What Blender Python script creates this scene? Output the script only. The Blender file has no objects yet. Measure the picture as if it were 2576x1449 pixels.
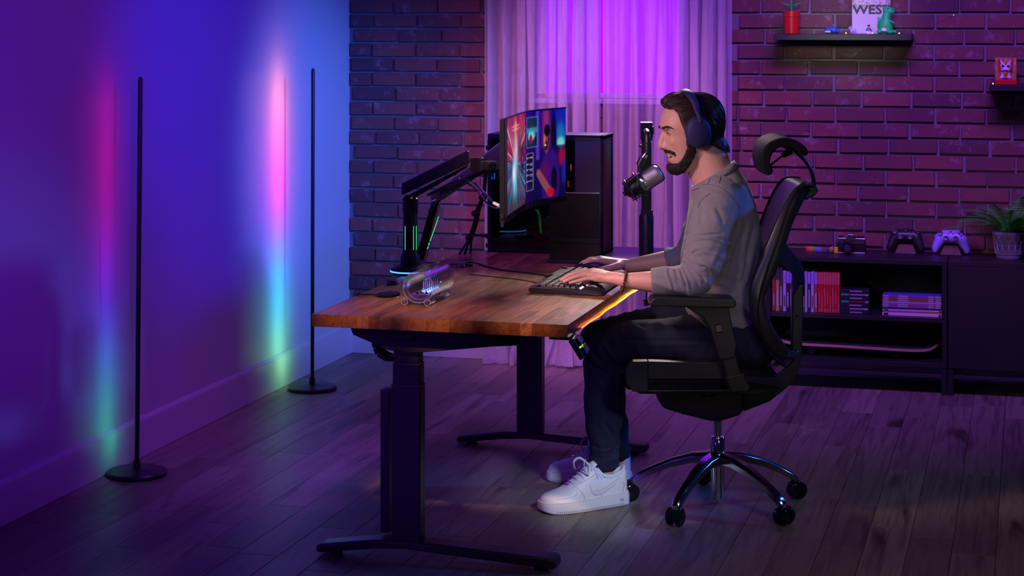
import bpy, bmesh, math, random
import numpy as np
from mathutils import Vector, Matrix, noise
from mathutils.bvhtree import BVHTree
random.seed(7)
S = bpy.context.scene
COL = S.collection
R = math.radians

# ------------------------------------------------------------------ camera
F_PX, PSI, Y_H, CAM_H, CX = 4848.0, R(15.04), 40.0, 1.57, 1288.0
CAM = Vector((3.0653, -8.4869, CAM_H))
RX = Vector((math.cos(PSI), math.sin(PSI), 0))      # to the right of the view
DX = Vector((-math.sin(PSI), math.cos(PSI), 0))     # along the view
cd = bpy.data.cameras.new('camera'); cam = bpy.data.objects.new('camera', cd); COL.objects.link(cam)
cam.location = CAM; cam.rotation_euler = (R(90), 0, PSI)
cd.sensor_width = 36; cd.lens = 36 * F_PX / 2576
cd.shift_y = -(724.5 - Y_H) / 2576
cd.dof.use_dof = True; cd.dof.focus_distance = 6.1; cd.dof.aperture_fstop = 9.0
S.camera = cam
S.view_settings.view_transform = 'Standard'; S.view_settings.look = 'None'
S.view_settings.gamma = 1; S.view_settings.use_curve_mapping = False
S.view_settings.exposure = 0.0
S.cycles.use_denoising = True
S.cycles.max_bounces = 8; S.cycles.transparent_max_bounces = 16; S.cycles.sample_clamp_indirect = 4
S.cycles.caustics_reflective = False; S.cycles.caustics_refractive = False

# ------------------------------------------------------------------ world and lamps
w = bpy.data.worlds.new('world'); S.world = w; w.use_nodes = True
w.node_tree.nodes['Background'].inputs[0].default_value = (0.006, 0.003, 0.022, 1)
w.node_tree.nodes['Background'].inputs[1].default_value = 1.0

def aim(o, target):
    o.rotation_euler = (Vector(target) - o.location).to_track_quat('-Z', 'Y').to_euler()
def area(name, loc, target, color, power, sx, sy=None, spread=180):
    l = bpy.data.lights.new(name, 'AREA'); l.color = color; l.energy = power; l.size = sx
    if sy: l.shape = 'RECTANGLE'; l.size_y = sy
    l.spread = R(spread)
    o = bpy.data.objects.new(name, l); COL.objects.link(o); o.location = loc; aim(o, target); return o
def spot(name, loc, target, color, power, angle, blend=.6, radius=.1):
    l = bpy.data.lights.new(name, 'SPOT'); l.color = color; l.energy = power
    l.spot_size = R(angle); l.spot_blend = blend; l.shadow_soft_size = radius
    o = bpy.data.objects.new(name, l); COL.objects.link(o); o.location = loc; aim(o, target); return o

# unseen lamps outside the frame: some inferred from the light, others added
spot('back_lamp', (1.62, -.50, 2.05), (1.66, -2.95, .75), (1.0, .82, .70), 175, 38, .7, .16)
spot('sky_blue_wall_lamp', (3.6, -2.6, 2.3), (0, -.38, .85), (.045, .21, 1.0), 800, 27, 1.0, .12)
spot('deep_blue_wall_lamp', (3.4, -4.2, 2.3), (0, -1.25, 1.3), (.0, .012, 1.0), 560, 33, 1.0, .12)
spot('violet_wall_lamp', (2.6, -6.6, 2.2), (0, -3.4, 1.25), (.22, .0, 1.0), 430, 36, 1.0, .3)
area('violet_room_lamp', (2.75, -2.3, 3.0), (2.3, -.1, .95), (.36, .10, 1.0), 21, 1.4, .5, 75)
spot('violet_floor_fill', (1.7, -2.2, 3.2), (.85, -1.9, 0), (.46, .08, 1.0), 150, 42, 1.0, .3)  # overhead spot added to light the floor violet
spot('brick_left_wash', (1.7, -2.6, 2.9), (.40, 0, .95), (1.0, .18, .62), 26, 24, 1.0, .1)  # added pink wash that reddens the left bricks
spot('curtain_wash', (.75, -2.0, 2.7), (1.25, -.05, .8), (1.0, .30, .88), 240, 42, .9, .15)  # added spot, brings pink front light onto the curtains
spot('blue_rim_lamp', (4.3, -1.1, 2.1), (2.15, -2.35, .9), (.03, .16, 1.0), 170, 34, .6, .12)
spot('face_lamp', (.9, -3.7, 1.75), (1.95, -2.4, .95), (1.0, .56, .58), 95, 42, .8, .18)
for k_, x_ in enumerate((1.19, 1.45, 1.71)): spot('desk_end_fill', (x_ + .12, -5.1, 2.3), (x_, -3.28, .835), (1.0, .47, .24), 340, 8, .8, .04)  # row of narrow spots added to warm the desk end alone
spot('violet_leg_fill', (.3, -6.3, .85), (1.32, -3.2, .30), (.25, .03, 1.0), 60, 15, 1.0, .15)  # added spot, tints the black desk legs violet
spot('violet_chair_fill', (2.7, -6.4, 2.0), (2.02, -2.5, .55), (.38, .08, 1.0), 55, 17, 1.0, .15)  # added spot for violet on the chair and joggers
spot('green_low_lamp', (3.3, -4.6, .9), (2.1, -2.4, .68), (.74, .70, .44), 17, 22, .8, .15)
spot('shoe_fill', (2.9, -4.2, 1.3), (1.7, -2.5, .05), (.66, .76, 1.0), 120, 14, .8, .1)  # spot added to whiten the shoes
spot('blue_low_fill', (3.7, -1.5, .75), (1.85, -2.38, .08), (.02, .26, 1.0), 60, 16, .8, .1)  # added spot that turns the shoe heel and chair base blue
spot('teal_floor_fill', (3.8, -2.4, 2.2), (2.55, -1.9, 0), (.08, .50, .80), 16, 34, 1.0, .2)  # added spot that makes the teal pool on the floor
spot('neutral_floor_fill', (3.4, -4.8, 2.2), (2.5, -2.6, 0), (1.0, .84, .84), 34, 46, 1.0, .3)  # weak spot added to lift the floor on the right
spot('shelf_fill', (2.4, -2.8, 1.95), (2.28, -.13, 1.54), (.85, 1.0, .70), 120, 13, 1.0, .15)  # narrow spot added to bring out the colours of the shelf toys
spot('hands_fill', (1.2, -4.5, 2.0), (1.76, -2.68, .76), (1.0, .58, .55), 120, 12, .8, .12)  # added spot, brightens the forearms and hands
spot('cool_fill', (1.5, -5.8, 2.2), (1.95, -2.4, .88), (.58, .60, 1.0), 105, 17, 1.0, .15)  # fill added to brighten and cool the shirt

# ------------------------------------------------------------------ measuring helpers
def at(px, py, x=None, y=None, z=None, Z=None):
    """room point on the sight line of a measured photo point, on a given plane"""
    v = RX * ((px - CX) / F_PX) + DX + Vector((0, 0, (Y_H - py) / F_PX))
    if z is not None: t = (z - CAM.z) / v.z
    elif x is not None: t = (x - CAM.x) / v.x
    elif y is not None: t = (y - CAM.y) / v.y
    else: t = Z
    return CAM + v * t
C0 = Vector((2.10, -2.355, 0))        # foot of the office chair; the seated frame u, v, z stands there
ZC = (C0 - CAM).dot(DX); UC = (C0 - CAM).dot(RX)
def L(px, py, v=0.0):
    Z = ZC + v
    return Vector(((px - CX) / F_PX * Z - UC, v, CAM_H + (Y_H - py) / F_PX * Z))

# ------------------------------------------------------------------ mesh helpers
WM = {}
class MB:
    def __init__(s): s.v = []; s.f = []
    def add(s, vs, fs, M=None):
        k = len(s.v)
        s.v += [(M @ Vector(p)) if M else Vector(p) for p in vs]
        s.f += [tuple(i + k for i in f) for f in fs]; return s
    def box(s, c, size, M=None):
        x, y, z = c; a, b, d = [q / 2 for q in size]
        vs = [(x + i * a, y + j * b, z + k * d) for i in (-1, 1) for j in (-1, 1) for k in (-1, 1)]
        return s.add(vs, [(0, 1, 3, 2), (4, 6, 7, 5), (0, 4, 5, 1), (2, 3, 7, 6), (0, 2, 6, 4), (1, 5, 7, 3)], M)
    def box2(s, a, b, M=None):
        return s.box([(p + q) / 2 for p, q in zip(a, b)], [abs(q - p) for p, q in zip(a, b)], M)
    def prism(s, poly, d, M=None):
        """poly: 3-D points of a flat outline, d: extrusion vector"""
        n = len(poly); d = Vector(d); a = [Vector(p) for p in poly]
        return s.add(a + [p + d for p in a], [tuple(range(n))[::-1], tuple(range(n, 2 * n))] +
                     [(i, (i + 1) % n, n + (i + 1) % n, n + i) for i in range(n)], M)
    def loft(s, rings, caps=True, closed=False, M=None):
        n = len(rings[0]); m = len(rings); vs = [p for r in rings for p in r]; fs = []
        for i in range(m if closed else m - 1):
            i2 = (i + 1) % m
            for j in range(n):
                fs.append((i * n + j, i * n + (j + 1) % n, i2 * n + (j + 1) % n, i2 * n + j))
        if caps and not closed: fs += [tuple(range(n))[::-1], tuple(range((m - 1) * n, m * n))]
        return s.add(vs, fs, M)
    def tube(s, pts, r, n=8, closed=False, M=None, flat=1.0, up=None):
        pts = [Vector(p) for p in pts]; m = len(pts); rings = []
        rs = r if isinstance(r, (list, tuple)) else [r] * m
        nrm = None
        for i, p in enumerate(pts):
            t = (pts[(i + 1) % m] - pts[i - 1]) if closed else (pts[min(i + 1, m - 1)] - pts[max(i - 1, 0)])
            t = t.normalized() if t.length > 1e-9 else Vector((0, 0, 1))
            if nrm is None:
                q = Vector(up) if up else (Vector((0, 0, 1)) if abs(t.z) < .9 else Vector((1, 0, 0)))
                nrm = (q - t * q.dot(t)).normalized()
            else:
                nrm = nrm - t * nrm.dot(t); nrm = nrm.normalized() if nrm.length > 1e-6 else t.orthogonal().normalized()
            b = t.cross(nrm)
            rings.append([p + nrm * (rs[i] * math.cos(2 * math.pi * k / n)) + b * (rs[i] * flat * math.sin(2 * math.pi * k / n)) for k in range(n)])
        return s.loft(rings, True, closed, M)
    def lathe(s, prof, c=(0, 0, 0), n=24, M=None):
        c = Vector(c); rings = [[c + Vector((max(r, 1e-5) * math.cos(2 * math.pi * k / n), max(r, 1e-5) * math.sin(2 * math.pi * k / n), z)) for k in range(n)] for r, z in prof]
        return s.loft(rings, True, False, M)
    def ell(s, c, r, rot=None, nu=16, nv=10, M=None):
        c = Vector(c); q = rot.to_3x3() if rot else None; rings = []
        if not isinstance(r, (tuple, list)): r = (r, r, r)
        for i in range(nv + 1):
            th = math.pi * i / nv; ring = []
            for k in range(nu):
                ph = 2 * math.pi * k / nu
                p = Vector((r[0] * max(math.sin(th), 1e-4) * math.cos(ph), r[1] * max(math.sin(th), 1e-4) * math.sin(ph), -r[2] * math.cos(th)))
                ring.append(c + ((q @ p) if q else p))
            rings.append(ring)
        return s.loft(rings, True, False, M)
    def caps(s, a, b, ra, rb, n=16):
        """tapered limb piece with round ends"""
        a = Vector(a); b = Vector(b); t = (b - a); l = t.length; t = t / l
        pts = [a - t * ra * .98, a - t * ra * .8, a - t * ra * .5, a]; rs = [ra * .2, ra * .6, ra * .866, ra]
        pts += [a.lerp(b, .5), b, b + t * rb * .5, b + t * rb * .8, b + t * rb * .98]; rs += [(ra + rb) / 2, rb, rb * .866, rb * .6, rb * .2]
        return s.tube(pts, rs, n)
    def chain(s, pts, rs, n=16):
        for i in range(len(pts) - 1): s.caps(pts[i], pts[i + 1], rs[i], rs[i + 1], n)
        return s
    def build(s, name, m=None, parent=None, bevel=0, seg=2, local=False, loc=None, rotz=0, angle=38, sub=0, smooth=True):
        me = bpy.data.meshes.new(name); W = None
        if parent is not None and not local: W = WM[parent].inverted()
        elif parent is None and loc is not None: W = (Matrix.Translation(loc) @ Matrix.Rotation(rotz, 4, 'Z')).inverted() if not local else None
        vs = [(W @ p if W else p) for p in s.v]
        me.from_pydata([tuple(p) for p in vs], [], s.f)
        bm = bmesh.new(); bm.from_mesh(me); bmesh.ops.recalc_face_normals(bm, faces=bm.faces); bm.to_mesh(me); bm.free()
        return finish(name, me, m, parent, bevel, seg, loc, rotz, angle, sub, smooth)

def finish(name, me, m=None, parent=None, bevel=0, seg=2, loc=None, rotz=0, angle=38, sub=0, smooth=True):
    if m: me.materials.append(m)
    if smooth:
        for p in me.polygons: p.use_smooth = True
        me.set_sharp_from_angle(angle=R(angle))
    o = bpy.data.objects.new(name, me); COL.objects.link(o)
    if parent is not None: o.parent = parent; WM[o] = WM[parent]
    else:
        o.location = loc or (0, 0, 0); o.rotation_euler = (0, 0, rotz)
        WM[o] = Matrix.Translation(o.location) @ Matrix.Rotation(rotz, 4, 'Z')
    if bevel:
        b = o.modifiers.new('bevel', 'BEVEL'); b.width = bevel; b.segments = seg; b.limit_method = 'ANGLE'; b.angle_limit = R(35)
        b.harden_normals = True
    if sub:
        q = o.modifiers.new('sub', 'SUBSURF'); q.levels = sub; q.render_levels = sub
    return o

def tag(o, label=None, cat=None, group=None, kind=None):
    if label: o['label'] = label
    if cat: o['category'] = cat
    if group: o['group'] = group
    if kind: o['kind'] = kind
    return o
def thing(name, label, cat, loc=(0, 0, 0), rotz=0, group=None):
    o = bpy.data.objects.new(name, None); COL.objects.link(o); o.empty_display_size = .05
    o.location = loc; o.rotation_euler = (0, 0, rotz)
    WM[o] = Matrix.Translation(loc) @ Matrix.Rotation(rotz, 4, 'Z')
    return tag(o, label, cat, group)
def copy_tree(o, parent=None):
    c = o.copy(); COL.objects.link(c); c.parent = parent
    for ch in list(o.children): copy_tree(ch, c)
    return c
def spline(pts, k=8, closed=False):
    """Catmull-Rom through the points"""
    P = [Vector(p) for p in pts]; n = len(P); out = []
    for i in range(n if closed else n - 1):
        a, b, c, d = (P[(i - 1) % n], P[i], P[(i + 1) % n], P[(i + 2) % n]) if closed else (P[max(i - 1, 0)], P[i], P[i + 1], P[min(i + 2, n - 1)])
        for j in range(k):
            t = j / k
            out.append(.5 * ((2 * b) + (c - a) * t + (2 * a - 5 * b + 4 * c - d) * t * t + (3 * b - a - 3 * c + d) * t ** 3))
    if not closed: out.append(P[-1])
    return out
def remesh(mb, vox, smooth=6, fac=.5):
    """one continuous skin around everything in the builder"""
    me = bpy.data.meshes.new('tmp'); me.from_pydata([tuple(p) for p in mb.v], [], mb.f)
    bm = bmesh.new(); bm.from_mesh(me); bmesh.ops.recalc_face_normals(bm, faces=bm.faces); bm.to_mesh(me); bm.free()
    o = bpy.data.objects.new('tmp', me); COL.objects.link(o)
    q = o.modifiers.new('r', 'REMESH'); q.mode = 'VOXEL'; q.voxel_size = vox; q.use_smooth_shade = True
    if smooth:
        q = o.modifiers.new('s', 'SMOOTH'); q.iterations = smooth; q.factor = fac
    dg = bpy.context.evaluated_depsgraph_get(); dg.update()
    out = bpy.data.meshes.new_from_object(o.evaluated_get(dg))
    bpy.data.objects.remove(o); bpy.data.meshes.remove(me)
    return out
def get_v(me):
    a = np.empty(len(me.vertices) * 3); me.vertices.foreach_get('co', a); return a.reshape(-1, 3)
def set_v(me, a):
    me.vertices.foreach_set('co', a.ravel()); me.update()
def get_n(me):
    a = np.empty(len(me.vertices) * 3, dtype=np.float32); me.vertex_normals.foreach_get('vector', a); return a.reshape(-1, 3).astype(float)

# ------------------------------------------------------------------ materials
def mat(name, color=(.5, .5, .5), rough=.5, metal=0, spec=.5, emit=None, strength=0, bump=None, vary=None, coat=0, trans=0, alpha=1, ior=1.45, sheen=0, sss=0):
    m = bpy.data.materials.new(name); m.use_nodes = True; nt = m.node_tree
    b = nt.nodes['Principled BSDF']; I = b.inputs
    I['Base Color'].default_value = (*color, 1); I['Roughness'].default_value = rough; I['Metallic'].default_value = metal
    I['Specular IOR Level'].default_value = spec; I['IOR'].default_value = ior
    if emit: I['Emission Color'].default_value = (*emit, 1); I['Emission Strength'].default_value = strength
    if coat: I['Coat Weight'].default_value = coat; I['Coat Roughness'].default_value = .12
    if trans: I['Transmission Weight'].default_value = trans
    if alpha < 1: I['Alpha'].default_value = alpha
    if sheen: I['Sheen Weight'].default_value = sheen
    if sss:
        I['Subsurface Weight'].default_value = sss; I['Subsurface Radius'].default_value = (.012, .005, .003); I['Subsurface Scale'].default_value = 1
    if vary:                                    # (scale, amount, second colour)
        tc = nt.nodes.new('ShaderNodeTexCoord'); nz = nt.nodes.new('ShaderNodeTexNoise'); nz.inputs['Scale'].default_value = vary[0]; nz.inputs['Detail'].default_value = 5
        mx = nt.nodes.new('ShaderNodeMix'); mx.data_type = 'RGBA'
        rp = nt.nodes.new('ShaderNodeMapRange'); rp.inputs[1].default_value = .35; rp.inputs[2].default_value = .7; rp.inputs[4].default_value = vary[1]
        nt.links.new(tc.outputs['Object'], nz.inputs['Vector']); nt.links.new(nz.outputs['Fac'], rp.inputs[0]); nt.links.new(rp.outputs[0], mx.inputs[0])
        mx.inputs[6].default_value = (*color, 1); mx.inputs[7].default_value = (*vary[2], 1); nt.links.new(mx.outputs[2], I['Base Color'])
    if bump:                                    # (scale, strength)
        tc = nt.nodes.new('ShaderNodeTexCoord'); nz = nt.nodes.new('ShaderNodeTexNoise'); nz.inputs['Scale'].default_value = bump[0]; nz.inputs['Detail'].default_value = 4
        bp = nt.nodes.new('ShaderNodeBump'); bp.inputs['Strength'].default_value = bump[1]; bp.inputs['Distance'].default_value = .002
        nt.links.new(tc.outputs['Object'], nz.inputs['Vector']); nt.links.new(nz.outputs['Fac'], bp.inputs['Height']); nt.links.new(bp.outputs[0], I['Normal'])
    return m
def nodes(m): return m.node_tree.nodes, m.node_tree.links, m.node_tree.nodes['Principled BSDF']
def ramp(N, stops, interp='LINEAR'):
    r = N.new('ShaderNodeValToRGB'); r.color_ramp.interpolation = interp
    e = r.color_ramp.elements
    while len(e) < len(stops): e.new(.5)
    for q, (p, c) in zip(e, stops): q.position = p; q.color = (*c, 1)
    return r

M = {}
M['black'] = mat('black_plastic', (.012, .012, .014), .38, bump=(900, .08))
M['black_gloss'] = mat('black_gloss', (.008, .008, .010), .12)
M['black_metal'] = mat('black_powder_coat', (.020, .016, .026), .36, spec=.45, bump=(1500, .05))
M['rubber'] = mat('rubber', (.010, .010, .011), .6)
M['steel'] = mat('steel', (.62, .62, .65), .22, 1)
M['chrome'] = mat('chrome', (.75, .76, .80), .08, 1)
M['dark_chrome'] = mat('dark_polished_metal', (.32, .32, .36), .14, 1)
M['grey'] = mat('grey_paint', (.20, .19, .20), .42)
M['white'] = mat('white_plastic', (.75, .75, .75), .4)
M['paint_wall'] = mat('wall_paint', (.62, .62, .64), .42, spec=.35, bump=(260, .05))
M['trim'] = mat('trim_paint', (.66, .66, .68), .32)
def emis(name, color, strength):
    m = mat(name, (.02, .02, .02), .4, emit=color, strength=strength); return m
# ------------------------------------------------------------------ procedural wood and brick
def wood(name, stops, stretch=(30, 1.6, 30), smear=(5, .55, 5), dark=(.05, .03, .025), rough=(.30, .5), coat=0, axis_mix=1.0, smear_amt=.75, bump=.12):
    m = mat(name); N, K, B = nodes(m)
    oi = N.new('ShaderNodeObjectInfo'); tc = N.new('ShaderNodeTexCoord')
    mul = N.new('ShaderNodeMath'); mul.operation = 'MULTIPLY'; mul.inputs[1].default_value = 37.0
    K.new(oi.outputs['Random'], mul.inputs[0])
    ad = N.new('ShaderNodeVectorMath'); ad.operation = 'ADD'
    K.new(tc.outputs['Object'], ad.inputs[0]); K.new(mul.outputs[0], ad.inputs[1])
    def noise_at(sc, scale, detail=5, dist=.3):
        mp = N.new('ShaderNodeMapping'); mp.inputs['Scale'].default_value = sc
        nz = N.new('ShaderNodeTexNoise'); nz.inputs['Scale'].default_value = scale; nz.inputs['Detail'].default_value = detail; nz.inputs['Distortion'].default_value = dist
        K.new(ad.outputs[0], mp.inputs[0]); K.new(mp.outputs[0], nz.inputs['Vector']); return nz
    base = ramp(N, stops); K.new(oi.outputs['Random'], base.inputs[0])
    g = noise_at(stretch, 1.0, 8, 1.2)
    gr = ramp(N, [(.32, (.62, .60, .58)), (.52, (1, 1, 1)), (.72, (1.12, 1.12, 1.12))]); K.new(g.outputs['Fac'], gr.inputs[0])
    mx = N.new('ShaderNodeMix'); mx.data_type = 'RGBA'; mx.blend_type = 'MULTIPLY'; mx.inputs[0].default_value = 1
    K.new(base.outputs[0], mx.inputs[6]); K.new(gr.outputs[0], mx.inputs[7])
    sm = noise_at(smear, 1.0, 6, .9)
    sr = ramp(N, [(.57, (0, 0, 0)), (.72, (smear_amt,) * 3)]); K.new(sm.outputs['Fac'], sr.inputs[0])
    m2 = N.new('ShaderNodeMix'); m2.data_type = 'RGBA'; m2.inputs[7].default_value = (*dark, 1)
    K.new(sr.outputs[0], m2.inputs[0]); K.new(mx.outputs[2], m2.inputs[6]); K.new(m2.outputs[2], B.inputs['Base Color'])
    rr = N.new('ShaderNodeMapRange'); rr.inputs[3].default_value = rough[0]; rr.inputs[4].default_value = rough[1]
    K.new(g.outputs['Fac'], rr.inputs[0]); K.new(rr.outputs[0], B.inputs['Roughness'])
    bp = N.new('ShaderNodeBump'); bp.inputs['Strength'].default_value = bump; bp.inputs['Distance'].default_value = .002
    K.new(g.outputs['Fac'], bp.inputs['Height']); K.new(bp.outputs[0], B.inputs['Normal'])
    if coat: B.inputs['Coat Weight'].default_value = coat; B.inputs['Coat Roughness'].default_value = .22
    return m
M['floor'] = wood('floor_plank', [(0, (.19, .148, .122)), (.35, (.235, .185, .153)), (.7, (.28, .22, .18)), (1, (.34, .275, .23))], stretch=(55, 2.2, 55), smear=(10, 1.3, 10), rough=(.34, .5), dark=(.035, .024, .02), smear_amt=.9)
M['stave'] = wood('walnut_stave', [(0, (.17, .060, .026)), (.4, (.23, .088, .038)), (.75, (.29, .12, .052)), (1, (.36, .165, .08))], stretch=(70, 5, 70), smear=(22, 5, 22), dark=(.045, .018, .010), rough=(.28, .40), coat=.25, smear_amt=.7, bump=.06)

def brick_mat():
    m = mat('brick'); N, K, B = nodes(m)
    oi = N.new('ShaderNodeObjectInfo'); ge = N.new('ShaderNodeNewGeometry')
    big = N.new('ShaderNodeTexNoise'); big.inputs['Scale'].default_value = 4.5; big.inputs['Detail'].default_value = 2; K.new(ge.outputs['Position'], big.inputs['Vector'])
    ad = N.new('ShaderNodeMath'); ad.operation = 'MULTIPLY_ADD'; ad.inputs[1].default_value = .5
    K.new(oi.outputs['Random'], ad.inputs[0])
    h = N.new('ShaderNodeMath'); h.operation = 'MULTIPLY'; h.inputs[1].default_value = .5; K.new(big.outputs['Fac'], h.inputs[0]); K.new(h.outputs[0], ad.inputs[2])
    base = ramp(N, [(.12, (.075, .040, .050)), (.38, (.135, .055, .058)), (.6, (.185, .066, .060)), (.85, (.235, .088, .072))]); K.new(ad.outputs[0], base.inputs[0])
    nz = N.new('ShaderNodeTexNoise'); nz.inputs['Scale'].default_value = 16; nz.inputs['Detail'].default_value = 8; nz.inputs['Roughness'].default_value = .7; K.new(ge.outputs['Position'], nz.inputs['Vector'])
    r2 = ramp(N, [(.56, (0, 0, 0)), (.74, (.55, .55, .55))]); K.new(nz.outputs['Fac'], r2.inputs[0])
    mx = N.new('ShaderNodeMix'); mx.data_type = 'RGBA'; mx.inputs[7].default_value = (.42, .36, .38, 1)
    K.new(r2.outputs[0], mx.inputs[0]); K.new(base.outputs[0], mx.inputs[6]); K.new(mx.outputs[2], B.inputs['Base Color'])
    B.inputs['Roughness'].default_value = .8
    n3 = N.new('ShaderNodeTexNoise'); n3.inputs['Scale'].default_value = 70; n3.inputs['Detail'].default_value = 6; K.new(ge.outputs['Position'], n3.inputs['Vector'])
    bp = N.new('ShaderNodeBump'); bp.inputs['Strength'].default_value = .5; bp.inputs['Distance'].default_value = .004
    K.new(n3.outputs['Fac'], bp.inputs['Height']); K.new(bp.outputs[0], B.inputs['Normal'])
    return m
M['brick'] = brick_mat()
M['mortar'] = mat('mortar', (.22, .195, .215), .85, bump=(120, .4), vary=(9, .6, (.13, .115, .13)))

# ------------------------------------------------------------------ room
b = MB().box2((-.12, -6.2, -.02), (0, .12, 2.7)); tag(b.build('wall_left', M['paint_wall']), kind='structure')
b = MB()
WX0, WX1, WZ0, WZ1 = .90, 1.60, 1.20, 2.25
for a, c in (((0, 0, -.02), (WX0, .12, 2.7)), ((WX1, 0, -.02), (4.3, .12, 2.7)), ((WX0, 0, -.02), (WX1, .12, WZ0)), ((WX0, 0, WZ1), (WX1, .12, 2.7))): b.box2(a, c)
wall = tag(b.build('wall_back', M['mortar']), kind='structure')

# bricks: running bond, each its own piece where the photo shows it
PX, PZ, BD = .2130, .0677, .012
def brick_shape(l, seed):
    rnd = random.Random(seed); h = PZ - .0105; mb = MB(); j = lambda a: rnd.uniform(-a, a)
    x0, x1, z0, z1 = -l / 2, l / 2, -h / 2, h / 2; c = .0022
    P0 = [(x0 + j(.0015), .002, z0 + j(.001)), (x1 + j(.0015), .002, z0 + j(.001)), (x1 + j(.0015), .002, z1 + j(.001)), (x0 + j(.0015), .002, z1 + j(.001))]
    P1 = [(p[0], -BD + .003, p[2]) for p in P0]
    P2 = [(p[0] - math.copysign(c + abs(j(.0015)), p[0]), -BD - rnd.uniform(0, .0022), p[2] - math.copysign(c, p[2])) for p in P0]
    mb.loft([P0, P1, P2]); return mb
LB = PX - .0105
variants = []
for k in range(6):
    o = brick_shape(LB, 50 + k).build('brick', M['brick'], wall); variants.append(o.data); bpy.data.objects.remove(o)
rest = MB(); short = {}; nb = 0
for row in range(0, 39):
    z = 1.513 + PZ / 2 - 22 * PZ + row * PZ
    if z < .17: continue
    off = .122 + (PX / 2 if row % 2 else 0) + random.uniform(-.012, .012)
    k0 = -2
    for k in range(k0, 22):
        a = off + k * PX; e = a + PX
        a = max(a, 0); e = min(e, 4.2)
        if e - a < .03: continue
        cx = (a + e) / 2; l = e - a - .0105
        if a < WX1 + .01 and e > WX0 - .01 and z > WZ0 - PZ * .4: continue
        seen = (e < .74 or (a > 1.70 and a < 3.12)) and z < 1.68 and not (a > 1.95 and z < .52) and not (a > 1.72 and z < .45)
        full = abs(l - LB) < .001
        dx, dz = random.uniform(-.002, .002), random.uniform(-.0015, .0015)
        if seen and nb < 296:
            if full: me = random.choice(variants)
            else:
                o = brick_shape(l, 900 + row * 30 + k).build('brick', M['brick'], wall); me = o.data; bpy.data.objects.remove(o)
            o = bpy.data.objects.new('brick', me); COL.objects.link(o); o.parent = wall; o.location = (cx + dx, 0, z + dz)
            if random.random() < .5 and full: o.rotation_euler = (0, R(180), 0)
            nb += 1
        else:
            t = brick_shape(l, 2000 + row * 30 + k); rest.add(t.v, t.f, Matrix.Translation((cx, 0, z)))
tag(rest.build('hidden_brick', M['brick'], wall), kind='stuff')

def skirting(name, pts_fn, h=.144):
    o = pts_fn.build(name, M['trim'], bevel=.003); tag(o, kind='structure'); return o
b = MB().box2((0, -6.2, 0), (.017, 0, .130)).prism([(.017, 0, .130), (.005, 0, .1425), (0, 0, .144), (0, 0, .130)], (0, -6.2, 0)); skirting('baseboard_left', b)
b = MB().box2((.014, -.014, 0), (4.2, 0, .135)).prism([(.014, -.014, .135), (.014, -.009, .144), (.014, 0, .144), (.014, 0, .135)], (4.186, 0, 0)); skirting('baseboard_back', b)

# floor planks, running away from the camera
b = MB().box2((-.12, -9.4, -.08), (4.4, .12, -.014)); floor = tag(b.build('floor', mat('subfloor', (.01, .008, .007), .9)), kind='structure')
PW = .126; cache = {}
def plank_mesh(l):
    l = round(l, 2)
    if l not in cache:
        w2 = (PW - .0013) / 2; c = .0011; l2 = (l - .0013) / 2; mb = MB()
        rg = lambda a, e, z: [(-a, -e, z), (a, -e, z), (a, e, z), (-a, e, z)]
        mb.loft([rg(w2, l2, -.014), rg(w2, l2, -c), rg(w2 - c, l2 - c, 0)])
        o = mb.build('plank', M['floor'], floor, smooth=False); cache[l] = o.data; bpy.data.objects.remove(o)
    return cache[l], l
r0 = 2.844 - 23 * PW
for k in range(0, 33):
    x = r0 + (k + .5) * PW
    if x < -.06: continue
    y = -.004; first = True; rnd = random.Random(400 + k)
    while y > -4.7:
        l = rnd.choice([.5, .62, .78, .9, 1.0, 1.22]) if not first else rnd.uniform(.2, 1.1)
        first = False; me, l = plank_mesh(l)
        o = bpy.data.objects.new('plank', me); COL.objects.link(o); o.parent = floor; o.location = (x, y - l / 2, 0)
        if rnd.random() < .5: o.rotation_euler = (0, 0, R(180))
        y -= l
b = MB().box2((-.1, -9.3, -.014), (4.3, -5.95, 0)); tag(b.build('plank_apron', M['floor'], floor), kind='stuff')

# window: frame, sill and two glowing panes behind the sheer curtains
b = MB(); fw = .045
b.box2((WX0, -.004, WZ0), (WX0 + fw, .09, WZ1)).box2((WX1 - fw, -.004, WZ0), (WX1, .09, WZ1)).box2((WX0, -.004, WZ0), (WX1, .09, WZ0 + .02)).box2((WX0, -.004, WZ1 - fw), (WX1, .09, WZ1))
win = tag(b.build('window_1', M['trim'], bevel=.003), kind='structure')
M['pane'] = emis('lit_window_pane', (.22, .0, 1.0), 3.0)
MB().box2((WX0 + fw, .05, WZ0 + .02), (WX1 - fw, .056, WZ1 - fw)).build('pane', M['pane'], win)
MB().box2((WX0 - .03, -.03, WZ0 - .025), (WX1 + .03, .01, WZ0 - .003)).build('sill', M['trim'], win, bevel=.003)

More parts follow.
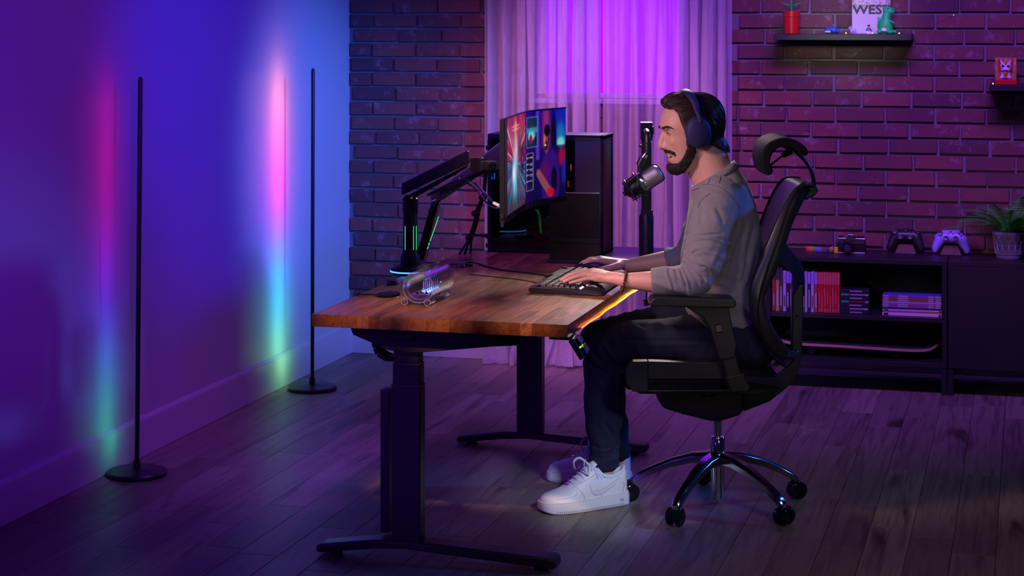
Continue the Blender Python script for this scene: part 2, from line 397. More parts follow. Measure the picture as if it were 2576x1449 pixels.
def curtain_mat():
    m = bpy.data.materials.new('sheer_curtain'); m.use_nodes = True; nt = m.node_tree; N = nt.nodes; K = nt.links; N.clear()
    out = N.new('ShaderNodeOutputMaterial'); d = N.new('ShaderNodeBsdfDiffuse'); t = N.new('ShaderNodeBsdfTranslucent'); tr = N.new('ShaderNodeBsdfTransparent')
    ge = N.new('ShaderNodeNewGeometry'); mp = N.new('ShaderNodeMapping'); mp.inputs['Scale'].default_value = (60, 60, 3)
    nz = N.new('ShaderNodeTexNoise'); nz.inputs['Scale'].default_value = 4; nz.inputs['Detail'].default_value = 4
    K.new(ge.outputs['Position'], mp.inputs[0]); K.new(mp.outputs[0], nz.inputs['Vector'])
    cr = ramp(N, [(.35, (.60, .57, .60)), (.65, (.78, .75, .77))]); K.new(nz.outputs['Fac'], cr.inputs[0])
    K.new(cr.outputs[0], d.inputs['Color']); t.inputs['Color'].default_value = (.7, .67, .7, 1); tr.inputs['Color'].default_value = (.95, .92, .95, 1)
    a = N.new('ShaderNodeMixShader'); a.inputs[0].default_value = .25; K.new(d.outputs[0], a.inputs[1]); K.new(t.outputs[0], a.inputs[2])
    c = N.new('ShaderNodeMixShader'); c.inputs[0].default_value = .42; K.new(a.outputs[0], c.inputs[1]); K.new(tr.outputs[0], c.inputs[2])
    K.new(c.outputs[0], out.inputs['Surface']); return m
M['curtain'] = curtain_mat()
def curtain(x0, x1, nf, seed, label):
    rnd = random.Random(seed); nx, nz = nf * 26, 48; mb = MB(); vs = []
    ph = [rnd.uniform(-.5, .5) for _ in range(nf + 2)]; am = [rnd.uniform(.45, 1.25) for _ in range(nf + 2)]; ov = [rnd.choice([.0, .15, .95, 1.1]) for _ in range(nf + 2)]
    for j in range(nz + 1):
        z = .006 + 2.33 * j / nz if j > 6 else .006 + .06 * (j / 7) ** 1.4 * 5.9
        for i in range(nx + 1):
            t = i / nx * nf; k = int(min(t, nf - 1e-6)); f = t - k
            s = f * f * (3 - 2 * f); A = am[k] * (1 - s) + am[k + 1] * s; O = ov[k] * (1 - s) + ov[k + 1] * s
            a = 2 * math.pi * t + ph[k] * (1 - s) + ph[k + 1] * s
            drift = .010 * math.sin(3.1 * t + 2.2 * z + seed) + .006 * math.sin(7 * t - 3 * z)
            flare = 1 + .5 * max(0, .5 - z)
            x = x0 + (x1 - x0) * i / nx + .017 * O * math.sin(2 * a) * min(1, nf * .25) + drift * math.sin(math.pi * i / nx)
            y = -.085 + .030 * A * math.cos(a) * flare + .010 * math.cos(2.3 * t + seed)
            pud = max(0, (.10 - z) / .10)
            y -= pud * (.05 + .035 * math.sin(5 * t + seed)) ; x += pud * .02 * math.sin(9 * t)
            zz = z + (.035 * pud * (1 - pud) * (1 + math.sin(11 * t)) if j else 0) + (.004 + .004 * math.sin(8 * t) if j == 0 else 0)
            vs.append((x, min(y, -.022), zz))
    fs = [(j * (nx + 1) + i, j * (nx + 1) + i + 1, (j + 1) * (nx + 1) + i + 1, (j + 1) * (nx + 1) + i) for j in range(nz) for i in range(nx)]
    mb.add(vs, fs); o = mb.build('curtain', M['curtain'], angle=180); return tag(o, label, 'curtain', 'sheer curtains over the window')
curtain(.672, 1.222, 8, 3, 'sheer pale curtain on the left half of the glowing window, behind the monitor')
curtain(1.222, 1.800, 9, 11, 'sheer pale curtain on the right half of the window, behind the seated man')
t = thing('curtain_rod', 'dark round rod carrying the sheer curtains above the window', 'rod', (1.24, -.085, 2.34))
MB().tube([(.60, -.085, 2.345), (1.88, -.085, 2.345)], .011, 14).build('rod', M['black_metal'], t)
for x in (.60, 1.88): MB().ell((x, -.085, 2.345), .019, None, 14, 10).build('finial', M['black_metal'], t)
for x in (.66, 1.82): MB().box2((x - .006, -.09, 2.338), (x + .006, 0, 2.350)).build('bracket', M['black_metal'], t)
# ------------------------------------------------------------------ LED floor lamps by the left wall
def led_mat(name, stops, strength, top):
    m = mat(name, (.02, .02, .02), .5); N, K, B = nodes(m)
    ge = N.new('ShaderNodeNewGeometry'); sx = N.new('ShaderNodeSeparateXYZ'); dv = N.new('ShaderNodeMath'); dv.operation = 'DIVIDE'; dv.inputs[1].default_value = top
    K.new(ge.outputs['Position'], sx.inputs[0]); K.new(sx.outputs[2], dv.inputs[0])
    r = ramp(N, stops); K.new(dv.outputs[0], r.inputs[0]); K.new(r.outputs[0], B.inputs['Emission Color']); B.inputs['Emission Strength'].default_value = strength
    return m
M['led_left'] = led_mat('led_left', [(.0, (.02, .40, .12)), (.14, (.0, .42, .22)), (.27, (.0, .16, .45)), (.40, (.03, .02, .62)), (.50, (.16, .0, .55)), (.68, (.36, .0, .12)), (1, (.40, .0, .06))], 36.0, 1.36)
M['led_right'] = led_mat('led_right', [(.0, (.25, .7, .16)), (.13, (.20, .65, .28)), (.20, (.0, .50, .55)), (.36, (.0, .34, .75)), (.45, (.0, .10, .8)), (.50, (.40, .0, .65)), (.62, (.9, .0, .36)), (.80, (1, .10, .09)), (1, (1, .36, .06))], 95.0, 1.36)
def floor_lamp(x, y, top, m, label, lean=0):
    t = thing('led_floor_lamp', label, 'floor lamp', (x, y, 0), 0, 'LED floor lamps along the left wall')
    MB().lathe([(0, 0), (.098, 0), (.103, .004), (.103, .012), (.098, .017), (.02, .021), (.013, .024), (.013, .05), (0, .05)], n=48).build('base', M['black_metal'], t, local=True)
    sec = [(.0085 * math.cos(R(a)), .0085 * math.sin(R(a))) for a in range(-150, 151, 20)] + [(-.0045, .0042), (-.0045, -.0042)]; rings = []
    for z, k in ((.02, 1), (top * .5, 1), (top - .012, 1), (top - .004, .75), (top, .25)): rings.append([(lean * z / top + x * k, y * k, z) for x, y in sec])
    MB().loft(rings).build('pole', M['black_metal'], t, local=True)
    mb = MB(); n = 30
    for k in range(n):
        z0 = .07 + (top - .10) * k / n; z1 = .07 + (top - .10) * (k + 1) / n; l0 = lean * z0 / top - .0047; l1 = lean * z1 / top - .0047
        mb.add([(l0, .0040, z0), (l0, -.0040, z0), (l1, -.0040, z1), (l1, .0040, z1)], [(0, 1, 2, 3)])
    mb.build('led_strip', m, t, local=True, smooth=False)
    return t
floor_lamp(.116, -2.456, 1.362, M['led_left'], 'slim black floor lamp nearest the viewer, throwing crimson and blue light', .014)
floor_lamp(.153, -.885, 1.350, M['led_right'], 'slim black floor lamp near the room corner, throwing bright pink and cyan light', .004)

# ------------------------------------------------------------------ standing desk
DX0, DX1, DY0, DY1, DZ, DT = 1.072, 1.828, -3.286, -1.752, .713, .0355
desk = thing('standing_desk', 'height-adjustable desk with a butcher block walnut top on black steel legs', 'desk', (1.45, -2.52, 0))
rnd = random.Random(5); nrow = 22; rw = (DX1 - DX0) / nrow; cache2 = {}
def stave_mesh(l, w):
    key = (round(l, 3), round(w, 4))
    if key not in cache2:
        l2, w2, c = key[0] / 2 - .00012, w / 2 - .00012, .00018; mb = MB(); rg = lambda a, e, z: [(-a, -e, z), (a, -e, z), (a, e, z), (-a, e, z)]
        dz_ = rnd.uniform(0, .00012); mb.loft([rg(w2, l2, -DT), rg(w2, l2, -dz_)])
        o = mb.build('stave', M['stave'], desk, local=True, smooth=False); cache2[key] = o.data; bpy.data.objects.remove(o)
    return cache2[key], key[0]
for k in range(nrow):
    y = DY0
    while y < DY1 - .001:
        l = rnd.choice([.2, .3, .36, .44, .5]); 
        if y == DY0: l = rnd.choice([.1, .16, .22, .3, .4])
        if DY1 - (y + l) < .12: l = DY1 - y
        me, l = stave_mesh(l, rw); o = bpy.data.objects.new('stave', me); COL.objects.link(o); o.parent = desk
        o.location = Vector((DX0 + (k + .5) * rw, y + l / 2, DZ)) - Vector((1.45, -2.52, 0)); o.rotation_euler = (0, 0, R(180) * rnd.randint(0, 1)); y += l
M['leg_metal'] = mat('dark_coated_steel', (.050, .036, .058), .38, bump=(1500, .05)); BM = M['leg_metal']; zb = DZ - DT
# under-top side brackets, columns, feet (near, then far)
def leg_set(yc, ffx0, ffx1, cx0, cx1, near):
    P = lambda x, z, y: (x, y, z)
    y0 = yc - .028
    out = [(1.165, zb), (1.165, zb - .012), (1.172, zb - .030), (1.20, zb - .040), (1.28, zb - .070), (1.345, zb - .076), (1.60, zb - .045), (1.66, zb - .040), (1.672, zb - .032), (1.678, zb)]
    MB().prism([P(x, z - .001, y0) for x, z in out], (0, .05, 0)).build('side_bracket', BM, desk, bevel=.003)
    dpt = .052
    cw = (cx1 - cx0); cc = (cx0 + cx1) / 2
    for nm, s, a, c in (('column_upper', .88, .566, zb - .02), ('column_middle', .94, .505, .5665), ('column_lower', 1.0, .045, .506)):
        MB().box((cc, yc + .012, (a + c) / 2), (cw * s, dpt * s, c - a)).build(nm, BM, desk, bevel=.004)
    if near:
        for nm, z, s in (('column_rim', .5662, .945), ('column_rim', .5055, 1.005)):
            MB().box((cc, yc + .012, z), (cw * s, dpt * s, .0022)).build(nm, M['grey'], desk)
    # foot: long low bar, thickest at the column
    prof = [(ffx0, .010, .026), (ffx0 + .012, .008, .032), (cx0 - .05, .030, .056), (cc, .036, .060), (cx1 + .05, .030, .056), (ffx1 - .012, .010, .040), (ffx1, .012, .034)]
    rings = []
    for x, z0, z1 in prof:
        hw = .036 if ffx0 + .01 < x < ffx1 - .01 else .030; yy = yc + .012; c = .006
        rings.append([(x, yy - hw, z0), (x, yy - hw, z1 - c), (x, yy - hw + c, z1), (x, yy + hw - c, z1), (x, yy + hw, z1 - c), (x, yy + hw, z0)])
    MB().loft(rings).build('foot', BM, desk, bevel=.002)
    for x in (ffx0 + .05, ffx1 - .05): MB().lathe([(0, 0), (.019, 0), (.019, .010), (.012, .022), (0, .022)], (x, yc + .012, 0), 16).build('foot_pad', M['rubber'], desk)
leg_set(-3.19, 1.056, 1.775, 1.285, 1.372, True)
leg_set(-1.70, 1.036, 1.742, 1.262, 1.356, False)
for x in (1.27, 1.36): MB().box2((x - .014, -3.16, zb - .055), (x + .014, -1.72, zb - .018)).build('cross_beam', BM, desk, bevel=.003)
b = MB().box2((1.14, -1.752, .690), (1.81, -1.46, .712)); b.build('rear_tray', BM, desk, bevel=.003)
# name plate with relief letters
pl = MB(); nx = 10
x0, x1, z0, z1 = 1.285, 1.362, zb - .040, zb - .019
ring = []
for cx_, cz_, a0 in ((x1 - .008, z1 - .008, 0), (x0 + .008, z1 - .008, 90), (x0 + .008, z0 + .008, 180), (x1 - .008, z0 + .008, 270)):
    for q in range(4): ring.append((cx_ + .008 * math.cos(R(a0 + q * 30)), -3.218, cz_ + .008 * math.sin(R(a0 + q * 30))))
plate = pl.prism(ring, (0, -.004, 0)).build('name_plate', M['black'], desk, bevel=.0012)
def text(s, size, loc, rot, m, parent, name='lettering', ext=.0006, align='CENTER', bold=0, sx=1):
    c = bpy.data.curves.new(name, 'FONT'); c.body = s; c.size = size; c.extrude = ext; c.align_x = align; c.align_y = 'CENTER'; c.offset = bold; c.resolution_u = 2
    o = bpy.data.objects.new(name, c); COL.objects.link(o)
    dg = bpy.context.evaluated_depsgraph_get(); dg.update(); me = bpy.data.meshes.new_from_object(o.evaluated_get(dg)); bpy.data.objects.remove(o); bpy.data.curves.remove(c)
    me.materials.clear(); me.materials.append(m)
    T = Matrix.Translation(loc) @ rot.to_4x4() @ Matrix.Diagonal((sx, 1, 1, 1))
    me.transform((WM[parent].inverted() @ T) if parent else T)
    o = bpy.data.objects.new(name, me); COL.objects.link(o)
    if parent: o.parent = parent; WM[o] = WM[parent]
    return o
FRONT = Matrix.Rotation(R(90), 3, 'X')      # letters standing up, facing the camera side of the room
M['plate_ink'] = mat('worn_grey_letters', (.30, .28, .32), .4)
text('UPLIFT DESK', .0105, (1.3235, -3.2222, zb - .0295), FRONT, M['plate_ink'], plate, sx=.98)
# vertical cable channel on the left of the near column
MB().box2((1.238, -3.165, .065), (1.266, -3.118, .480)).build('cable_channel', BM, desk, bevel=.002)
# cable spine hanging in a loop under the top
cs = []
for i in range(13):
    a = R(100 + i * 20.5); cs.append((1.252 + .047 * math.cos(a), -3.10, .612 + .044 * math.sin(a) - (.004 if i > 5 else 0)))
for i in range(len(cs) - 1):
    p, q = Vector(cs[i]), Vector(cs[i + 1]); mid = (p + q) / 2; d = (q - p); ang = math.atan2(d.z, d.x)
    MB().box((0, 0, 0), (d.length * .96, .055, .016), Matrix.Translation(mid) @ Matrix.Rotation(-ang, 4, 'Y')).build('cable_chain_link', M['black'], desk, bevel=.002)
MB().box2((1.20, -3.13, zb - .06), (1.31, -3.06, zb - .004)).build('chain_clamp', M['black'], desk, bevel=.003)

# light strip stuck along the sitting side, red at the near end to yellow
ms = mat('led_strip_warm', (.02, .02, .02), .5); N, K, B = nodes(ms)
ge = N.new('ShaderNodeNewGeometry'); sx = N.new('ShaderNodeSeparateXYZ'); mr = N.new('ShaderNodeMapRange'); mr.inputs[1].default_value = -3.13; mr.inputs[2].default_value = -2.45
K.new(ge.outputs['Position'], sx.inputs[0]); K.new(sx.outputs[1], mr.inputs[0])
rr = ramp(N, [(0, (1.0, .10, .004)), (.35, (1, .16, .008)), (.6, (1, .30, .012)), (1, (1, .62, .06))]); K.new(mr.outputs[0], rr.inputs[0]); K.new(rr.outputs[0], B.inputs['Emission Color'])
B.inputs['Emission Strength'].default_value = 4.5
pts = [(DX1 + .0045 + .001 * math.sin(k * 1.7), -3.13 + k * .05, zb + .004 + .0012 * math.sin(k * 1.1)) for k in range(26)]
MB().tube(spline(pts, 3), .0023, 8).build('light_strip', ms, desk)

# tilted hand control under the near corner
Mx = Matrix.Translation((1.845, -3.235, zb - .032)) @ Matrix.Rotation(R(8), 4, 'Z') @ Matrix.Rotation(R(58), 4, 'Y')
hc = MB().box((0, 0, 0), (.062, .095, .016), Mx).build('hand_control', M['black'], desk, bevel=.003)
M['key_blue'] = mat('glossy_dark_switch', (.02, .02, .035), .15)
for i, xx in enumerate((-.013, .016)):
    for k in range(5): MB().box((xx, -.032 + k * .016, .0125), (.024, .0135, .012), Mx).build('switch', M['key_blue'], hc, bevel=.002)
MB().box((.0015, 0, .0092), (.004, .07, .002), Mx).build('indicator', emis('green_indicator', (.35, 1, .05), 1.2), hc)
MB().box2((1.77, -3.27, zb - .010), (1.828, -3.19, zb)).build('control_mount', M['black'], desk, bevel=.002)
# ------------------------------------------------------------------ low black cabinets along the brick wall
M['cab'] = mat('black_brown_veneer', (.020, .018, .022), .42, bump=(300, .06))
BY, BYB = -.326, -.016
def open_unit(x0, x1):
    t = thing('shelf_unit', 'low open black shelf unit holding games and magazines, by the brick wall', 'shelf', ((x0 + x1) / 2, -.17, 0))
    pt = .019
    MB().box2((x0, BY, .536), (x1, BYB, .556)).build('top', M['cab'], t, bevel=.001)
    for a in (x0, x1 - pt): MB().box2((a, BY, .112), (a + pt, BYB, .536)).build('side_panel', M['cab'], t, bevel=.001)
    MB().box2((x0 + pt, BY, .112), (x1 - pt, BYB, .131)).build('bottom_panel', M['cab'], t, bevel=.001)
    MB().box2((x0 + pt, BY + .004, .299), (x1 - pt, BYB, .317)).build('shelf', M['cab'], t, bevel=.001)
    MB().box2((x0 + pt, BYB - .006, .131), (x1 - pt, BYB, .536)).build('back_panel', M['cab'], t)
    frame_base(t, x0, x1); return t
def frame_base(t, x0, x1):
    for a in (x0, x1 - .022):
        for yy in (BY + .004, BYB - .026): MB().box2((a, yy, 0), (a + .022, yy + .022, .110)).build('leg', M['cab'], t, bevel=.001)
    for yy in (BY + .004, BYB - .026): MB().box2((x0 + .022, yy, .070), (x1 - .022, yy + .022, .084)).build('stretcher', M['rail'], t, bevel=.001)
    for a in (x0, x1 - .022): MB().box2((a, BY + .026, .070), (a + .022, BYB - .026, .084)).build('stretcher', M['rail'], t)
M['rail'] = mat('satin_dark_rail', (.035, .035, .04), .3)
UX0, UX1 = 1.985, 2.734
open_unit(UX0, UX1)
t = thing('cabinet', 'low closed black cabinet with a plain door under the potted fern', 'cabinet', (3.12, -.17, 0))
x0, x1 = 2.738, 3.487
MB().box2((x0, BY, .536), (x1, BYB, .556)).build('top', M['cab'], t, bevel=.001)
MB().box2((x0, BY + .02, .112), (x1, BYB, .536)).build('body', M['cab'], t, bevel=.001)
for a, c in ((x0 + .002, (x0 + x1) / 2 - .001 + .17), ((x0 + x1) / 2 + .001 + .17, x1 - .002)): MB().box2((a, BY, .114), (c, BY + .018, .534)).build('door', M['cab'], t, bevel=.0012)
frame_base(t, x0, x1)

# upright game cases: (left px, right px, top px, lower colour, upper band colour)
def case_mats(c1, c2):
    return mat('case_spine', c1, .35), mat('case_band', c2, .35)
PUR, WHT, RED, DK = (.32, .22, .62), (.62, .58, .66), (.55, .02, .03), (.03, .03, .05)
rows = [(1942.5, 1950.5, 672, (.50, .10, .05), (.45, .03, .04), 'orange and red'), (1951.5, 1960, 674, (.40, .36, .12), (.05, .05, .08), 'yellow lettered'), (1961, 1968.5, 676, (.10, .07, .03), (.05, .05, .07), 'brown marked black'),
        (1969.5, 1977.5, 685, (.42, .34, .70), PUR, 'pale lilac'), (1978.5, 1985.5, 686, DK, PUR, 'black and lilac'), (1986.5, 1994, 686, (.07, .06, .10), PUR, 'dark grey and lilac'),
        (1995, 2002, 687, (.10, .10, .12), PUR, 'charcoal'), (2003, 2010, 687, (.25, .2, .4), PUR, 'dull violet'), (2011, 2017.5, 687, DK, PUR, 'dark'), (2018.5, 2024.5, 687, (.10, .06, .14), PUR, 'plum'),
        (2025, 2031, 687, (.40, .36, .55), PUR, 'white'), (2032, 2039, 688, DK, PUR, 'black lettered'), (2040, 2047.5, 688, (.40, .33, .66), PUR, 'lilac'), (2048.5, 2056.5, 688, (.40, .05, .06), PUR, 'half red'),
        ]
rows += [(2058 + 6.85 * k, 2058 + 6.85 * k + 6.3, 690 + k * .35, RED, (.62, .10, .12), '') for k in range(8)]
ordn = ['first', 'second', 'third', 'fourth', 'fifth', 'sixth', 'seventh', 'last']
zs = .3175
shared = {}
for i, (a, c, top, c1, c2, nm) in enumerate(rows):
    p0 = at(a, 720, y=BY + .03).x; p1 = at(c, 720, y=BY + .03).x; ht = .172 if i > 2 else .190
    red = i >= 14
    lab = ('%s red game case from the left in the row of eight red cases' % ordn[i - 14]) if red else ('%s upright game case left of the red cases on the middle shelf' % nm)
    o = thing('game_case', lab, 'game case', ((p0 + p1) / 2, BY + .03, zs), 0, 'upright game cases on the middle shelf')
    k1 = ('r',) if red else c1
    if k1 not in shared: shared[k1] = case_mats(c1, c2)
    m1, m2 = shared[k1]; w2 = (p1 - p0) / 2
    MB().box2((-w2, 0, 0), (w2, .135, ht)).build('shell', m1, o, local=True, bevel=.0015, seg=1)
    MB().box2((-w2 * .96, -.0008, ht * .70), (w2 * .96, .002, ht * .985)).build('spine_band', m2, o, local=True)
    if red:
        MB().box2((-w2 * .55, -.0012, ht * .10 + .01 * (i % 3)), (w2 * .35, .001, ht * (.42 + .09 * ((i * 5) % 3)))).build('spine_title', m2, o, local=True)
        MB().box2((-w2 * .7, -.0012, ht * .02), (w2 * .7, .001, ht * .10)).build('spine_logo', m2, o, local=True)
    else:
        MB().box2((-w2 * .4, -.0012, ht * .12), (w2 * .4, .001, ht * (.40 + .08 * (i % 3)))).build('spine_title', shared.setdefault('ttl', (mat('title', (.45, .42, .5), .4),))[0] if i not in (3, 12) else shared.setdefault('ttk', (mat('title_dark', (.08, .06, .12), .4),))[0], o, local=True)
# lying stack of dark cases
xa, xb = at(2113, 770, y=BY + .03).x, at(2187, 770, y=BY + .03).x
mdk = mat('dark_case', (.022, .020, .035), .3); mlt = mat('case_print', (.42, .38, .5), .4); mgr = mat('case_green', (.03, .42, .22), .4); mrd = mat('case_maroon', (.25, .03, .03), .4)
pos = ['bottom', 'second from the bottom', 'third from the bottom', 'middle', 'third from the top', 'second from the top', 'topmost']
for k in range(7):
    z = zs + k * .0148
    o = thing('game_case', 'dark game case lying flat, %s of the stack beside the red cases' % pos[k], 'game case', ((xa + xb) / 2, BY + .03, z), 0, 'flat stack of dark game cases')
    w2 = (xb - xa) / 2; j = random.uniform(-.002, .002)
    MB().box2((-w2 + j, 0, 0), (w2 + j, .17, .0142)).build('shell', mdk, o, local=True, bevel=.0015, seg=1)
    MB().box2((-.02 + j, -.0008, .005), (.03 + .012 * (k % 2) + j, .001, .0095)).build('spine_title', mlt if k != 3 else mrd, o, local=True)
    MB().box2((w2 - .022 + j, -.0008, .0035), (w2 - .006 + j, .001, .0105)).build('spine_logo', mlt if k % 2 else mdk, o, local=True)
    if k in (3, 5): MB().box2((-w2 + .003 + j, -.0008, .003), (-w2 * .42 + j, .001, .011)).build('spine_band', mgr, o, local=True)
# lying stack of magazines
xa, xb = at(2219, 770, y=BY + .03).x, 2.711; w2 = (xb - xa) / 2
cols = [((.75, .55, .72), .014, 'pinkish white', 'bottom'), ((.60, .06, .07), .006, 'red', 'second from the bottom'), ((.38, .55, .85), .0075, 'pale blue', 'third from the bottom'), ((.02, .03, .03), .007, 'black', 'fourth from the bottom'),
        ((.25, .08, .30), .0085, 'dark violet', 'fifth from the bottom'), ((.30, .08, .28), .0085, 'plum', 'sixth from the bottom'), ((.42, .25, .42), .0085, 'mauve', 'fourth from the top'), ((.16, .13, .10), .0085, 'brown', 'third from the top'), ((.50, .03, .05), .0085, 'crimson', 'second from the top'), ((.12, .10, .45), .010, 'blue', 'topmost')]
z = zs
for k, (c, h, nm, ps) in enumerate(cols):
    mm = mat('magazine', c, .4); j = random.uniform(-.002, .002)
    o = thing('magazine', '%s spined magazine, %s in the magazine pile' % (nm, ps), 'magazine', ((xa + xb) / 2, BY + .03, z), 0, 'magazine pile on the middle shelf')
    MB().box2((-w2 + j, 0, .0003), (w2 + j, .20, h - .0003)).build('cover', mm, o, local=True, bevel=.001, seg=1)
    if k > 3:
        for a, e in ((-.96, -.78), (-.46, -.12), (.56, .74), (.80, .97)):
            MB().box2((w2 * a + j, -.0008, h * .18), (w2 * e + j, .001, h * .82)).build('spine_lettering', mlt, o, local=True)
    elif k in (0, 2):
        for a, e in ((-.95, -.80), (.90, .97)): MB().box2((w2 * a + j, -.0008, h * .2), (w2 * e + j, .001, h * .8)).build('spine_lettering', mdk, o, local=True)
    z += h
# long skateboard on the bottom shelf
t = thing('skateboard', 'long dark-topped skateboard with a plywood edge lying on the bottom shelf', 'skateboard', (2.35, -.19, .131))
prof = [(2.020, .052), (2.06, .046), (2.12, .0415), (2.30, .040), (2.52, .036), (2.62, .036), (2.665, .041), (2.70, .060)]
zt = .131; hwid = [.045, .085, .10, .105, .105, .10, .085, .045]
pr = [Vector((a, 0, zt + h)) for a, h in prof]; up = spline(pr, 4); hw = [hwid[min(i // 4, 7)] * (1 - (i % 4) / 4) + hwid[min(i // 4 + 1, 7)] * ((i % 4) / 4) for i in range(len(up))]
def deck(z0, z1, ins):
    rings = []
    for p, h in zip(up, hw): rings.append([(p.x, -.185 - h + ins, p.z + z0), (p.x, -.185 + h - ins, p.z + z0), (p.x, -.185 + h - ins, p.z + z1), (p.x, -.185 - h + ins, p.z + z1)])
    return MB().loft(rings)
ply = mat('plywood_edge', (.52, .33, .20), .5); N, K, B = nodes(ply); wv = N.new('ShaderNodeTexWave'); wv.bands_direction = 'Z'; wv.inputs['Scale'].default_value = 120; rp = ramp(N, [(.3, (.30, .15, .09)), (.6, (.60, .40, .26))]); tc = N.new('ShaderNodeTexCoord'); K.new(tc.outputs['Object'], wv.inputs[0]); K.new(wv.outputs['Fac'], rp.inputs[0]); K.new(rp.outputs[0], B.inputs['Base Color'])
deck(0, .012, 0).build('deck', ply, t, bevel=.002); deck(.012, .0135, .003).build('grip_tape', mat('grip_tape', (.02, .02, .025), .8, bump=(800, .3)), t)
for xx in (2.17, 2.53):
    tr = MB().box2((xx - .02, -.235, .155), (xx + .02, -.135, .172)).build('truck', M['steel'], t, bevel=.004)
    for yy in (-.252, -.118): MB().lathe([(0, -.014), (.017, -.014), (.021, -.008), (.021, .008), (.017, .014), (0, .014)], (0, 0, 0), 20, Matrix.Translation((xx, yy, .1525)) @ Matrix.Rotation(R(90), 4, 'X')).build('wheel', M['black'], t)

# retro camera with a rainbow strap on top of the shelf unit
ct = .5565; cy = -.17
xa, xb = at(2105, 610, y=cy).x, at(2178, 610, y=cy).x; xm = (xa + xb) / 2; w2 = (xb - xa) / 2
t = thing('film_camera', 'silver and black film camera lying beside a rainbow strap on the shelf top', 'camera', (xm, cy, ct))
MB().box2((xm - w2, cy - .016, ct), (xm + w2, cy + .018, ct + .052)).build('body', M['black'], t, bevel=.006)
MB().box2((xm - w2, cy - .017, ct + .052), (xm + w2, cy + .019, ct + .068)).build('top_cover', M['steel'], t, bevel=.004)
MB().box2((xm - w2, cy - .017, ct), (xm + w2, cy + .019, ct + .007)).build('bottom_cover', M['steel'], t, bevel=.002)
MB().prism([(xm - .022, cy - .02, ct + .066), (xm + .022, cy - .02, ct + .066), (xm + .013, cy - .02, ct + .084), (xm - .013, cy - .02, ct + .084)], (0, .035, 0)).build('prism_hump', M['steel'], t, bevel=.003)
RY = Matrix.Rotation(R(90), 4, 'X')
ln = MB().lathe([(0, 0), (.026, 0), (.026, .018), (.023, .020), (.023, .036), (.018, .038), (.016, .032), (0, .030)], (0, 0, 0), 28, Matrix.Translation((xm - .012, cy - .016, ct + .029)) @ RY).build('lens', M['black_gloss'], t)
MB().lathe([(0, .0305), (.016, .0325), (.0, .036)], (0, 0, 0), 20, Matrix.Translation((xm - .012, cy - .016, ct + .029)) @ RY).build('front_glass', mat('lens_glass', (.05, .02, .09), .04, coat=1), ln)
for dx, r_ in ((-.045, .009), (.030, .007), (.047, .008)): MB().lathe([(0, 0), (r_, 0), (r_, .007), (0, .008)], (xm + dx, cy, ct + .068), 18).build('dial', M['black'], t)
sp = [at(2102, 618, y=cy), at(2085, 629, y=cy), at(2062, 629, y=cy), at(2045, 628.5, y=cy), at(2026, 627.5, y=cy)]
sp = [Vector((p.x, cy + .01 - .012 * math.sin(i * 1.4), ct + .011 + (.012 if i == 0 else 0))) for i, p in enumerate(sp)]
sc_ = [(.06, .06, .09), (.45, .35, .10), (.05, .06, .10), (.10, .09, .12), (.15, .14, .60), (.18, .16, .55), (.16, .42, .05), (.55, .22, .03), (.60, .06, .03)]
pp = spline(sp, 9)
for k in range(9):
    seg = pp[k * 4:k * 4 + 5]
    if len(seg) > 1: MB().tube(seg, .011, 8, flat=.28).build('strap_section', mat('strap', sc_[k], .7), t)
MB().box2((sp[0].x - .004, cy - .022, ct + .001), (sp[0].x + .012, cy - .016, ct + .028)).build('strap_clip', mat('yellow_clip', (.75, .72, .05), .4), t, bevel=.003)

# two game controllers on stands
def controller(px, col, label, back):
    x = at(px, 600, y=-.10).x; z = ct; y = -.105
    t = thing('game_controller', label, 'game controller', (x, y, z))
    body = mat('controller_shell', col, .35); dark = M['black'] if back else mat('controller_dark', (.02, .02, .03), .3)
    mb = MB(); c = lambda a, e, r1, r2: mb.caps(a, e, r1, r2, 14)
    tilt = lambda u, s: Vector((x + u, y + .012 + (s - .03) * .35, z + s))
    c(tilt(-.034, .072), tilt(.034, .072), .026, .026); c(tilt(-.044, .066), tilt(-.064, .026), .026, .017); c(tilt(.044, .066), tilt(.064, .026), .026, .017)
    c(tilt(-.064, .026), tilt(-.066, .016), .017, .013); c(tilt(.064, .026), tilt(.066, .016), .017, .013); c(tilt(-.03, .084), tilt(.03, .084), .018, .018)
    me = remesh(mb, .0032, 10); W = WM[t].inverted(); me.transform(W); finish('shell', me, body, t, angle=180)
    nrm = Vector((0, -.94, .34))
    for u, s, r_ in ((-.043, .080, .0095), (.020, .060, .0095), (-.020, .060, .010)):
        p = tilt(u, s) + nrm * .0245; Q = Matrix.Translation(p) @ nrm.to_track_quat('Z', 'Y').to_matrix().to_4x4()
        MB().lathe([(0, -.006), (r_ * .7, -.006), (r_ * .7, .003), (r_, .005), (r_, .009), (0, .008)], (0, 0, 0), 18, Q).build('thumbstick', dark, t)
    for u, s in ((.043, .072), (.043, .090), (.034, .081), (.052, .081)):
        p = tilt(u, s) + nrm * .0235; MB().ell(p, .0042, None, 10, 6).build('button', dark if not back else M['grey'], t)
    for u, s in ((0, .088), (-.010, .078), (.010, .078)): MB().ell(tilt(u, s) + nrm * .0225, .004, None, 10, 6).build('button', dark if not back else M['grey'], t)
    # stand: sloping foot between the grips
    MB().prism([(x - .046, y - .018, z), (x + .046, y - .018, z), (x + .030, y + .012, z + .036), (x - .030, y + .012, z + .036)], (0, .035, 0)).build('stand', mat('amber_stand', (.14, .075, .05), .35), t, bevel=.004)
controller(2278, (.020, .020, .026), 'black game controller on a stand, left of the violet one', True)
controller(2392, (.36, .28, .85), 'pale violet game controller on a stand, right of the black one', False)

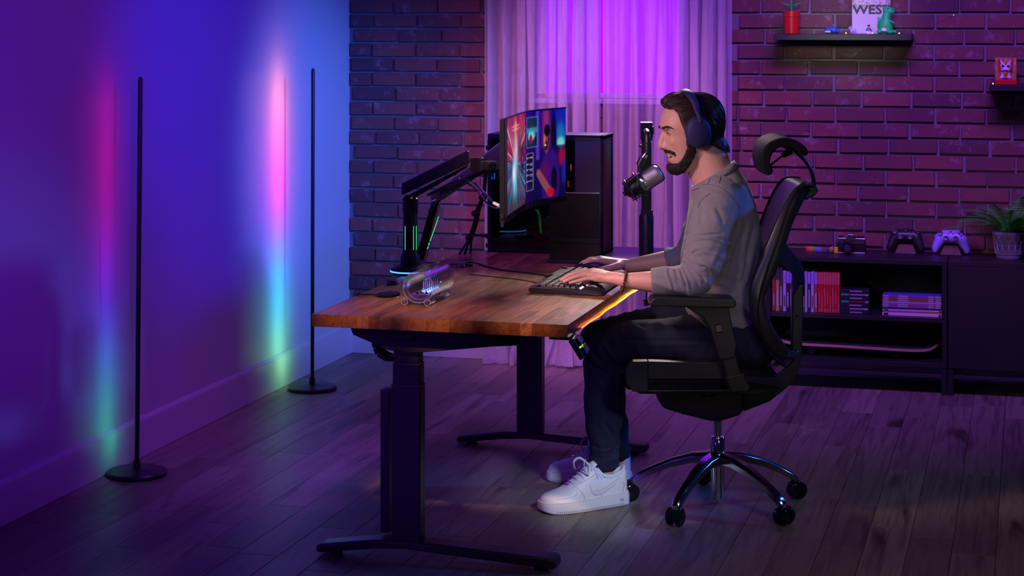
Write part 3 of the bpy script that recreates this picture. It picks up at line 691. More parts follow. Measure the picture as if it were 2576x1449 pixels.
# potted fern at the right end
px_, py_ = 3.0, -.16
px_ = at(2538, 640, y=py_).x
t = thing('potted_fern', 'green fern in a white pot with a triangle line pattern on the cabinet', 'plant', (px_, py_, ct))
pm = mat('line_pattern_pot', (.55, .52, .58), .5); 
MB().lathe([(0, 0), (.050, 0), (.053, .006), (.053, .014), (.051, .015), (.054, .018), (.066, .098), (.069, .101), (.069, .113), (.062, .113), (.060, .10), (0, .095)], (px_, py_, ct), 40).build('pot', mat('pot_glaze', (.20, .18, .24), .5), t)
ln = MB(); rad = lambda h: .0545 + (h - .018) * .15 + .0008
for k in range(14):
    for a0, a1, h0, h1 in ((k, k + .5, .02, .058), (k + 1, k + .5, .02, .058), (k + .5, k, .058, .096), (k + .5, k + 1, .058, .096), (k, k + 1, .020, .020), (k, k + 1, .058, .058), (k, k + 1, .096, .096), (k + .25, k + .5, .02, .058), (k + .75, k + .5, .02, .058), (k + .5, k + .5, .02, .058)):
        pts = []
        for q in range(3):
            f = q / 2; a = (a0 + (a1 - a0) * f) * 2 * math.pi / 14; h = h0 + (h1 - h0) * f; pts.append((px_ + rad(h) * math.cos(a), py_ + rad(h) * math.sin(a), ct + h))
        ln.tube(pts, .00042, 4)
tag(ln.build('line_pattern', mat('pattern_white', (.62, .58, .66), .5), t), kind='stuff')
MB().lathe([(0, .092), (.060, .096), (0, .100)], (px_, py_, ct), 20).build('soil', mat('soil', (.02, .015, .01), .9), t)
leafm = mat('fern_leaf', (.05, .40, .04), .5, vary=(40, .6, (.03, .24, .03)))
rnd = random.Random(21)
for k in range(40):
    a = rnd.uniform(0, 2 * math.pi); ln_ = rnd.uniform(.16, .25); el = rnd.uniform(.55, 1.35)
    if k == 0: a, ln_, el = math.pi * 1.02, .26, .36
    if k == 1: a, ln_, el = math.pi * .97, .22, .75
    pts = []; p = Vector((px_ + .02 * math.cos(a), py_ + .02 * math.sin(a), ct + .10)); e_ = el; st = ln_ / 9
    for q in range(10):
        pts.append(p.copy()); p = p + Vector((math.cos(a) * math.cos(e_), math.sin(a) * math.cos(e_), math.sin(e_))) * st; e_ -= .13 if k else .075
    for p in pts:
        p.y = min(p.y, -.03)
        if p.x > px_ + .6: p.x = px_ + .6
    mb = MB().tube(pts, [.0016] * 9 + [.0005], 4)
    for q in range(1, 10):
        d = (pts[q] - pts[q - 1]).normalized(); sd = d.cross(Vector((0, 0, 1))); sd = sd.normalized() if sd.length > .05 else Vector((1, 0, 0)); wl = .030 * math.sin(math.pi * (q + .8) / 11.2)
        for s_ in (-1, 1):
            for hf in (0, .5):
                o_ = pts[q - 1].lerp(pts[q], hf); e2 = o_ + sd * s_ * wl + d * wl * .45 - Vector((0, 0, wl * .15))
                mb.add([o_, o_ + d * .007 + Vector((0, 0, .0012)), e2, o_ - d * .001 + sd * s_ * .002], [(0, 1, 2), (0, 2, 3)])
    mb.build('frond', leafm, t, smooth=False)
# ------------------------------------------------------------------ wall shelves and what stands on them
SY = -.20
def wall_shelf(x0, x1, z0, z1, label):
    t = thing('wall_shelf', label, 'shelf', ((x0 + x1) / 2, 0, z0))
    MB().box2((x0, SY, z0), (x1, -.004, z1)).build('board', M['cab'], t, bevel=.0015)
    MB().box2((x0 + .03, -.05, z0 - .018), (x1 - .03, -.004, z0)).build('mount_rail', M['cab'], t, bevel=.001)
wall_shelf(2.0, 2.583, 1.4665, 1.492, 'longer black floating shelf high on the brick wall with red pot and toys')
wall_shelf(2.902, 3.45, 1.257, 1.283, 'shorter black floating shelf at the right edge holding the red box')
s1, s2 = 1.4925, 1.2835; yy = -.13
X = lambda px, y=yy: at(px, 60, y=y).x
t = thing('flower_pot', 'red rimmed flower pot with a green stem on the left end of the shelf', 'pot', (X(1991), yy, s1)); c = (X(1991), yy, s1)
mr_ = mat('red_plastic', (.62, .012, .014), .3)
MB().lathe([(0, 0), (.030, 0), (.033, .002), (.034, .07), (.034, .072), (.0375, .074), (.0375, .098), (.033, .098), (.032, .088), (0, .086)], c, 32).build('pot', mr_, t)
gm = mat('green_plastic', (.02, .40, .10), .4)
MB().tube([(c[0], c[1], s1 + .086), (c[0], c[1], s1 + .13), (c[0] + .002, c[1], s1 + .20)], .0045, 10).build('stem', gm, t)
for s_ in (-1, 1): MB().ell((c[0] + s_ * .022, c[1], s1 + .126), (.022, .006, .005), Matrix.Rotation(R(-22 * s_), 4, 'Y'), 10, 6).build('leaf', gm, t)
# book standing upright with its title
x0, x1 = X(2143, -.06), X(2240, -.06); yb = -.055
t = thing('picture_book', 'upright pale book with big capital letters, behind the toys on the shelf', 'book', ((x0 + x1) / 2, yb, s1))
MB().box2((x0, yb, s1), (x1, yb + .022, s1 + .21)).build('cover', mat('book_cover', (.66, .48, .66), .45), t, bevel=.001)
MB().box2((x0 + .001, yb - .0012, s1 + .108), (x1 - .001, yb + .001, s1 + .21)).build('cover_picture', mat('cover_photo', (.36, .22, .20), .45, vary=(60, 1, (.75, .62, .50))), t)
zW = at(2190, 25, y=yb).z; zE = at(2190, 5, y=yb).z
text('WEST', .053, (.5 * (x0 + x1) + .003, yb - .0022, zW), FRONT, mat('dark_violet_ink', (.035, .012, .06), .5), t, bold=.0012, sx=1.18)
text('EAST', .053, (.5 * (x0 + x1) + .003, yb - .0022, zE + .006), FRONT, mat('pale_ink', (.75, .66, .80), .5), t, bold=.0012, sx=1.2)
# green dinosaur
xd = X(2228); t = thing('toy_dinosaur', 'green sitting toy dinosaur in front of the book on the shelf', 'toy', (xd, yy, s1))
mb = MB(); D = lambda dx, dz, dy=0: Vector((xd + dx, yy + dy, s1 + dz))
mb.ell(D(0, .036), (.032, .028, .036)); mb.caps(D(0, .05), D(.004, .085), .024, .016); mb.ell(D(.004, .100), (.017, .016, .017)); mb.ell(D(.020, .098), (.021, .015, .015)); mb.caps(D(-.026, .03), D(-.030, .072), .010, .004)
for s_ in (-1, 1): mb.ell(D(.012 * s_ - .012, .011, -.022), (.012, .016, .010)); mb.ell(D(.022 + .012 * (s_ > 0), .010, .012 * s_ - .012), (.014, .011, .009)); mb.ell(D(.008, .119, .008 * s_), (.004, .004, .008))
mb.ell(D(-.010, .113), (.004, .004, .007)); mb.caps(D(.020, .055, -.02), D(.036, .048, -.026), .006, .004)
me = remesh(mb, .0028, 4); me.transform(WM[t].inverted()); finish('body', me, mat('dino_green', (.012, .66, .16), .5), t, angle=180)
MB().ell(D(.030, .104, -.0135), .0022, None, 8, 6).build('eye', M['black'], t); MB().ell(D(.010, .108, -.0158), .0026, None, 8, 6).build('eye', M['black'], t)
# blue shark
xs = X(2095); t = thing('toy_shark', 'small blue and white toy shark on the shelf left of the book', 'toy', (xs, yy, s1))
mb = MB().caps((xs - .024, yy, s1 + .017), (xs + .006, yy, s1 + .016), .012, .015).caps((xs + .006, yy, s1 + .016), (xs + .034, yy, s1 + .010), .014, .004)
mb.prism([(xs - .006, yy - .002, s1 + .026), (xs + .010, yy - .002, s1 + .026), (xs + .004, yy - .002, s1 + .046)], (0, .004, 0)); mb.prism([(xs + .030, yy - .002, s1 + .008), (xs + .040, yy - .002, s1 + .034), (xs + .042, yy - .002, s1 + .006)], (0, .004, 0)); mb.prism([(xs - .006, yy - .012, s1 + .012), (xs + .008, yy - .012, s1 + .012), (xs + .006, yy - .026, s1 + .002)], (0, 0, .004))
me = remesh(mb, .0022, 3); me.transform(WM[t].inverted()); finish('body', me, mat('shark_blue', (.03, .10, .42), .4), t, angle=180)
MB().ell((xs - .018, yy - .004, s1 + .010), (.018, .010, .006), None, 12, 8).build('belly', M['white'], t)
# little figures: plain toy people and a pale pony
def toy_figure(px, top, legs, body, hair, label, z=s1, y=-.175, h=.040):
    x = at(px, 70, y=y).x; t = thing('toy_figure', label, 'toy', (x, y, z)); k = h / .040; bx = lambda a, c: MB().box2((x + a[0] * k, y + a[1] * k, z + a[2] * k), (x + c[0] * k, y + c[1] * k, z + c[2] * k))
    bx((-.0075, -.004, 0), (-.0005, .004, .013)).build('leg', legs, t, bevel=.0005); bx((.0005, -.004, 0), (.0075, .004, .013)).build('leg', legs, t, bevel=.0005)
    MB().prism([(x - .0075 * k, y - .004 * k, z + .013 * k), (x + .0075 * k, y - .004 * k, z + .013 * k), (x + .0055 * k, y - .004 * k, z + .026 * k), (x - .0055 * k, y - .004 * k, z + .026 * k)], (0, .008 * k, 0)).build('torso', body, t, bevel=.0005)
    for s_ in (-1, 1): MB().caps((x + s_ * .0065 * k, y, z + .024 * k), (x + s_ * .010 * k, y - .003 * k, z + .015 * k), .0022 * k, .002 * k, 8).build('arm', body, t)
    MB().lathe([(0, .026), (.0045, .0265), (.0052, .028), (.0052, .035), (.004, .0365), (0, .0365)], (0, 0, 0), 14, Matrix.Translation((x, y, z)) @ Matrix.Scale(k, 4)).build('head', mat('toy_skin', (.60, .36, .18), .4), t)
    MB().lathe([(0, .033), (.0058, .0335), (.006, .037), (.0035, .040), (0, .0405)], (0, 0, 0), 14, Matrix.Translation((x, y, z)) @ Matrix.Scale(k, 4)).build('hair', hair, t)
mdb = mat('toy_blue', (.06, .05, .35), .4); mwh = M['white']; mbr = mat('toy_brown', (.10, .035, .015), .5); mye = mat('toy_yellow', (.55, .40, .04), .5)
toy_figure(2185.5, 0, mwh, mdb, mbr, 'tiny toy person with brown hair standing before the pale book')
toy_figure(2224, 0, M['black'], mwh, mye, 'tiny toy person with yellow hair standing before the green dinosaur')
lav = mat('pale_lilac_plastic', (.45, .38, .75), .35)
xq = at(2145, 70, y=-.165).x; t = thing('toy_pony', 'small pale lilac toy pony on the shelf left of the book title', 'toy', (xq, -.165, s1)); mb = MB(); Q = lambda dx, dz, dy=0: Vector((xq + dx, -.165 + dy, s1 + dz))
mb.caps(Q(-.006, .015), Q(.008, .015), .0065, .007).caps(Q(-.007, .018), Q(-.010, .027), .0045, .004).caps(Q(-.010, .027), Q(-.016, .025), .0045, .003).caps(Q(.011, .017), Q(.017, .006), .003, .002).caps(Q(-.010, .030), Q(-.009, .035), .0016, .0008)
for dx in (-.006, .008):
    for dy in (-.0035, .0035): mb.caps(Q(dx, .013, dy), Q(dx, .0035, dy), .003, .0026, 8)
me = remesh(mb, .0012, 3); me.transform(WM[t].inverted()); finish('body', me, lav, t, angle=180); MB().ell(Q(-.006, .028), (.004, .003, .007), None, 8, 6).build('mane', mat('mane', (.30, .12, .55), .5), t)
# a tiny string of warm lights along the shelf
sb = emis('warm_bulb', (1, .55, .12), 6)
t = thing('string_light', 'thin wire of tiny warm bulbs along the shelf front and up the wall', 'string light', (X(2200), -.19, s1))
wp = [at(2128, 82, y=-.19), at(2160, 84, y=-.188), at(2194, 82, y=-.19), at(2235, 84, y=-.188), at(2262, 84, y=-.19), at(2283, 72, y=-.12), at(2300, 78, y=-.06), at(2350, 62, y=-.02), at(2399, 38, y=-.018)]
for p in wp[:5]: p.z = max(s1 + .0015, s1 + .002)
MB().tube(spline(wp, 5), .0005, 5).build('wire', M['steel'], t)
for i in (0, 2, 4): MB().ell(wp[i] + Vector((0, 0, .0025)), .0024, None, 8, 6).build('bulb', sb, t)
MB().ell(wp[8], .0022, None, 8, 6).build('bulb', emis('cool_bulb', (.6, .6, 1), 1.2), t)
# small shelf, right edge: red box with a gold card and a white lion dancer figure
x0, x1 = at(2503, 180, y=-.10).x, at(2557, 180, y=-.10).x
t = thing('gift_box', 'red and gold display box on the small right shelf', 'box', ((x0 + x1) / 2, -.12, s2))
MB().box2((x0 + .002, -.165, s2), (x1 + .002, -.10, s2 + .020)).build('base', mr_, t, bevel=.002)
MB().box2((x0, -.108, s2 + .020), (x1, -.100, s2 + .110)).build('backing_card', mat('gold_card', (.38, .16, .05), .4, vary=(30, 1, (.70, .45, .18))), t, bevel=.001)
for a in (.2, .8): MB().box2((x0 + (x1 - x0) * a - .004, -.1092, s2 + .05), (x0 + (x1 - x0) * a + .004, -.107, s2 + .106)).build('card_stripe', mr_, t)
xm = (x0 + x1) / 2; t = thing('lion_figurine', 'white lion dance figurine with gold brow in front of the red box', 'figurine', (xm, -.14, s2 + .0202))
G = lambda dx, dz, dy=0: Vector((xm + dx, -.135 + dy, s2 + .0202 + dz))
mb = MB().ell(G(0, .022), (.020, .014, .020)).ell(G(0, .052), (.024, .017, .020)).ell(G(0, .040, -.012), (.019, .011, .010))
for s_ in (-1, 1): mb.ell(G(.016 * s_, .008, -.006), (.009, .010, .008)).caps(G(.014 * s_, .066), G(.021 * s_, .080), .006, .003).ell(G(.010 * s_, .056, -.013), (.009, .006, .009))
me = remesh(mb, .0025, 4); me.transform(WM[t].inverted()); finish('body', me, mat('lion_white', (.70, .62, .70), .4), t, angle=180)
gold = mat('gold', (.75, .48, .08), .3, .6)
MB().ell(G(0, .068, -.012), (.006, .005, .012), None, 10, 6).build('brow', gold, t); MB().ell(G(0, .024, -.013), (.010, .004, .012), None, 10, 6).build('chest', gold, t); MB().ell(G(0, .0385, -.0225), (.012, .003, .0025), None, 12, 6).build('mouth', mr_, t)
for s_ in (-1, 1): MB().ell(G(.0105 * s_, .056, -.018), (.0052, .003, .0052), None, 10, 6).build('eye', M['black'], t)
b = MB().ell(at(2498, 210, y=-.185) , .0024, None, 8, 6); tag(b.build('fairy_bulb', sb), 'single tiny warm bulb on the left end of the small right shelf', 'bulb')
# ------------------------------------------------------------------ curved monitor
def Zr(px, py, Z): return at(px, py, Z=Z)
near, mid1, mid2, far = Zr(1270, 40, 5.75), Zr(1303, 40, 6.02), Zr(1334, 40, 6.24), Zr(1423.5, 40, 6.45)
plan = spline([near, mid1, Zr(1324, 40, 6.185), Zr(1352, 40, 6.285), Zr(1388, 40, 6.37), far], 10)
zt_, zb_ = at(1270, 297, Z=5.75).z, at(1270, 563, Z=5.75).z
mon = thing('curved_monitor', 'wide curved monitor showing a street race and a chat window, on a black arm', 'monitor', (1.5, -2.5, .93))
N_ = len(plan); nrm = []
for i in range(N_):
    tg = plan[min(i + 1, N_ - 1)] - plan[max(i - 1, 0)]; n = Vector((tg.y, -tg.x, 0)).normalized(); nrm.append(n)     # towards the sitter (+x)
def shell(front, back, za, zb2, name, m, i0=0, i1=None, bevel=.002):
    idx = range(i0, i1 or N_); rings = []
    for i in idx:
        a, c = plan[i] + nrm[i] * front, plan[i] - nrm[i] * back
        rings.append([(a.x, a.y, za), (a.x, a.y, zb2), (c.x, c.y, zb2 - .004 if zb2 > za else zb2), (c.x, c.y, za + .004)])
    return MB().loft(rings).build(name, m, mon, bevel=bevel)
shell(.0, .016, zb_, zt_, 'panel', M['black'])
# deeper rear housing in the middle
rings = []
for i in range(4, N_ - 4):
    d = .016 + .045 * math.sin(math.pi * (i - 4) / (N_ - 9)) ** .6; a, c = plan[i] - nrm[i] * .014, plan[i] - nrm[i] * d
    rings.append([(a.x, a.y, zb_ + .02), (a.x, a.y, zt_ - .02), (c.x, c.y, zt_ - .05), (c.x, c.y, zb_ + .05)])
MB().loft(rings).build('rear_housing', M['black_metal'], mon, bevel=.004)
shell(.0018, .0, zb_ + .0, zb_ + .019, 'lower_bezel', M['black_gloss'], bevel=0)
shell(.0018, .0, zt_ - .004, zt_, 'upper_bezel', M['black'], bevel=0)
shell(.0018, .0, zb_, zt_, 'side_bezel', M['black'], 0, 3, bevel=0)
# the picture: a grid coloured point by point
ns, nt_ = 340, 190
def lerp(a, b, t): return a + (b - a) * t
s = np.linspace(0, 1, ns)[None, :].repeat(nt_, 0); t_ = np.linspace(0, 1, nt_)[:, None].repeat(ns, 1)      # s: near..far, t: top..bottom
rng = np.random.RandomState(4)
img = np.zeros((nt_, ns, 3)); SB = .56
def blend(mask, col): 
    mk = np.clip(mask, 0, 1)[..., None]; img[:] = img * (1 - mk) + np.array(col) * mk
def soft(x, w): return 1 / (1 + np.exp(np.clip(-x / w, -60, 60)))
def ellm(cs, ct, rs, rt, w=.25): return soft(1 - ((s - cs) / rs) ** 2 - ((t_ - ct) / rt) ** 2, w)
def rect(s0, s1, t0, t1, w=.002): return soft(s - s0, w) * soft(s1 - s, w) * soft(t_ - t0, w) * soft(t1 - t_, w)
gl = s / SB
img[:] = (.02, .03, .08)
blend((t_ < .55) * (.9 - t_), (.45, .01, .03)); blend(soft(t_ - .45, .08) * .8, (.01, .22, .34))
vs_ = np.abs(gl - (.46 + .06 * np.sin(3 * t_)))
for k in range(130):
    a = rng.uniform(-1, 1); c0 = .5 + .02 * a; t0 = .42; ang = rng.uniform(0, 2 * np.pi); l0, l1 = sorted(rng.uniform(.05, .9, 2)); wd = rng.uniform(.006, .022)
    dx, dy = (gl - .5) * .75, (t_ - .50); u = dx * math.cos(ang) + dy * math.sin(ang); v_ = np.abs(-dx * math.sin(ang) + dy * math.cos(ang))
    top = math.sin(ang) < -.1
    col = [(.95, .06, .05), (.9, .25, .25), (.5, .0, .04), (.95, .55, .5)][rng.randint(4)] if top else [(.0, .55, .75), (.1, .75, .9), (.8, .08, .06), (.0, .2, .35), (.02, .03, .06)][rng.randint(5)]
    blend(np.clip(1 - v_ / (wd * (.3 + u * 1.6) + .002), 0, 1) * soft(u - l0, .02) * soft(l1 - u, .03) * rng.uniform(.5, 1), col)
blend(np.exp(-(vs_ / .10) ** 2) * np.clip(1 - np.abs(t_ - .36) / .42, 0, 1) * .95, (.92, .62, .70)); blend(np.exp(-((gl - .44) / .09) ** 2) * soft(t_ - .42, .05) * soft(.86 - t_, .06) * .9, (.35, .85, .92))
blend(np.exp(-((gl - .40) / .07) ** 2 - ((t_ - .60) / .09) ** 2), (.85, .95, .95))
blend(ellm(.86 * SB, .52, .05, .14, .3), (.05, .012, .02)); blend(ellm(.86 * SB, .50, .018, .05, .3), (.7, .06, .02)); blend(rect(.03 * SB, .10 * SB, .30, .42, .01), (.8, .02, .18))
for q in (.10, .135): blend(rect(.30 * SB, .68 * SB, q, q + .010, .004), (1, .55, .40))
blend(rect(.47 * SB, .53 * SB, .06, .17, .006), (1, .45, .30)); blend(soft(t_ - .88, .05) * .6, (.25, .02, .03))
# right part: stream layout
rp = s > SB; cr = (s - SB) / (1 - SB)
base = np.zeros_like(img); base[:] = (.015, .008, .14)
base[..., 0] += .10 * np.clip(.75 - np.abs(t_ - .45) * 2, 0, 1) * np.clip(cr, 0, 1); base[..., 2] += .18 * np.clip(1 - t_ * 1.2, 0, 1)
img[rp] = base[rp]
CRr = lambda a, e, t0, t1, w=.002: rp * rect(SB + a * (1 - SB), SB + e * (1 - SB), t0, t1, w)
El = lambda c, tt, r, rt, w=.15: rp * ellm(SB + c * (1 - SB), tt, r * (1 - SB), rt, w)
blend(CRr(.36, .44, .0, .55, .004), (.20, .10, .60)); blend(CRr(.52, .66, .0, .42, .01) * .8, (.55, .10, .30)); blend(CRr(.78, 1, .0, .40, .006), (.03, .06, .55)); blend(El(.90, .38, .07, .06, .4), (.55, 1, .90)); blend(El(.90, .30, .08, .12, .6) * .6, (.05, .55, .60))
blend(CRr(.78, 1, .41, 1, .004) * .8, (.02, .01, .12)); blend(El(.93, .55, .08, .10, .3), (.5, .02, .12)); blend(El(.97, .72, .05, .14, .4), (.05, .06, .55))
blend(El(.75, .30, .055, .24, .15), (.02, .01, .035)); blend(El(.68, .78, .20, .36, .12), (.10, .03, .30)); blend(El(.76, .80, .06, .15, .1), (.015, .01, .06)); blend(El(.56, .70, .10, .14, .25) * .7, (.25, .02, .20))
blend(El(.595, .33, .058, .155, .10), (.40, .15, .12)); blend(El(.61, .23, .062, .07, .10), (.02, .008, .015)); blend(El(.585, .40, .045, .055, .15), (.07, .02, .03)); blend(El(.575, .395, .020, .012, .1), (.85, .75, .8)); blend(El(.56, .345, .020, .06, .5) * .7, (.80, .38, .32)); blend(El(.64, .34, .014, .05, .15), (.08, .02, .16))
for q in range(16): f = q / 15; blend(El(.42 + .26 * f, .70 + .24 * f, .05, .045, .2), (.42, .16, .20))
blend(El(.68, .93, .08, .05, .2), (.65, .03, .06))
blend(CRr(.02, .36, .16, .50) * 0, (0, 0, 0))
blend(CRr(.06, .40, .06, .40, .002), (.35, .45, .75)); blend(CRr(.07, .39, .065, .395, .002), (.008, .07, .16)); blend(CRr(.07, .39, .18, .24, .004) * ((cr * 60) % 1 < .6), (.10, .55, .62)); blend(El(.23, .27, .10, .05, .3), (.35, .75, .80)); blend(El(.22, .31, .045, .055, .15), (.55, .01, .02)); blend(El(.34, .32, .02, .04, .2), (.02, .02, .08))
blend(CRr(.05, .29, .46, .875, .002), (.60, .60, .85)); blend(CRr(.06, .28, .464, .871, .002), (.012, .010, .10))
for k, tt in enumerate((.51, .58, .64, .70, .77)):
    blend(El(.085, tt, .012, .012, .1), (.55, .75, .9)); blend(CRr(.115, .165, tt - .006, tt + .006, .002), (.42, .42, .6)); blend(CRr(.18, .265, tt - .006, tt + .006, .002), (.75, .68, .12) if k == 0 else (.42, .42, .6))
    if k in (1, 2, 3): blend(CRr(.20, .265, tt + .012, tt + .022, .002), (.40, .40, .58))
blend(CRr(.07, .27, .83, .855, .002), (.05, .04, .18))
img[:] = np.clip(img, 0, 1) ** 1.55
# geometry of the picture
vs2 = []; L_ = [0.0]
for i in range(1, N_): L_.append(L_[-1] + (plan[i] - plan[i - 1]).length)
Lt = L_[-1]; a0, a1 = .018, Lt - .004
for j in range(nt_):
    z = (zt_ - .005) + ((zb_ + .020) - (zt_ - .005)) * j / (nt_ - 1)
    for i in range(ns):
        q = a0 + (a1 - a0) * i / (ns - 1); k = min(np.searchsorted(L_, q, side='right') - 1, N_ - 2); f = (q - L_[k]) / (L_[k + 1] - L_[k]); p = plan[k].lerp(plan[k + 1], f) + nrm[k].lerp(nrm[k + 1], f) * .0012
        vs2.append((p.x, p.y, z))
fs2 = [(j * ns + i, j * ns + i + 1, (j + 1) * ns + i + 1, (j + 1) * ns + i) for j in range(nt_ - 1) for i in range(ns - 1)]
me = bpy.data.meshes.new('screen'); Wm = WM[mon].inverted(); me.from_pydata([tuple(Wm @ Vector(p)) for p in vs2], [], fs2)
at_ = me.color_attributes.new('picture', 'FLOAT_COLOR', 'POINT'); at_.data.foreach_set('color', np.concatenate([img.reshape(-1, 3), np.ones((ns * nt_, 1))], 1).astype(np.float32).ravel())
ms = mat('screen_picture', (.01, .01, .01), .18); N, K, B = nodes(ms); an = N.new('ShaderNodeAttribute'); an.attribute_name = 'picture'; K.new(an.outputs['Color'], B.inputs['Emission Color']); B.inputs['Emission Strength'].default_value = .9
finish('screen', me, ms, mon, smooth=False)
# ports low on the near edge
e0 = plan[0]; tg = (plan[1] - plan[0]).normalized()
for z in (.972, .947): MB().box((0, 0, 0), (.010, .004, .014), Matrix.Translation(e0 - nrm[0] * .008 - tg * .001 + Vector((0, 0, z)) - Vector((0, 0, e0.z))) @ Matrix.Rotation(math.atan2(nrm[0].y, nrm[0].x), 4, 'Z')).build('port', M['steel'], mon)

# ------------------------------------------------------------------ double monitor arm at the back edge of the desk
arm = thing('monitor_arm', 'black gas spring monitor arm with two articulated arms and green light lines', 'monitor arm', (1.10, -2.35, DZ))
ZA = 6.42
q0 = at(1031, 690, z=DZ); ax, ay = 1.105, -2.36
def A(px, py, Z=ZA): return at(px, py, Z=Z)
pb = A(1032, 690); base = Vector((pb.x, pb.y, DZ)); Zb = ZA
MB().lathe([(0, 0), (.062, 0), (.066, .004), (.066, .020), (.060, .024), (.034, .026), (.030, .03), (0, .03)], base, 40).build('base', M['black_metal'], arm)
MB().lathe([(.0662, .006), (.0672, .006), (.0672, .0105), (.0662, .0105)], base, 40).build('base_glow', emis('blue_ring', (.05, .25, 1), 3.0), arm)
zp = A(1032, 560).z
MB().lathe([(0, .026), (.034, .026), (.034, .055), (.027, .07), (.0255, .08), (0, .08)], base, 32).build('collar', M['black_metal'], arm)
MB().lathe([(0, .07), (.0245, .07), (.0245, A(1032, 500).z - DZ), (.020, A(1032, 494).z - DZ), (0, A(1032, 494).z - DZ)], base, 28).build('post', M['black'], arm)
MB().lathe([(0, A(1032, 522).z - DZ - .02), (.026, A(1032, 522).z - DZ - .02), (.0265, A(1032, 500).z - DZ), (.020, A(1032, 494).z - DZ), (0, A(1032, 494).z - DZ)], base, 28).build('post_cap', M['black_metal'], arm)
gl_ = emis('green_line', (.06, 1, .22), 1.1)
RXv, DXv = RX.copy(), DX.copy()
for u in (-.016, .012, .021):
    x_ = base + RXv * u - DXv * math.sqrt(max(.0248 ** 2 - u * u, 0)); MB().tube([(x_.x, x_.y, A(0, 640).z), (x_.x, x_.y, A(0, 567).z)], .0009, 6).build('glow_line', gl_, arm)
# front arm: boxy upper link to the monitor
def beam(quad, Z0, Z1, th0, th1, name, m, parent=arm, bevel=.004):
    """quad: photo corners lower-left, upper-left, upper-right, lower-right; thickness away from the viewer"""
    ps = [at(*quad[0], Z=Z0), at(*quad[1], Z=Z0), at(*quad[2], Z=Z1), at(*quad[3], Z=Z1)]; n = len(ps)
    bk = [p + DXv * t for p, t in zip(ps, (th0, th0, th1, th1))]
    return MB().add(ps + bk, [(3, 2, 1, 0), (4, 5, 6, 7), (0, 1, 5, 4), (1, 2, 6, 5), (2, 3, 7, 6), (3, 0, 4, 7)]).build(name, m, parent, bevel=bevel)
beam([(1010, 492), (1010, 462), (1178, 379), (1181, 411)], 6.385, 6.20, .055, .05, 'upper_arm', M['black_metal'])
beam([(1046, 497), (1030, 490), (1181, 413), (1172, 424)], 6.395, 6.215, .04, .036, 'arm_spring_cover', M['black'])
beam([(1076, 495), (1072, 489), (1156, 447), (1155, 462)], 6.40, 6.23, .036, .03, 'cable_cover', M['black_metal'])
for px, py, Z in ((1028, 479, 6.378), (1036, 496, 6.38), (1180, 424, 6.20)):
    p = at(px, py, Z=Z); MB().lathe([(0, -.004), (.0055, -.004), (.0055, .002), (0, .003)], (0, 0, 0), 18, Matrix.Translation(p) @ (-DXv).to_track_quat('Z', 'Y').to_matrix().to_4x4()).build('pivot_cap', M['steel'] if py != 479 else M['black'], arm)
p = base.copy(); MB().lathe([(0, A(0, 505).z), (.020, A(0, 505).z), (.020, A(0, 490).z), (0, A(0, 490).z)], (p.x, p.y, 0), 24).build('swivel', M['black'], arm)
j0, j1 = at(1184, 412, Z=6.22), at(1212, 415, Z=6.16); MB().box2((-.014, -.02, -.022), (.028, .02, .022), Matrix.Translation(j0.lerp(j1, .35)) @ Matrix.Rotation(PSI, 4, 'Z')).build('elbow_joint', M['black_metal'], arm, bevel=.003)
pj = at(1213, 413, Z=6.16); MB().lathe([(0, -.018), (.011, -.018), (.011, .018), (0, .018)], pj, 20).build('swivel_pin', M['black'], arm)
pt_ = at(1236, 416, Z=6.10); Qd = Matrix.Translation(pt_) @ (-DXv).to_track_quat('Z', 'Y').to_matrix().to_4x4()
MB().box2((-.034, -.012, -.013), (.034, .03, .013), Matrix.Translation(pt_) @ Matrix.Rotation(PSI, 4, 'Z')).build('tilt_head', M['black_metal'], arm, bevel=.004)
MB().lathe([(0, 0), (.0125, 0), (.0125, .016), (.010, .018), (.008, .016), (0, .016)], (0, 0, 0), 28, Qd).build('tilt_knob', M['black'], arm)
MB().lathe([(0, .012), (.0068, .012), (.0068, .0175), (0, .0175)], (0, 0, 0), 24, Qd).build('knob_cap', M['chrome'], arm)
MB().box2((.03, -.01, -.04), (.05, .10, .04), Matrix.Translation(pt_) @ Matrix.Rotation(PSI, 4, 'Z')).build('vesa_plate', M['black_metal'], arm, bevel=.004)
# rear arm: leaning lower link, grey upper link
beam([(1043, 660), (1086, 505), (1112, 500), (1072, 658)], 6.50, 6.62, .05, .05, 'lower_arm', M['black_metal'])
beam([(1064, 660), (1103, 512), (1112, 500), (1073, 658)], 6.49, 6.61, .012, .012, 'lower_arm_edge', M['black'])
for k, (a, c) in enumerate((((1103.5, 545), (1082, 607)), ((1080.5, 611), (1078.5, 617)), ((1077.5, 620), (1075.5, 626)))): MB().tube([at(*a, Z=6.535 - .012 * (k == 0)), at(*c, Z=6.495)], .0011, 6).build('glow_line', gl_, arm)
beam([(1088, 520), (1083, 492), (1262, 356), (1275, 396)], 6.66, 6.72, .05, .05, 'rear_upper_arm', M['grey'])
beam([(1108, 492), (1106, 480), (1262, 400), (1268, 412)], 6.65, 6.70, .04, .04, 'rear_spring_cover', M['black'])
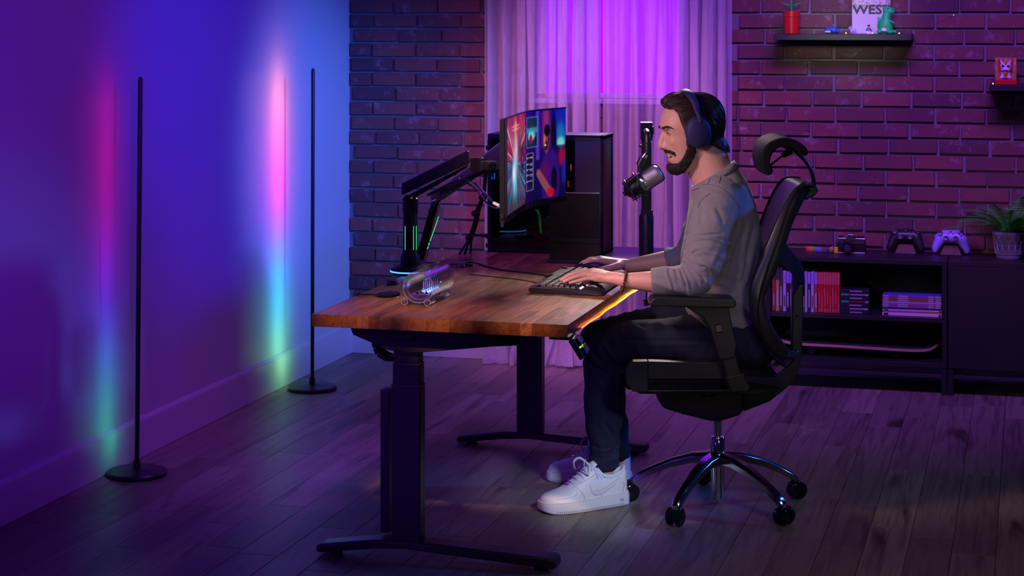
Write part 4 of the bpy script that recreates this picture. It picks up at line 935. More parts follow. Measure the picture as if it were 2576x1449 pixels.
# cables from the arm to the monitor ports
for k, pts in enumerate(([(1151, 462, 6.26), (1170, 453, 6.2), (1192, 459, 6.12), (1215, 482, 6.0), (1240, 508, 5.86), (1259, 519, 5.80)], [(1156, 458, 6.285), (1178, 462, 6.225), (1200, 479, 6.15), (1225, 511, 6.01), (1245, 522, 5.885), (1260, 521.5, 5.80)])):
    o = thing('cable', ['thicker black cable looping from the arm to the monitor port', 'thinner glossy cable looping just below the thicker one to the monitor'][k], 'cable', at(*pts[0][:2], Z=pts[0][2]))
    MB().tube(spline([at(a, c, Z=z) for a, c, z in pts], 8), .0036 - .0008 * k, 8).build('sleeve', M['black_gloss'], o)
    if k == 0: MB().tube([at(1243, 511, Z=5.85), at(1258, 518.5, Z=5.80)], .0052, 10).build('pale_plug', M['white'], o)
o = thing('cable', 'pair of black cables dropping from the front arm behind the monitor post', 'cable', at(1156, 457, Z=6.3))
for d in (0, 5): MB().tube(spline([at(1156 - d, 458, Z=6.30), at(1120 - d, 482 + d, Z=6.36), at(1098 - d, 505 + d, Z=6.42), at(1084 - d, 530, Z=6.46)], 8), .0028, 8).build('sleeve', M['black_gloss'], o)
o = thing('cable_bundle', 'black cables tied with straps hanging behind the desk left of the tower', 'cable', (1.08, -1.70, .72))
bp_ = [(1222, 420), (1219, 470), (1214, 497), (1203, 525), (1196, 560), (1186, 590), (1181, 605)]
for d, w_ in ((0, 0), (7, .02), (-6, -.02)): MB().tube(spline([at(x + d * (.3 if i < 3 else .6), y, Z=6.95 + w_) for i, (x, y) in enumerate(bp_)] + [at(1168 + d * 2.2, 640, Z=6.93 + w_)], 6), .0045, 8).build('sleeve', M['black'], o)
for x, y in ((1214, 497), (1196, 537), (1181, 598)): MB().ell(at(x, y, Z=6.94), (.016, .016, .013), None, 12, 8).build('tie', M['rubber'], o)
MB().tube(spline([at(1186, 590, Z=6.93), at(1195, 592, Z=6.9), at(1226, 592, Z=6.86)], 6), .004, 8).build('power_lead', M['black'], o); MB().tube([at(1212, 592.5, Z=6.88), at(1227, 592.5, Z=6.855)], .007, 8).build('plug', M['black'], o)
def glass(name, tint=(1, 1, 1), gloss=.12, rough=.03, edge=.9):
    m = bpy.data.materials.new(name); m.use_nodes = True; nt = m.node_tree; N = nt.nodes; K = nt.links; N.clear()
    out = N.new('ShaderNodeOutputMaterial'); tr = N.new('ShaderNodeBsdfTransparent'); g = N.new('ShaderNodeBsdfGlossy'); lw = N.new('ShaderNodeLayerWeight'); mx = N.new('ShaderNodeMixShader'); mr = N.new('ShaderNodeMapRange')
    tr.inputs[0].default_value = (*tint, 1); g.inputs['Roughness'].default_value = rough; lw.inputs[0].default_value = .35
    mr.inputs[3].default_value = gloss; mr.inputs[4].default_value = edge; K.new(lw.outputs['Fresnel'], mr.inputs[0]); K.new(mr.outputs[0], mx.inputs[0]); K.new(tr.outputs[0], mx.inputs[1]); K.new(g.outputs[0], mx.inputs[2]); K.new(mx.outputs[0], out.inputs[0]); return m
# ------------------------------------------------------------------ computer tower
tx0, tx1, ty0, ty1, tz0, tz1 = 1.160, 1.592, -1.742, -1.575, .7125, 1.142
pc = thing('computer_tower', 'large black computer tower with a glass side standing behind the monitor', 'computer', ((tx0 + tx1) / 2, -1.66, tz0))
BK, BM_ = M['black'], M['black_metal']; SP = 1.487
MB().box2((tx0, ty0, tz0), (tx1, ty1, tz0 + .012)).build('bottom_panel', BM_, pc, bevel=.002)
MB().box2((tx0, ty0, tz1 - .022), (tx1, ty1, tz1)).build('top_panel', BM_, pc, bevel=.004)
MB().box2((tx0, ty0 + .006, tz0 + .012), (tx0 + .006, ty1, tz1 - .022)).build('rear_panel', BK, pc)
MB().box2((tx0, ty1 - .006, tz0 + .012), (tx1 - .03, ty1, tz1 - .022)).build('far_side_panel', BK, pc)
MB().box2((tx0, ty0, tz0 + .012), (tx0 + .010, ty0 + .008, tz1 - .022)).build('frame_post', BM_, pc, bevel=.001)
MB().box2((SP, ty0 - .002, tz0 + .004), (tx1 - .010, ty0 + .012, tz1 - .018)).build('side_cover', mat('brushed_dark_cover', (.13, .12, .135), .38, .2, bump=(700, .05)), pc, bevel=.002)
MB().box2((SP, ty0 - .0032, tz1 - .018), (tx1 - .010, ty0 + .004, tz1 - .010)).build('cover_trim', M['steel'], pc, bevel=.001)
MB().box2((tx1 - .012, ty0 - .001, tz0), (tx1, ty1, tz0 + .014)).box2((tx1 - .012, ty0 - .001, tz1 - .016), (tx1, ty1, tz1)).box2((tx1 - .012, ty0 - .001, tz0), (tx1, ty0 + .012, tz1)).box2((tx1 - .012, ty1 - .012, tz0), (tx1, ty1, tz1)).build('front_frame', BM_, pc, bevel=.002)
MB().box2((tx1 - .03, ty0 + .012, tz0 + .014), (tx1 - .016, ty1 - .012, tz1 - .016)).build('front_backing', BK, pc)
fw_ = mat('walnut_slat', (.16, .085, .05), .45)
for k in range(9): yy_ = ty0 + .018 + k * .0148; MB().box2((tx1 - .016, yy_, tz0 + .016), (tx1 - .004, yy_ + .010, tz1 - .018)).build('front_slat', fw_, pc, bevel=.0015)
MB().box2((tx0 + .009, ty0 + .001, tz0 + .012), (SP, ty0 + .004, tz1 - .022)).build('glass_side', glass('smoked_glass', (.55, .55, .62), .05, .02, .55), pc)
MB().box2((tx0 + .006, ty1 - .03, tz0 + .012), (SP + .06, ty1 - .008, tz1 - .022)).build('board_tray', BK, pc)
MB().box2((tx0 + .03, ty1 - .034, tz0 + .15), (tx0 + .25, ty1 - .028, tz1 - .05)).build('circuit_board', mat('board', (.010, .012, .014), .5, bump=(180, .8), vary=(120, .7, (.05, .05, .06))), pc)
gpu = MB().box2((tx0 + .012, ty0 + .030, tz0 + .155), (tx0 + .30, ty1 - .034, tz0 + .20)).build('graphics_card', BK, pc, bevel=.004)
MB().box2((tx0 + .05, ty0 + .0295, tz0 + .168), (tx0 + .13, ty0 + .031, tz0 + .172)).build('card_light', emis('card_white', (.5, .9, .85), .5), gpu)
MB().box2((tx0 + .012, ty0 + .012, tz0 + .012), (SP - .004, ty1 - .03, tz0 + .052)).build('power_shroud', BM_, pc, bevel=.003)
RYm = Matrix.Rotation(R(90), 4, 'X')
def fan(c, r_, Mx, glow, name='fan'):
    f = MB().lathe([(r_ * .86, -.012), (r_, -.012), (r_, .012), (r_ * .86, .012), (r_ * .86, -.012)], (0, 0, 0), 32, Mx).build(name, BK, pc)
    for k in range(7):
        a = k * 2 * math.pi / 7; MB().prism([(.25 * r_ * math.cos(a), .25 * r_ * math.sin(a), 0), (.85 * r_ * math.cos(a + .15), .85 * r_ * math.sin(a + .15), .003), (.85 * r_ * math.cos(a + .75), .85 * r_ * math.sin(a + .75), -.004), (.28 * r_ * math.cos(a + .7), .28 * r_ * math.sin(a + .7), -.003)], (0, 0, .002), Mx).build('blade', M['black_gloss'], f)
    MB().lathe([(0, -.008), (.28 * r_, -.008), (.28 * r_, .008), (0, .008)], (0, 0, 0), 20, Mx).build('hub', BK, f)
    if glow: MB().lathe([(r_ * .90, .0122), (r_ * 1.0, .0122), (r_ * 1.0, .0140), (r_ * .90, .0140), (r_ * .90, .0122)], (0, 0, 0), 32, Mx).build('glow_ring', glow, f)
fan(0, .052, Matrix.Translation((tx0 + .30, -1.67, tz0 + .066)), emis('ring_green_blue', (.02, .45, .22), .5))
for z in (.30, .37): fan(0, .040, Matrix.Translation((tx0 + .020, -1.66, tz0 + z - .01)) @ Matrix.Rotation(R(90), 4, 'Y'), None)
fan(0, .055, Matrix.Translation((tx0 + .115, ty1 - .046, tz0 + .30)) @ RYm, emis('ring_magenta', (.75, .05, .45), 1.4), 'cooler_fan')
for k, (dx, dz, c) in enumerate(((.010, .262, (.08, .16, 1)), (.019, .262, (.08, .16, 1)), (.295, .24, (.8, .03, .05)), (.305, .30, (.8, .05, .35)), (.318, .13, (.5, .05, .6)))):
    MB().box2((tx0 + dx, ty0 + .02, tz0 + dz), (tx0 + dx + .004, ty0 + .024, tz0 + dz + .022)).build('led_bar', emis('case_led', c, 1.0), pc)
MB().tube(spline([(tx0 + .13, -1.68, tz0 + .20), (tx0 + .16, -1.70, tz0 + .165), (tx0 + .185, -1.71, tz0 + .14), (tx0 + .19, -1.70, tz0 + .07)], 6), .004, 8).build('green_hose', emis('green_hose', (.02, .35, .08), .4), pc)
for z in (.018, .050, .375):
    MB().lathe([(0, 0), (.004, 0), (.004, .008), (.0075, .009), (.0075, .016), (0, .017)], (0, 0, 0), 14, Matrix.Translation((tx0, -1.70, tz0 + z)) @ Matrix.Rotation(R(-90), 4, 'Y')).build('thumb_screw', M['rubber'], pc)
for k in range(14): MB().box2((tx0 + .0125, ty0 + .012 + .0, tz0 + .03 + k * .022), (tx0 + .017, ty0 + .024, tz0 + .042 + k * .022)).build('slot_cover', M['grey'] if k % 4 == 0 else BK, pc)

# upright slab with a flat foot, in front of the tower
a, c = at(1375, 661, z=DZ), at(1511, 664, z=DZ)
bx0, bx1, by0 = a.x + .002, c.x - .004, -2.0
sl = thing('upright_panel', 'plain black upright slab on a flat foot, in front of the tower', 'panel', ((bx0 + bx1) / 2, by0 + .05, DZ))
MB().box2((bx0, by0, DZ + .0005), (bx1, by0 + .10, DZ + .009)).build('foot', BM_, sl, bevel=.0015)
ztop = at(1445, 484, y=by0 + .035).z; zm = at(1445, 611, y=by0 + .03).z; zm2 = at(1445, 600, y=by0 + .03).z
px0, px1 = at(1383, 600, y=by0 + .03).x, at(1506, 600, y=by0 + .03).x
MB().box2((px0, by0 + .028, DZ + .008), (px1, by0 + .040, zm - .0015)).build('lower_plate', mat('slab_lower', (.014, .012, .014), .4), sl, bevel=.001)
MB().box2((px0, by0 + .024, zm), (px1, by0 + .042, zm2 + .003)).build('hinge_band', M['black'], sl, bevel=.001)
MB().box2((px0 + .001, by0 + .028, zm2 + .003), (px1, by0 + .046, ztop)).build('main_plate', mat('slab_face', (.008, .006, .008), .33), sl, bevel=.0025)
MB().box2((px0 + .001, by0 + .0268, ztop - .003), (px1, by0 + .047, ztop)).build('top_trim', M['grey'], sl, bevel=.001)

# ------------------------------------------------------------------ keyboard
kb = thing('keyboard', 'black mechanical keyboard with a padded wrist rest under the left hand', 'keyboard', (1.68, -2.50, DZ))
ky0, ky1, kx0, kx1 = -2.726, -2.262, 1.568, 1.722; z0 = DZ + .0005
side = [(kx0, z0 + .008), (kx0 + .010, z0), (kx1 + .07, z0), (kx1 + .078, z0 + .004), (kx1 + .010, z0 + .010), (kx1, z0 + .015), (kx0 + .014, z0 + .021), (kx0 + .004, z0 + .018)]
MB().prism([(x, ky0, z) for x, z in side], (0, ky1 - ky0, 0)).build('case', BK, kb, bevel=.0025)
MB().box2((kx0 + .018, ky0 + .004, z0 + .012), (kx1 - .003, ky1 - .004, z0 + .0205), None).build('key_bed', M['black_gloss'], kb, bevel=.001)
MB().prism([(kx0 + .006, ky0 + .012, z0 + .0195), (kx0 + .033, ky0 + .012, z0 + .0235), (kx0 + .033, ky0 + .15, z0 + .0235), (kx0 + .006, ky0 + .15, z0 + .0195)], (0, 0, .003)).build('top_plate', mat('bronze_plate', (.13, .105, .10), .32, .7), kb, bevel=.0008)
MB().box2((kx0 + .006, ky0 + .155, z0 + .019), (kx0 + .030, ky1 - .01, z0 + .025)).build('media_bar', BK, kb, bevel=.001)
for k in range(4): MB().box2((kx0 + .010, ky0 + .17 + k * .022, z0 + .024), (kx0 + .020, ky0 + .186 + k * .022, z0 + .0275)).build('media_key', M['black_gloss'], kb, bevel=.001)
MB().lathe([(0, 0), (.009, 0), (.009, .006), (0, .007)], (kx0 + .017, ky1 - .05, z0 + .024), 20).build('volume_wheel', BM_, kb)
keym = mat('keycap', (.026, .024, .032), .42)
kc = {}
def key_mesh(l):
    l = round(l, 4)
    if l not in kc:
        w2, l2 = .0082, l / 2 - .0012; rg = lambda a, e, z, o=0: [(-a + o, -e, z), (a + o, -e, z), (a + o, e, z), (-a + o, e, z)]
        mb = MB().loft([rg(w2, l2, 0), rg(w2 * .98, l2 * .98, .003), rg(w2 - .0024, l2 - .002, .0098, -.0004), rg(w2 - .0034, l2 - .003, .0101, -.0004)])
        o = mb.build('key', keym, kb, local=True, smooth=False); kc[l] = o.data; bpy.data.objects.remove(o)
    return kc[l]
U = .0190
lay = [[1, -.6, 1, 1, 1, 1, -.4, 1, 1, 1, 1, -.4, 1, 1, 1, 1, -.3, 1, 1, 1, -.3, 1, 1, 1, 1], [1] * 13 + [2, -.3, 1, 1, 1, -.3, 1, 1, 1, 1], [1.5] + [1] * 12 + [1.5, -.3, 1, 1, 1, -.3, 1, 1, 1, 1], [1.75] + [1] * 11 + [2.25, -3.6, 1, 1, 1], [2.25] + [1] * 10 + [2.75, -1.3, 1, -1.3, 1, 1, 1, 1], [1.25, 1.25, 1.25, 6.25, 1.25, 1.25, 1.25, 1.25, -.3, 1, 1, 1, -.3, 2, 1, 1]]
for r_, row in enumerate(lay):
    y = ky0 + .008; x = kx0 + .045 + (U * .98 * r_ + (.003 if r_ else 0)); zz = z0 + .0195 - .0009 * r_
    for u in row:
        if u > 0:
            o = bpy.data.objects.new('key', key_mesh(u * U)); COL.objects.link(o); o.parent = kb; o.location = Vector((x, y + u * U / 2, zz)) - Vector((1.68, -2.50, DZ)); o.rotation_euler = (0, R(2.5), 0)
        y += abs(u) * U
# wrist rest
rings = []
for i in range(13):
    y = ky0 + .002 + (ky1 - ky0 - .004) * i / 12; e = 1 if 0 < i < 12 else .7
    rings.append([(kx1 + .004, y, z0 + .002), (kx1 + .004, y, z0 + .012 * e), (kx1 + .018, y, z0 + .0195 * e), (kx1 + .038, y, z0 + .0215 * e), (kx1 + .058, y, z0 + .018 * e), (kx1 + .074, y, z0 + .010 * e), (kx1 + .080, y, z0 + .005), (kx1 + .080, y, z0)])
MB().loft(rings).build('wrist_rest', mat('soft_rest', (.024, .020, .034), .62, spec=.3), kb, bevel=.002)
o = thing('keyboard_cable', 'black cable running across the desk from the round puck to the keyboard', 'cable', (1.4, -2.3, DZ))
pts = [(1166, 672), (1172, 662), (1186, 660), (1205, 664), (1228, 671), (1250, 676), (1262, 679), (1290, 682), (1320, 685), (1350, 689), (1385, 694), (1412, 697)]
MB().tube(spline([at(a_, c_, z=DZ + .003 + (.010 if 1 < i < 3 else 0)) for i, (a_, c_) in enumerate(pts)], 5), .0026, 8).build('sleeve', M['rubber'], o)
o = thing('keyboard_cable', 'thin dark second cable lying flat in front of the keyboard cable', 'cable', (1.4, -2.4, DZ))
MB().tube(spline([at(a_, c_, z=DZ + .0018) for a_, c_ in ((1180, 690), (1240, 696), (1290, 701), (1330, 707), (1360, 712))], 5), .0014, 6).build('sleeve', M['rubber'], o)
# mouse
mp_ = Vector((1.642, -2.205, DZ)); ms_ = thing('mouse', 'black gaming mouse with thumb buttons under the right hand', 'mouse', mp_)
mb = MB().ell(mp_ + Vector((.012, 0, .010)), (.060, .034, .0275)).ell(mp_ + Vector((-.028, 0, .006)), (.032, .030, .018)); mb.box2(mp_ + Vector((-.05, -.026, .0008)), mp_ + Vector((.06, .026, .006)))
me = remesh(mb, .0025, 6); v_ = get_v(me); v_[:, 2] = np.maximum(v_[:, 2], DZ + .0006); set_v(me, v_); me.transform(WM[ms_].inverted()); finish('shell', me, BK, ms_, angle=180)
for k in range(6): MB().box((0, 0, 0), (.0085, .005, .0075), Matrix.Translation(mp_ + Vector((-.004 + .0095 * (k % 3), -.0325 + .001 * (k // 3), .012 + .0095 * (k // 3))))).build('thumb_button', M['black_gloss'], ms_, bevel=.0012)
MB().box2(mp_ + Vector((-.048, -.029, .010)), mp_ + Vector((-.018, -.0275, .0125))).build('light_line', emis('mouse_yellow', (.8, .6, .12), .5), ms_)
MB().lathe([(0, -.004), (.008, -.004), (.008, .004), (0, .004)], (0, 0, 0), 16, Matrix.Translation(mp_ + Vector((-.034, 0, .021))) @ RYm).build('scroll_wheel', M['rubber'], ms_)

# round puck, flat pad
p = at(1152, 670, z=DZ); t = thing('charging_puck', 'round black puck with a pale rim lying behind the glass cylinder', 'puck', (p.x, p.y, DZ))
MB().lathe([(0, .0005), (.030, .0005), (.031, .002), (.031, .006), (.029, .009), (0, .010)], (p.x, p.y, DZ), 40).build('body', BK, t); MB().lathe([(.0312, .0018), (.0318, .002), (.0318, .0058), (.0312, .006)], (p.x, p.y, DZ), 40).build('rim', M['steel'], t); MB().box2((p.x + .028, p.y - .006, DZ + .001), (p.x + .052, p.y + .006, DZ + .010)).build('cable_boot', BK, t, bevel=.002)
p = at(976, 743, z=DZ); t = thing('charging_pad', 'flat oval black pad with a cord at the left edge of the desk', 'pad', (p.x, p.y, DZ))
MB().lathe([(0, .0005), (.034, .0005), (.036, .002), (.034, .006), (0, .008)], (0, 0, 0), 36, Matrix.Translation((p.x, p.y, DZ)) @ Matrix.Diagonal((1, 1.5, 1, 1))).build('body', M['black_gloss'], t)
MB().tube(spline([at(950, 742, z=DZ + .004), at(930, 740, z=DZ + .0035), at(908, 740.5, z=DZ + .0035), (1.076, -2.89, DZ + .004), (1.064, -2.90, DZ - .01), (1.06, -2.88, DZ - .08)], 6), .0022, 8).build('cord', M['rubber'], t)
# small black pedestal with lettering
p = at(988, 715, z=DZ); ped = thing('pedestal', 'small empty round black pedestal with pale capital letters at the left desk edge', 'pedestal', (p.x, p.y, DZ))
PM = Matrix.Translation((p.x, p.y, DZ)) @ Matrix.Rotation(PSI - R(4), 4, 'Z')
pb2 = MB().lathe([(0, .0005), (.0205, .0005), (.0205, .002), (.019, .0125), (.018, .0135), (0, .0135)], (0, 0, 0), 36, PM).build('base', BK, ped)
for i, ch in enumerate('VAULT-TEC'):
    a_ = R(-90 + (i - 3.4) * 17.0); T = PM @ Matrix.Rotation(a_ + R(90), 4, 'Z'); text(ch, .0085, (T @ Vector((0, -.0204, .0066))), (T.to_3x3() @ FRONT), mat('pale_letters', (.6, .55, .65), .5) if i == 0 else bpy.data.materials['pale_letters'], pb2, bold=.00012)

# ------------------------------------------------------------------ clear cylinder with glowing tubes
fc = at(1052, 722.5, y=-3.05); ln_ = .215; r0_ = .0475
cl = thing('tube_clock', 'clear glass cylinder on little wheels holding blue-lit glass tubes', 'clock', (fc.x, fc.y + ln_ / 2, DZ))
cz = DZ + .0545 + .004; fc.z = max(fc.z, cz - .004)
TY = Matrix.Translation(fc) @ Matrix.Rotation(R(-90), 4, 'X')
gl1 = glass('clear_glass', (.98, .97, 1.0), .022, .05, .5)
MB().lathe([(r0_, 0), (r0_, ln_), (r0_ - .0022, ln_), (r0_ - .0022, 0), (r0_, 0)], (0, 0, 0), 56, TY).build('outer_tube', gl1, cl)
MB().lathe([(r0_ - .008, .012), (r0_ - .008, ln_ - .012), (r0_ - .0096, ln_ - .012), (r0_ - .0096, .012), (r0_ - .008, .012)], (0, 0, 0), 48, TY).build('inner_tube', gl1, cl)
edge = mat('glass_rim', (.62, .56, .74), .12, spec=.8, emit=(.5, .3, .8), strength=0)
for a_, rr_ in ((0, r0_), (ln_, r0_), (.012, r0_ - .008), (ln_ - .012, r0_ - .008)): MB().tube([TY @ Vector(((rr_ - .0008) * math.cos(2 * math.pi * k / 48), (rr_ - .0008) * math.sin(2 * math.pi * k / 48), a_)) for k in range(48)], .00062, 6, closed=True).build('rim', edge, cl)
bz = fc.z - .026
MB().box2((fc.x - .026, fc.y + .022, bz), (fc.x + .026, fc.y + ln_ - .022, bz + .002)).build('circuit_board', mat('pale_board', (.34, .28, .42), .4), cl)
for k in range(6):
    y = fc.y + .052 + k * .020; tc_ = (fc.x + .006, y, bz + .003)
    tb = MB().lathe([(.0085, 0), (.0085, .034), (.006, .040), (.002, .043), (.0016, .046), (0, .046)], tc_, 20).build('glow_tube', glass('tube_glass', (.95, .92, .98), .08, .04, .9) if k == 0 else bpy.data.materials['tube_glass'], cl)
    MB().tube([(tc_[0] - .003, y, bz + .004), (tc_[0] - .003, y, bz + .036)], .0006, 5).tube([(tc_[0] + .003, y, bz + .004), (tc_[0] + .003, y, bz + .036)], .0006, 5).build('electrode', M['chrome'], tb)
    MB().tube([(tc_[0], y, bz + .010), (tc_[0] + .001, y, bz + .030)], .0010, 5).build('filament', emis('orange_glow', (1, .18, .03), .6) if k == 0 else bpy.data.materials['orange_glow'], tb)
    for d in (-.007, .009): MB().ell((tc_[0] + d, y - .004, bz + .006), .0030, None, 10, 6).build('blue_led', emis('blue_led', (.10, .22, 1), 9) if (k == 0 and d < 0) else bpy.data.materials['blue_led'], cl)
rndc = random.Random(3)
for k in range(16):
    x, y = fc.x + rndc.uniform(-.024, .022), fc.y + rndc.uniform(.024, .045 if k < 10 else ln_ - .03); s_ = rndc.uniform(.0015, .004)
    MB().box2((x - s_, y - s_, bz + .002), (x + s_, y + s_, bz + .002 + s_ * 1.3)).build('component', M['steel'] if k % 2 else BK, cl)
st = [(.011 * (1 if k % 2 == 0 else .45) * math.cos(R(90 + 36 * k)), .011 * (1 if k % 2 == 0 else .45) * math.sin(R(90 + 36 * k))) for k in range(10)]
sc0 = Vector((fc.x + .012, fc.y + ln_ - .03, fc.z - .004)); MB().tube([sc0 + Vector((a_, 0, c_)) for a_, c_ in st], .0008, 6, closed=True).build('wire_star', M['chrome'], cl)
MB().lathe([(0, 0), (.006, 0), (.006, .009), (0, .009)], (sc0.x, sc0.y, bz + .002), 16).build('star_stand', M['steel'], cl)
wr = .0105
for dx, dy, l_ in ((-.040, .0, .022), (.030, .0, .05), (.030, .155, .05), (-.040, .16, .03)):
    TW = Matrix.Translation((fc.x + dx, fc.y - .008 + dy, DZ + wr + .0004)) @ Matrix.Rotation(R(-90), 4, 'X')
    wl_ = MB().lathe([(wr, 0), (wr, l_), (wr - .0016, l_), (wr - .0016, 0), (wr, 0)], (0, 0, 0), 28, TW).build('wheel', gl1, cl)
    for q in (0, l_): MB().tube([TW @ Vector(((wr - .0008) * math.cos(2 * math.pi * k / 24), (wr - .0008) * math.sin(2 * math.pi * k / 24), q)) for k in range(24)], .0006, 6, closed=True).build('wheel_rim', edge, wl_)
    MB().tube([TW @ Vector((0, 0, -.002)), TW @ Vector((0, 0, l_ + .01))], .0018, 8).build('axle', M['steel'], wl_)
MB().box2((fc.x - .040, fc.y + .004, DZ + wr - .001), (fc.x + .032, fc.y + .012, DZ + wr + .003)).box2((fc.x - .040, fc.y + .165, DZ + wr - .001), (fc.x + .032, fc.y + .173, DZ + wr + .003)).build('cradle', glass('acrylic', (.95, .93, .97), .06, .05, .85), cl)

# ------------------------------------------------------------------ microphone arm and microphone
bx, by = 1.757, -1.790
st_ = thing('microphone_stand', 'tall black microphone column clamped to the far corner of the desk', 'stand', (bx, by, DZ))
Zs = (Vector((bx, by, 0)) - CAM).dot(DX); zz = lambda py: at(1628, py, Z=Zs).z
MB().lathe([(0, DZ + .004), (.030, DZ + .004), (.030, DZ + .010), (.0255, DZ + .012), (.0255, zz(545)), (.022, zz(538)), (0, zz(538))], (bx, by, 0), 36).build('column', BM_, st_)
MB().box2((-.017, -.014, zz(541)), (.017, .014, zz(352)), Matrix.Translation((bx, by, 0)) @ Matrix.Rotation(PSI, 4, 'Z')).build('upper_post', BK, st_, bevel=.003)
MB().box2((-.019, -.018, zz(541)), (.022, .018, zz(527)), Matrix.Translation((bx, by, 0)) @ Matrix.Rotation(PSI, 4, 'Z')).build('sleeve_clamp', BM_, st_, bevel=.003)
MB().box2((bx - .03, by - .030, DZ), (bx + .035, by + .030, DZ + .005)).build('clamp_top', BM_, st_, bevel=.001)
MB().box2((bx + .020, by + .028, .60), (bx + .035, by + .045, DZ + .005)).box2((bx - .028, by + .02, .600), (bx + .035, by + .045, .606)).build('clamp_bracket', BM_, st_, bevel=.001)
MB().lathe([(0, .545), (.012, .547), (.013, .563), (.009, .568), (.004, .569), (.004, .676), (0, .677)], (bx, by, 0), 18).build('clamp_screw', M['steel'], st_)
MB().box2((-.021, -.022, zz(352)), (.021, .022, zz(309)), Matrix.Translation((bx, by, 0)) @ Matrix.Rotation(PSI, 4, 'Z')).build('top_joint', BM_, st_, bevel=.004)
MB().box2((-.021, -.022, zz(309.5)), (.021, .022, zz(307)), Matrix.Translation((bx, by, 0)) @ Matrix.Rotation(PSI, 4, 'Z')).build('joint_cap', M['steel'], st_, bevel=.001)
MB().box2((.020, -.012, zz(338)), (.026, .012, zz(318)), Matrix.Translation((bx, by, 0)) @ Matrix.Rotation(PSI, 4, 'Z')).build('joint_knob', BK, st_, bevel=.002)
Zm = 6.42; e1 = at(1629, 337, Z=Zm)
tj = Vector((bx, by, zz(330))); MB().tube([tj, e1 + DX * .02 + Vector((0, 0, .003)), e1 + DX * .006, e1 - Vector((0, 0, .010)), at(1629, 381, Z=Zm)], [.011, .011, .0115, .0115, .0115], 16).build('boom_arm', M['black'], st_)
MB().lathe([(.0118, 0), (.0132, 0), (.0132, .006), (.0118, .006)], at(1629, 362, Z=Zm), 20).build('boom_collar', BM_, st_)
MB().caps(at(1622, 370, Z=Zm), at(1611, 367, Z=Zm), .004, .005, 10).build('wing_screw', BK, st_)
mic = thing('microphone', 'black studio microphone with a silver grille in a shock mount, before the man\'s mouth', 'microphone', at(1605, 468, Z=Zm))
mp = lambda px, py, dz=0: at(px, py, Z=Zm + dz)
p0, p1 = mp(1574, 486), mp(1662, 430); ax_ = (p1 - p0).normalized()
QM = Matrix.Translation(p0) @ ax_.to_track_quat('Z', 'Y').to_matrix().to_4x4(); Lm = (p1 - p0).length
MB().lathe([(0, -.008), (.008, -.008), (.008, 0), (.016, .001), (.023, .008), (.026, .020), (.0275, Lm * .46), (0, Lm * .46)], (0, 0, 0), 36, QM).build('body', BK, mic)
MB().lathe([(.0275, Lm * .43), (.0284, Lm * .435), (.0284, Lm * .45), (.0275, Lm * .455)], (0, 0, 0), 36, QM).build('green_ring', emis('thin_green_ring', (.02, .30, .12), .25), mic)
MB().lathe([(0, Lm * .46), (.0305, Lm * .46), (.0312, Lm * .48), (.0312, Lm * .54), (.0305, Lm * .56), (0, Lm * .56)], (0, 0, 0), 36, QM).build('collar', M['steel'], mic)
gm_ = mat('wire_mesh', (.30, .29, .32), .35, .9); N, K, B = nodes(gm_); tc = N.new('ShaderNodeTexCoord'); vo = N.new('ShaderNodeTexVoronoi'); vo.inputs['Scale'].default_value = 800; rp = ramp(N, [(.15, (.05, .05, .06)), (.5, (.55, .53, .58))]); bp2 = N.new('ShaderNodeBump'); bp2.inputs['Distance'].default_value = .0004
K.new(tc.outputs['Object'], vo.inputs['Vector']); K.new(vo.outputs['Distance'], rp.inputs[0]); K.new(rp.outputs[0], B.inputs['Base Color']); K.new(vo.outputs['Distance'], bp2.inputs['Height']); K.new(bp2.outputs[0], B.inputs['Normal'])
MB().lathe([(0, Lm * .56), (.0300, Lm * .56), (.0302, Lm * .9), (.0285, Lm * .95), (.024, Lm * .985), (0, Lm)], (0, 0, 0), 36, QM).build('grille', gm_, mic)
fr = QM.to_3x3(); side_ = fr @ Vector((1, 0, 0))
rim_pts = [QM @ Vector((.031 * math.cos(a_), 0, Lm * .56)) if 0 else None for a_ in (0,)]
vr = (RX * ax_.z - Vector((0, 0, 1)) * ax_.dot(RX)).normalized()
arch = [p0 + ax_ * (Lm * .55) + vr * .031, p0 + ax_ * (Lm * .92) + vr * .031, p0 + ax_ * (Lm * .985) + vr * .027, p0 + ax_ * (Lm * 1.005) + vr * .01, p0 + ax_ * (Lm * 1.005) - vr * .01, p0 + ax_ * (Lm * .985) - vr * .027, p0 + ax_ * (Lm * .92) - vr * .031, p0 + ax_ * (Lm * .55) - vr * .031]
MB().tube(arch, .0022, 8).build('grille_band', BK, mic)
sm = MB(); c1 = p0 + ax_ * Lm * .28; n2 = DX
for f, rr_ in ((.13, .040), (.40, .044)): sm.tube([p0 + ax_ * Lm * f + (vr * math.cos(2 * math.pi * k / 28) + n2 * math.sin(2 * math.pi * k / 28)) * rr_ for k in range(28)], .0026, 6, closed=True)
for k in range(4):
    a_ = R(45 + 90 * k); d_ = vr * math.cos(a_) + n2 * math.sin(a_); sm.tube([p0 + ax_ * Lm * .05 + d_ * .042, p0 + ax_ * Lm * .46 + d_ * .046], .0022, 6)
shock = sm.build('shock_mount', BM_, mic)
el = MB()
for k in range(12): a_, e_ = R(30 * k), R(30 * (k + .5)); f = .13 if k % 2 else .40; el.tube([p0 + ax_ * Lm * f + (vr * math.cos(a_) + n2 * math.sin(a_)) * .041, p0 + ax_ * Lm * .27 + (vr * math.cos(e_) + n2 * math.sin(e_)) * .028], .0012, 5)
el.build('elastic', M['rubber'], shock)
MB().tube([mp(1627, 379), mp(1621, 391)], .0032, 8).build('ball_stud', M['chrome'], mic); q_ = mp(1619, 394)
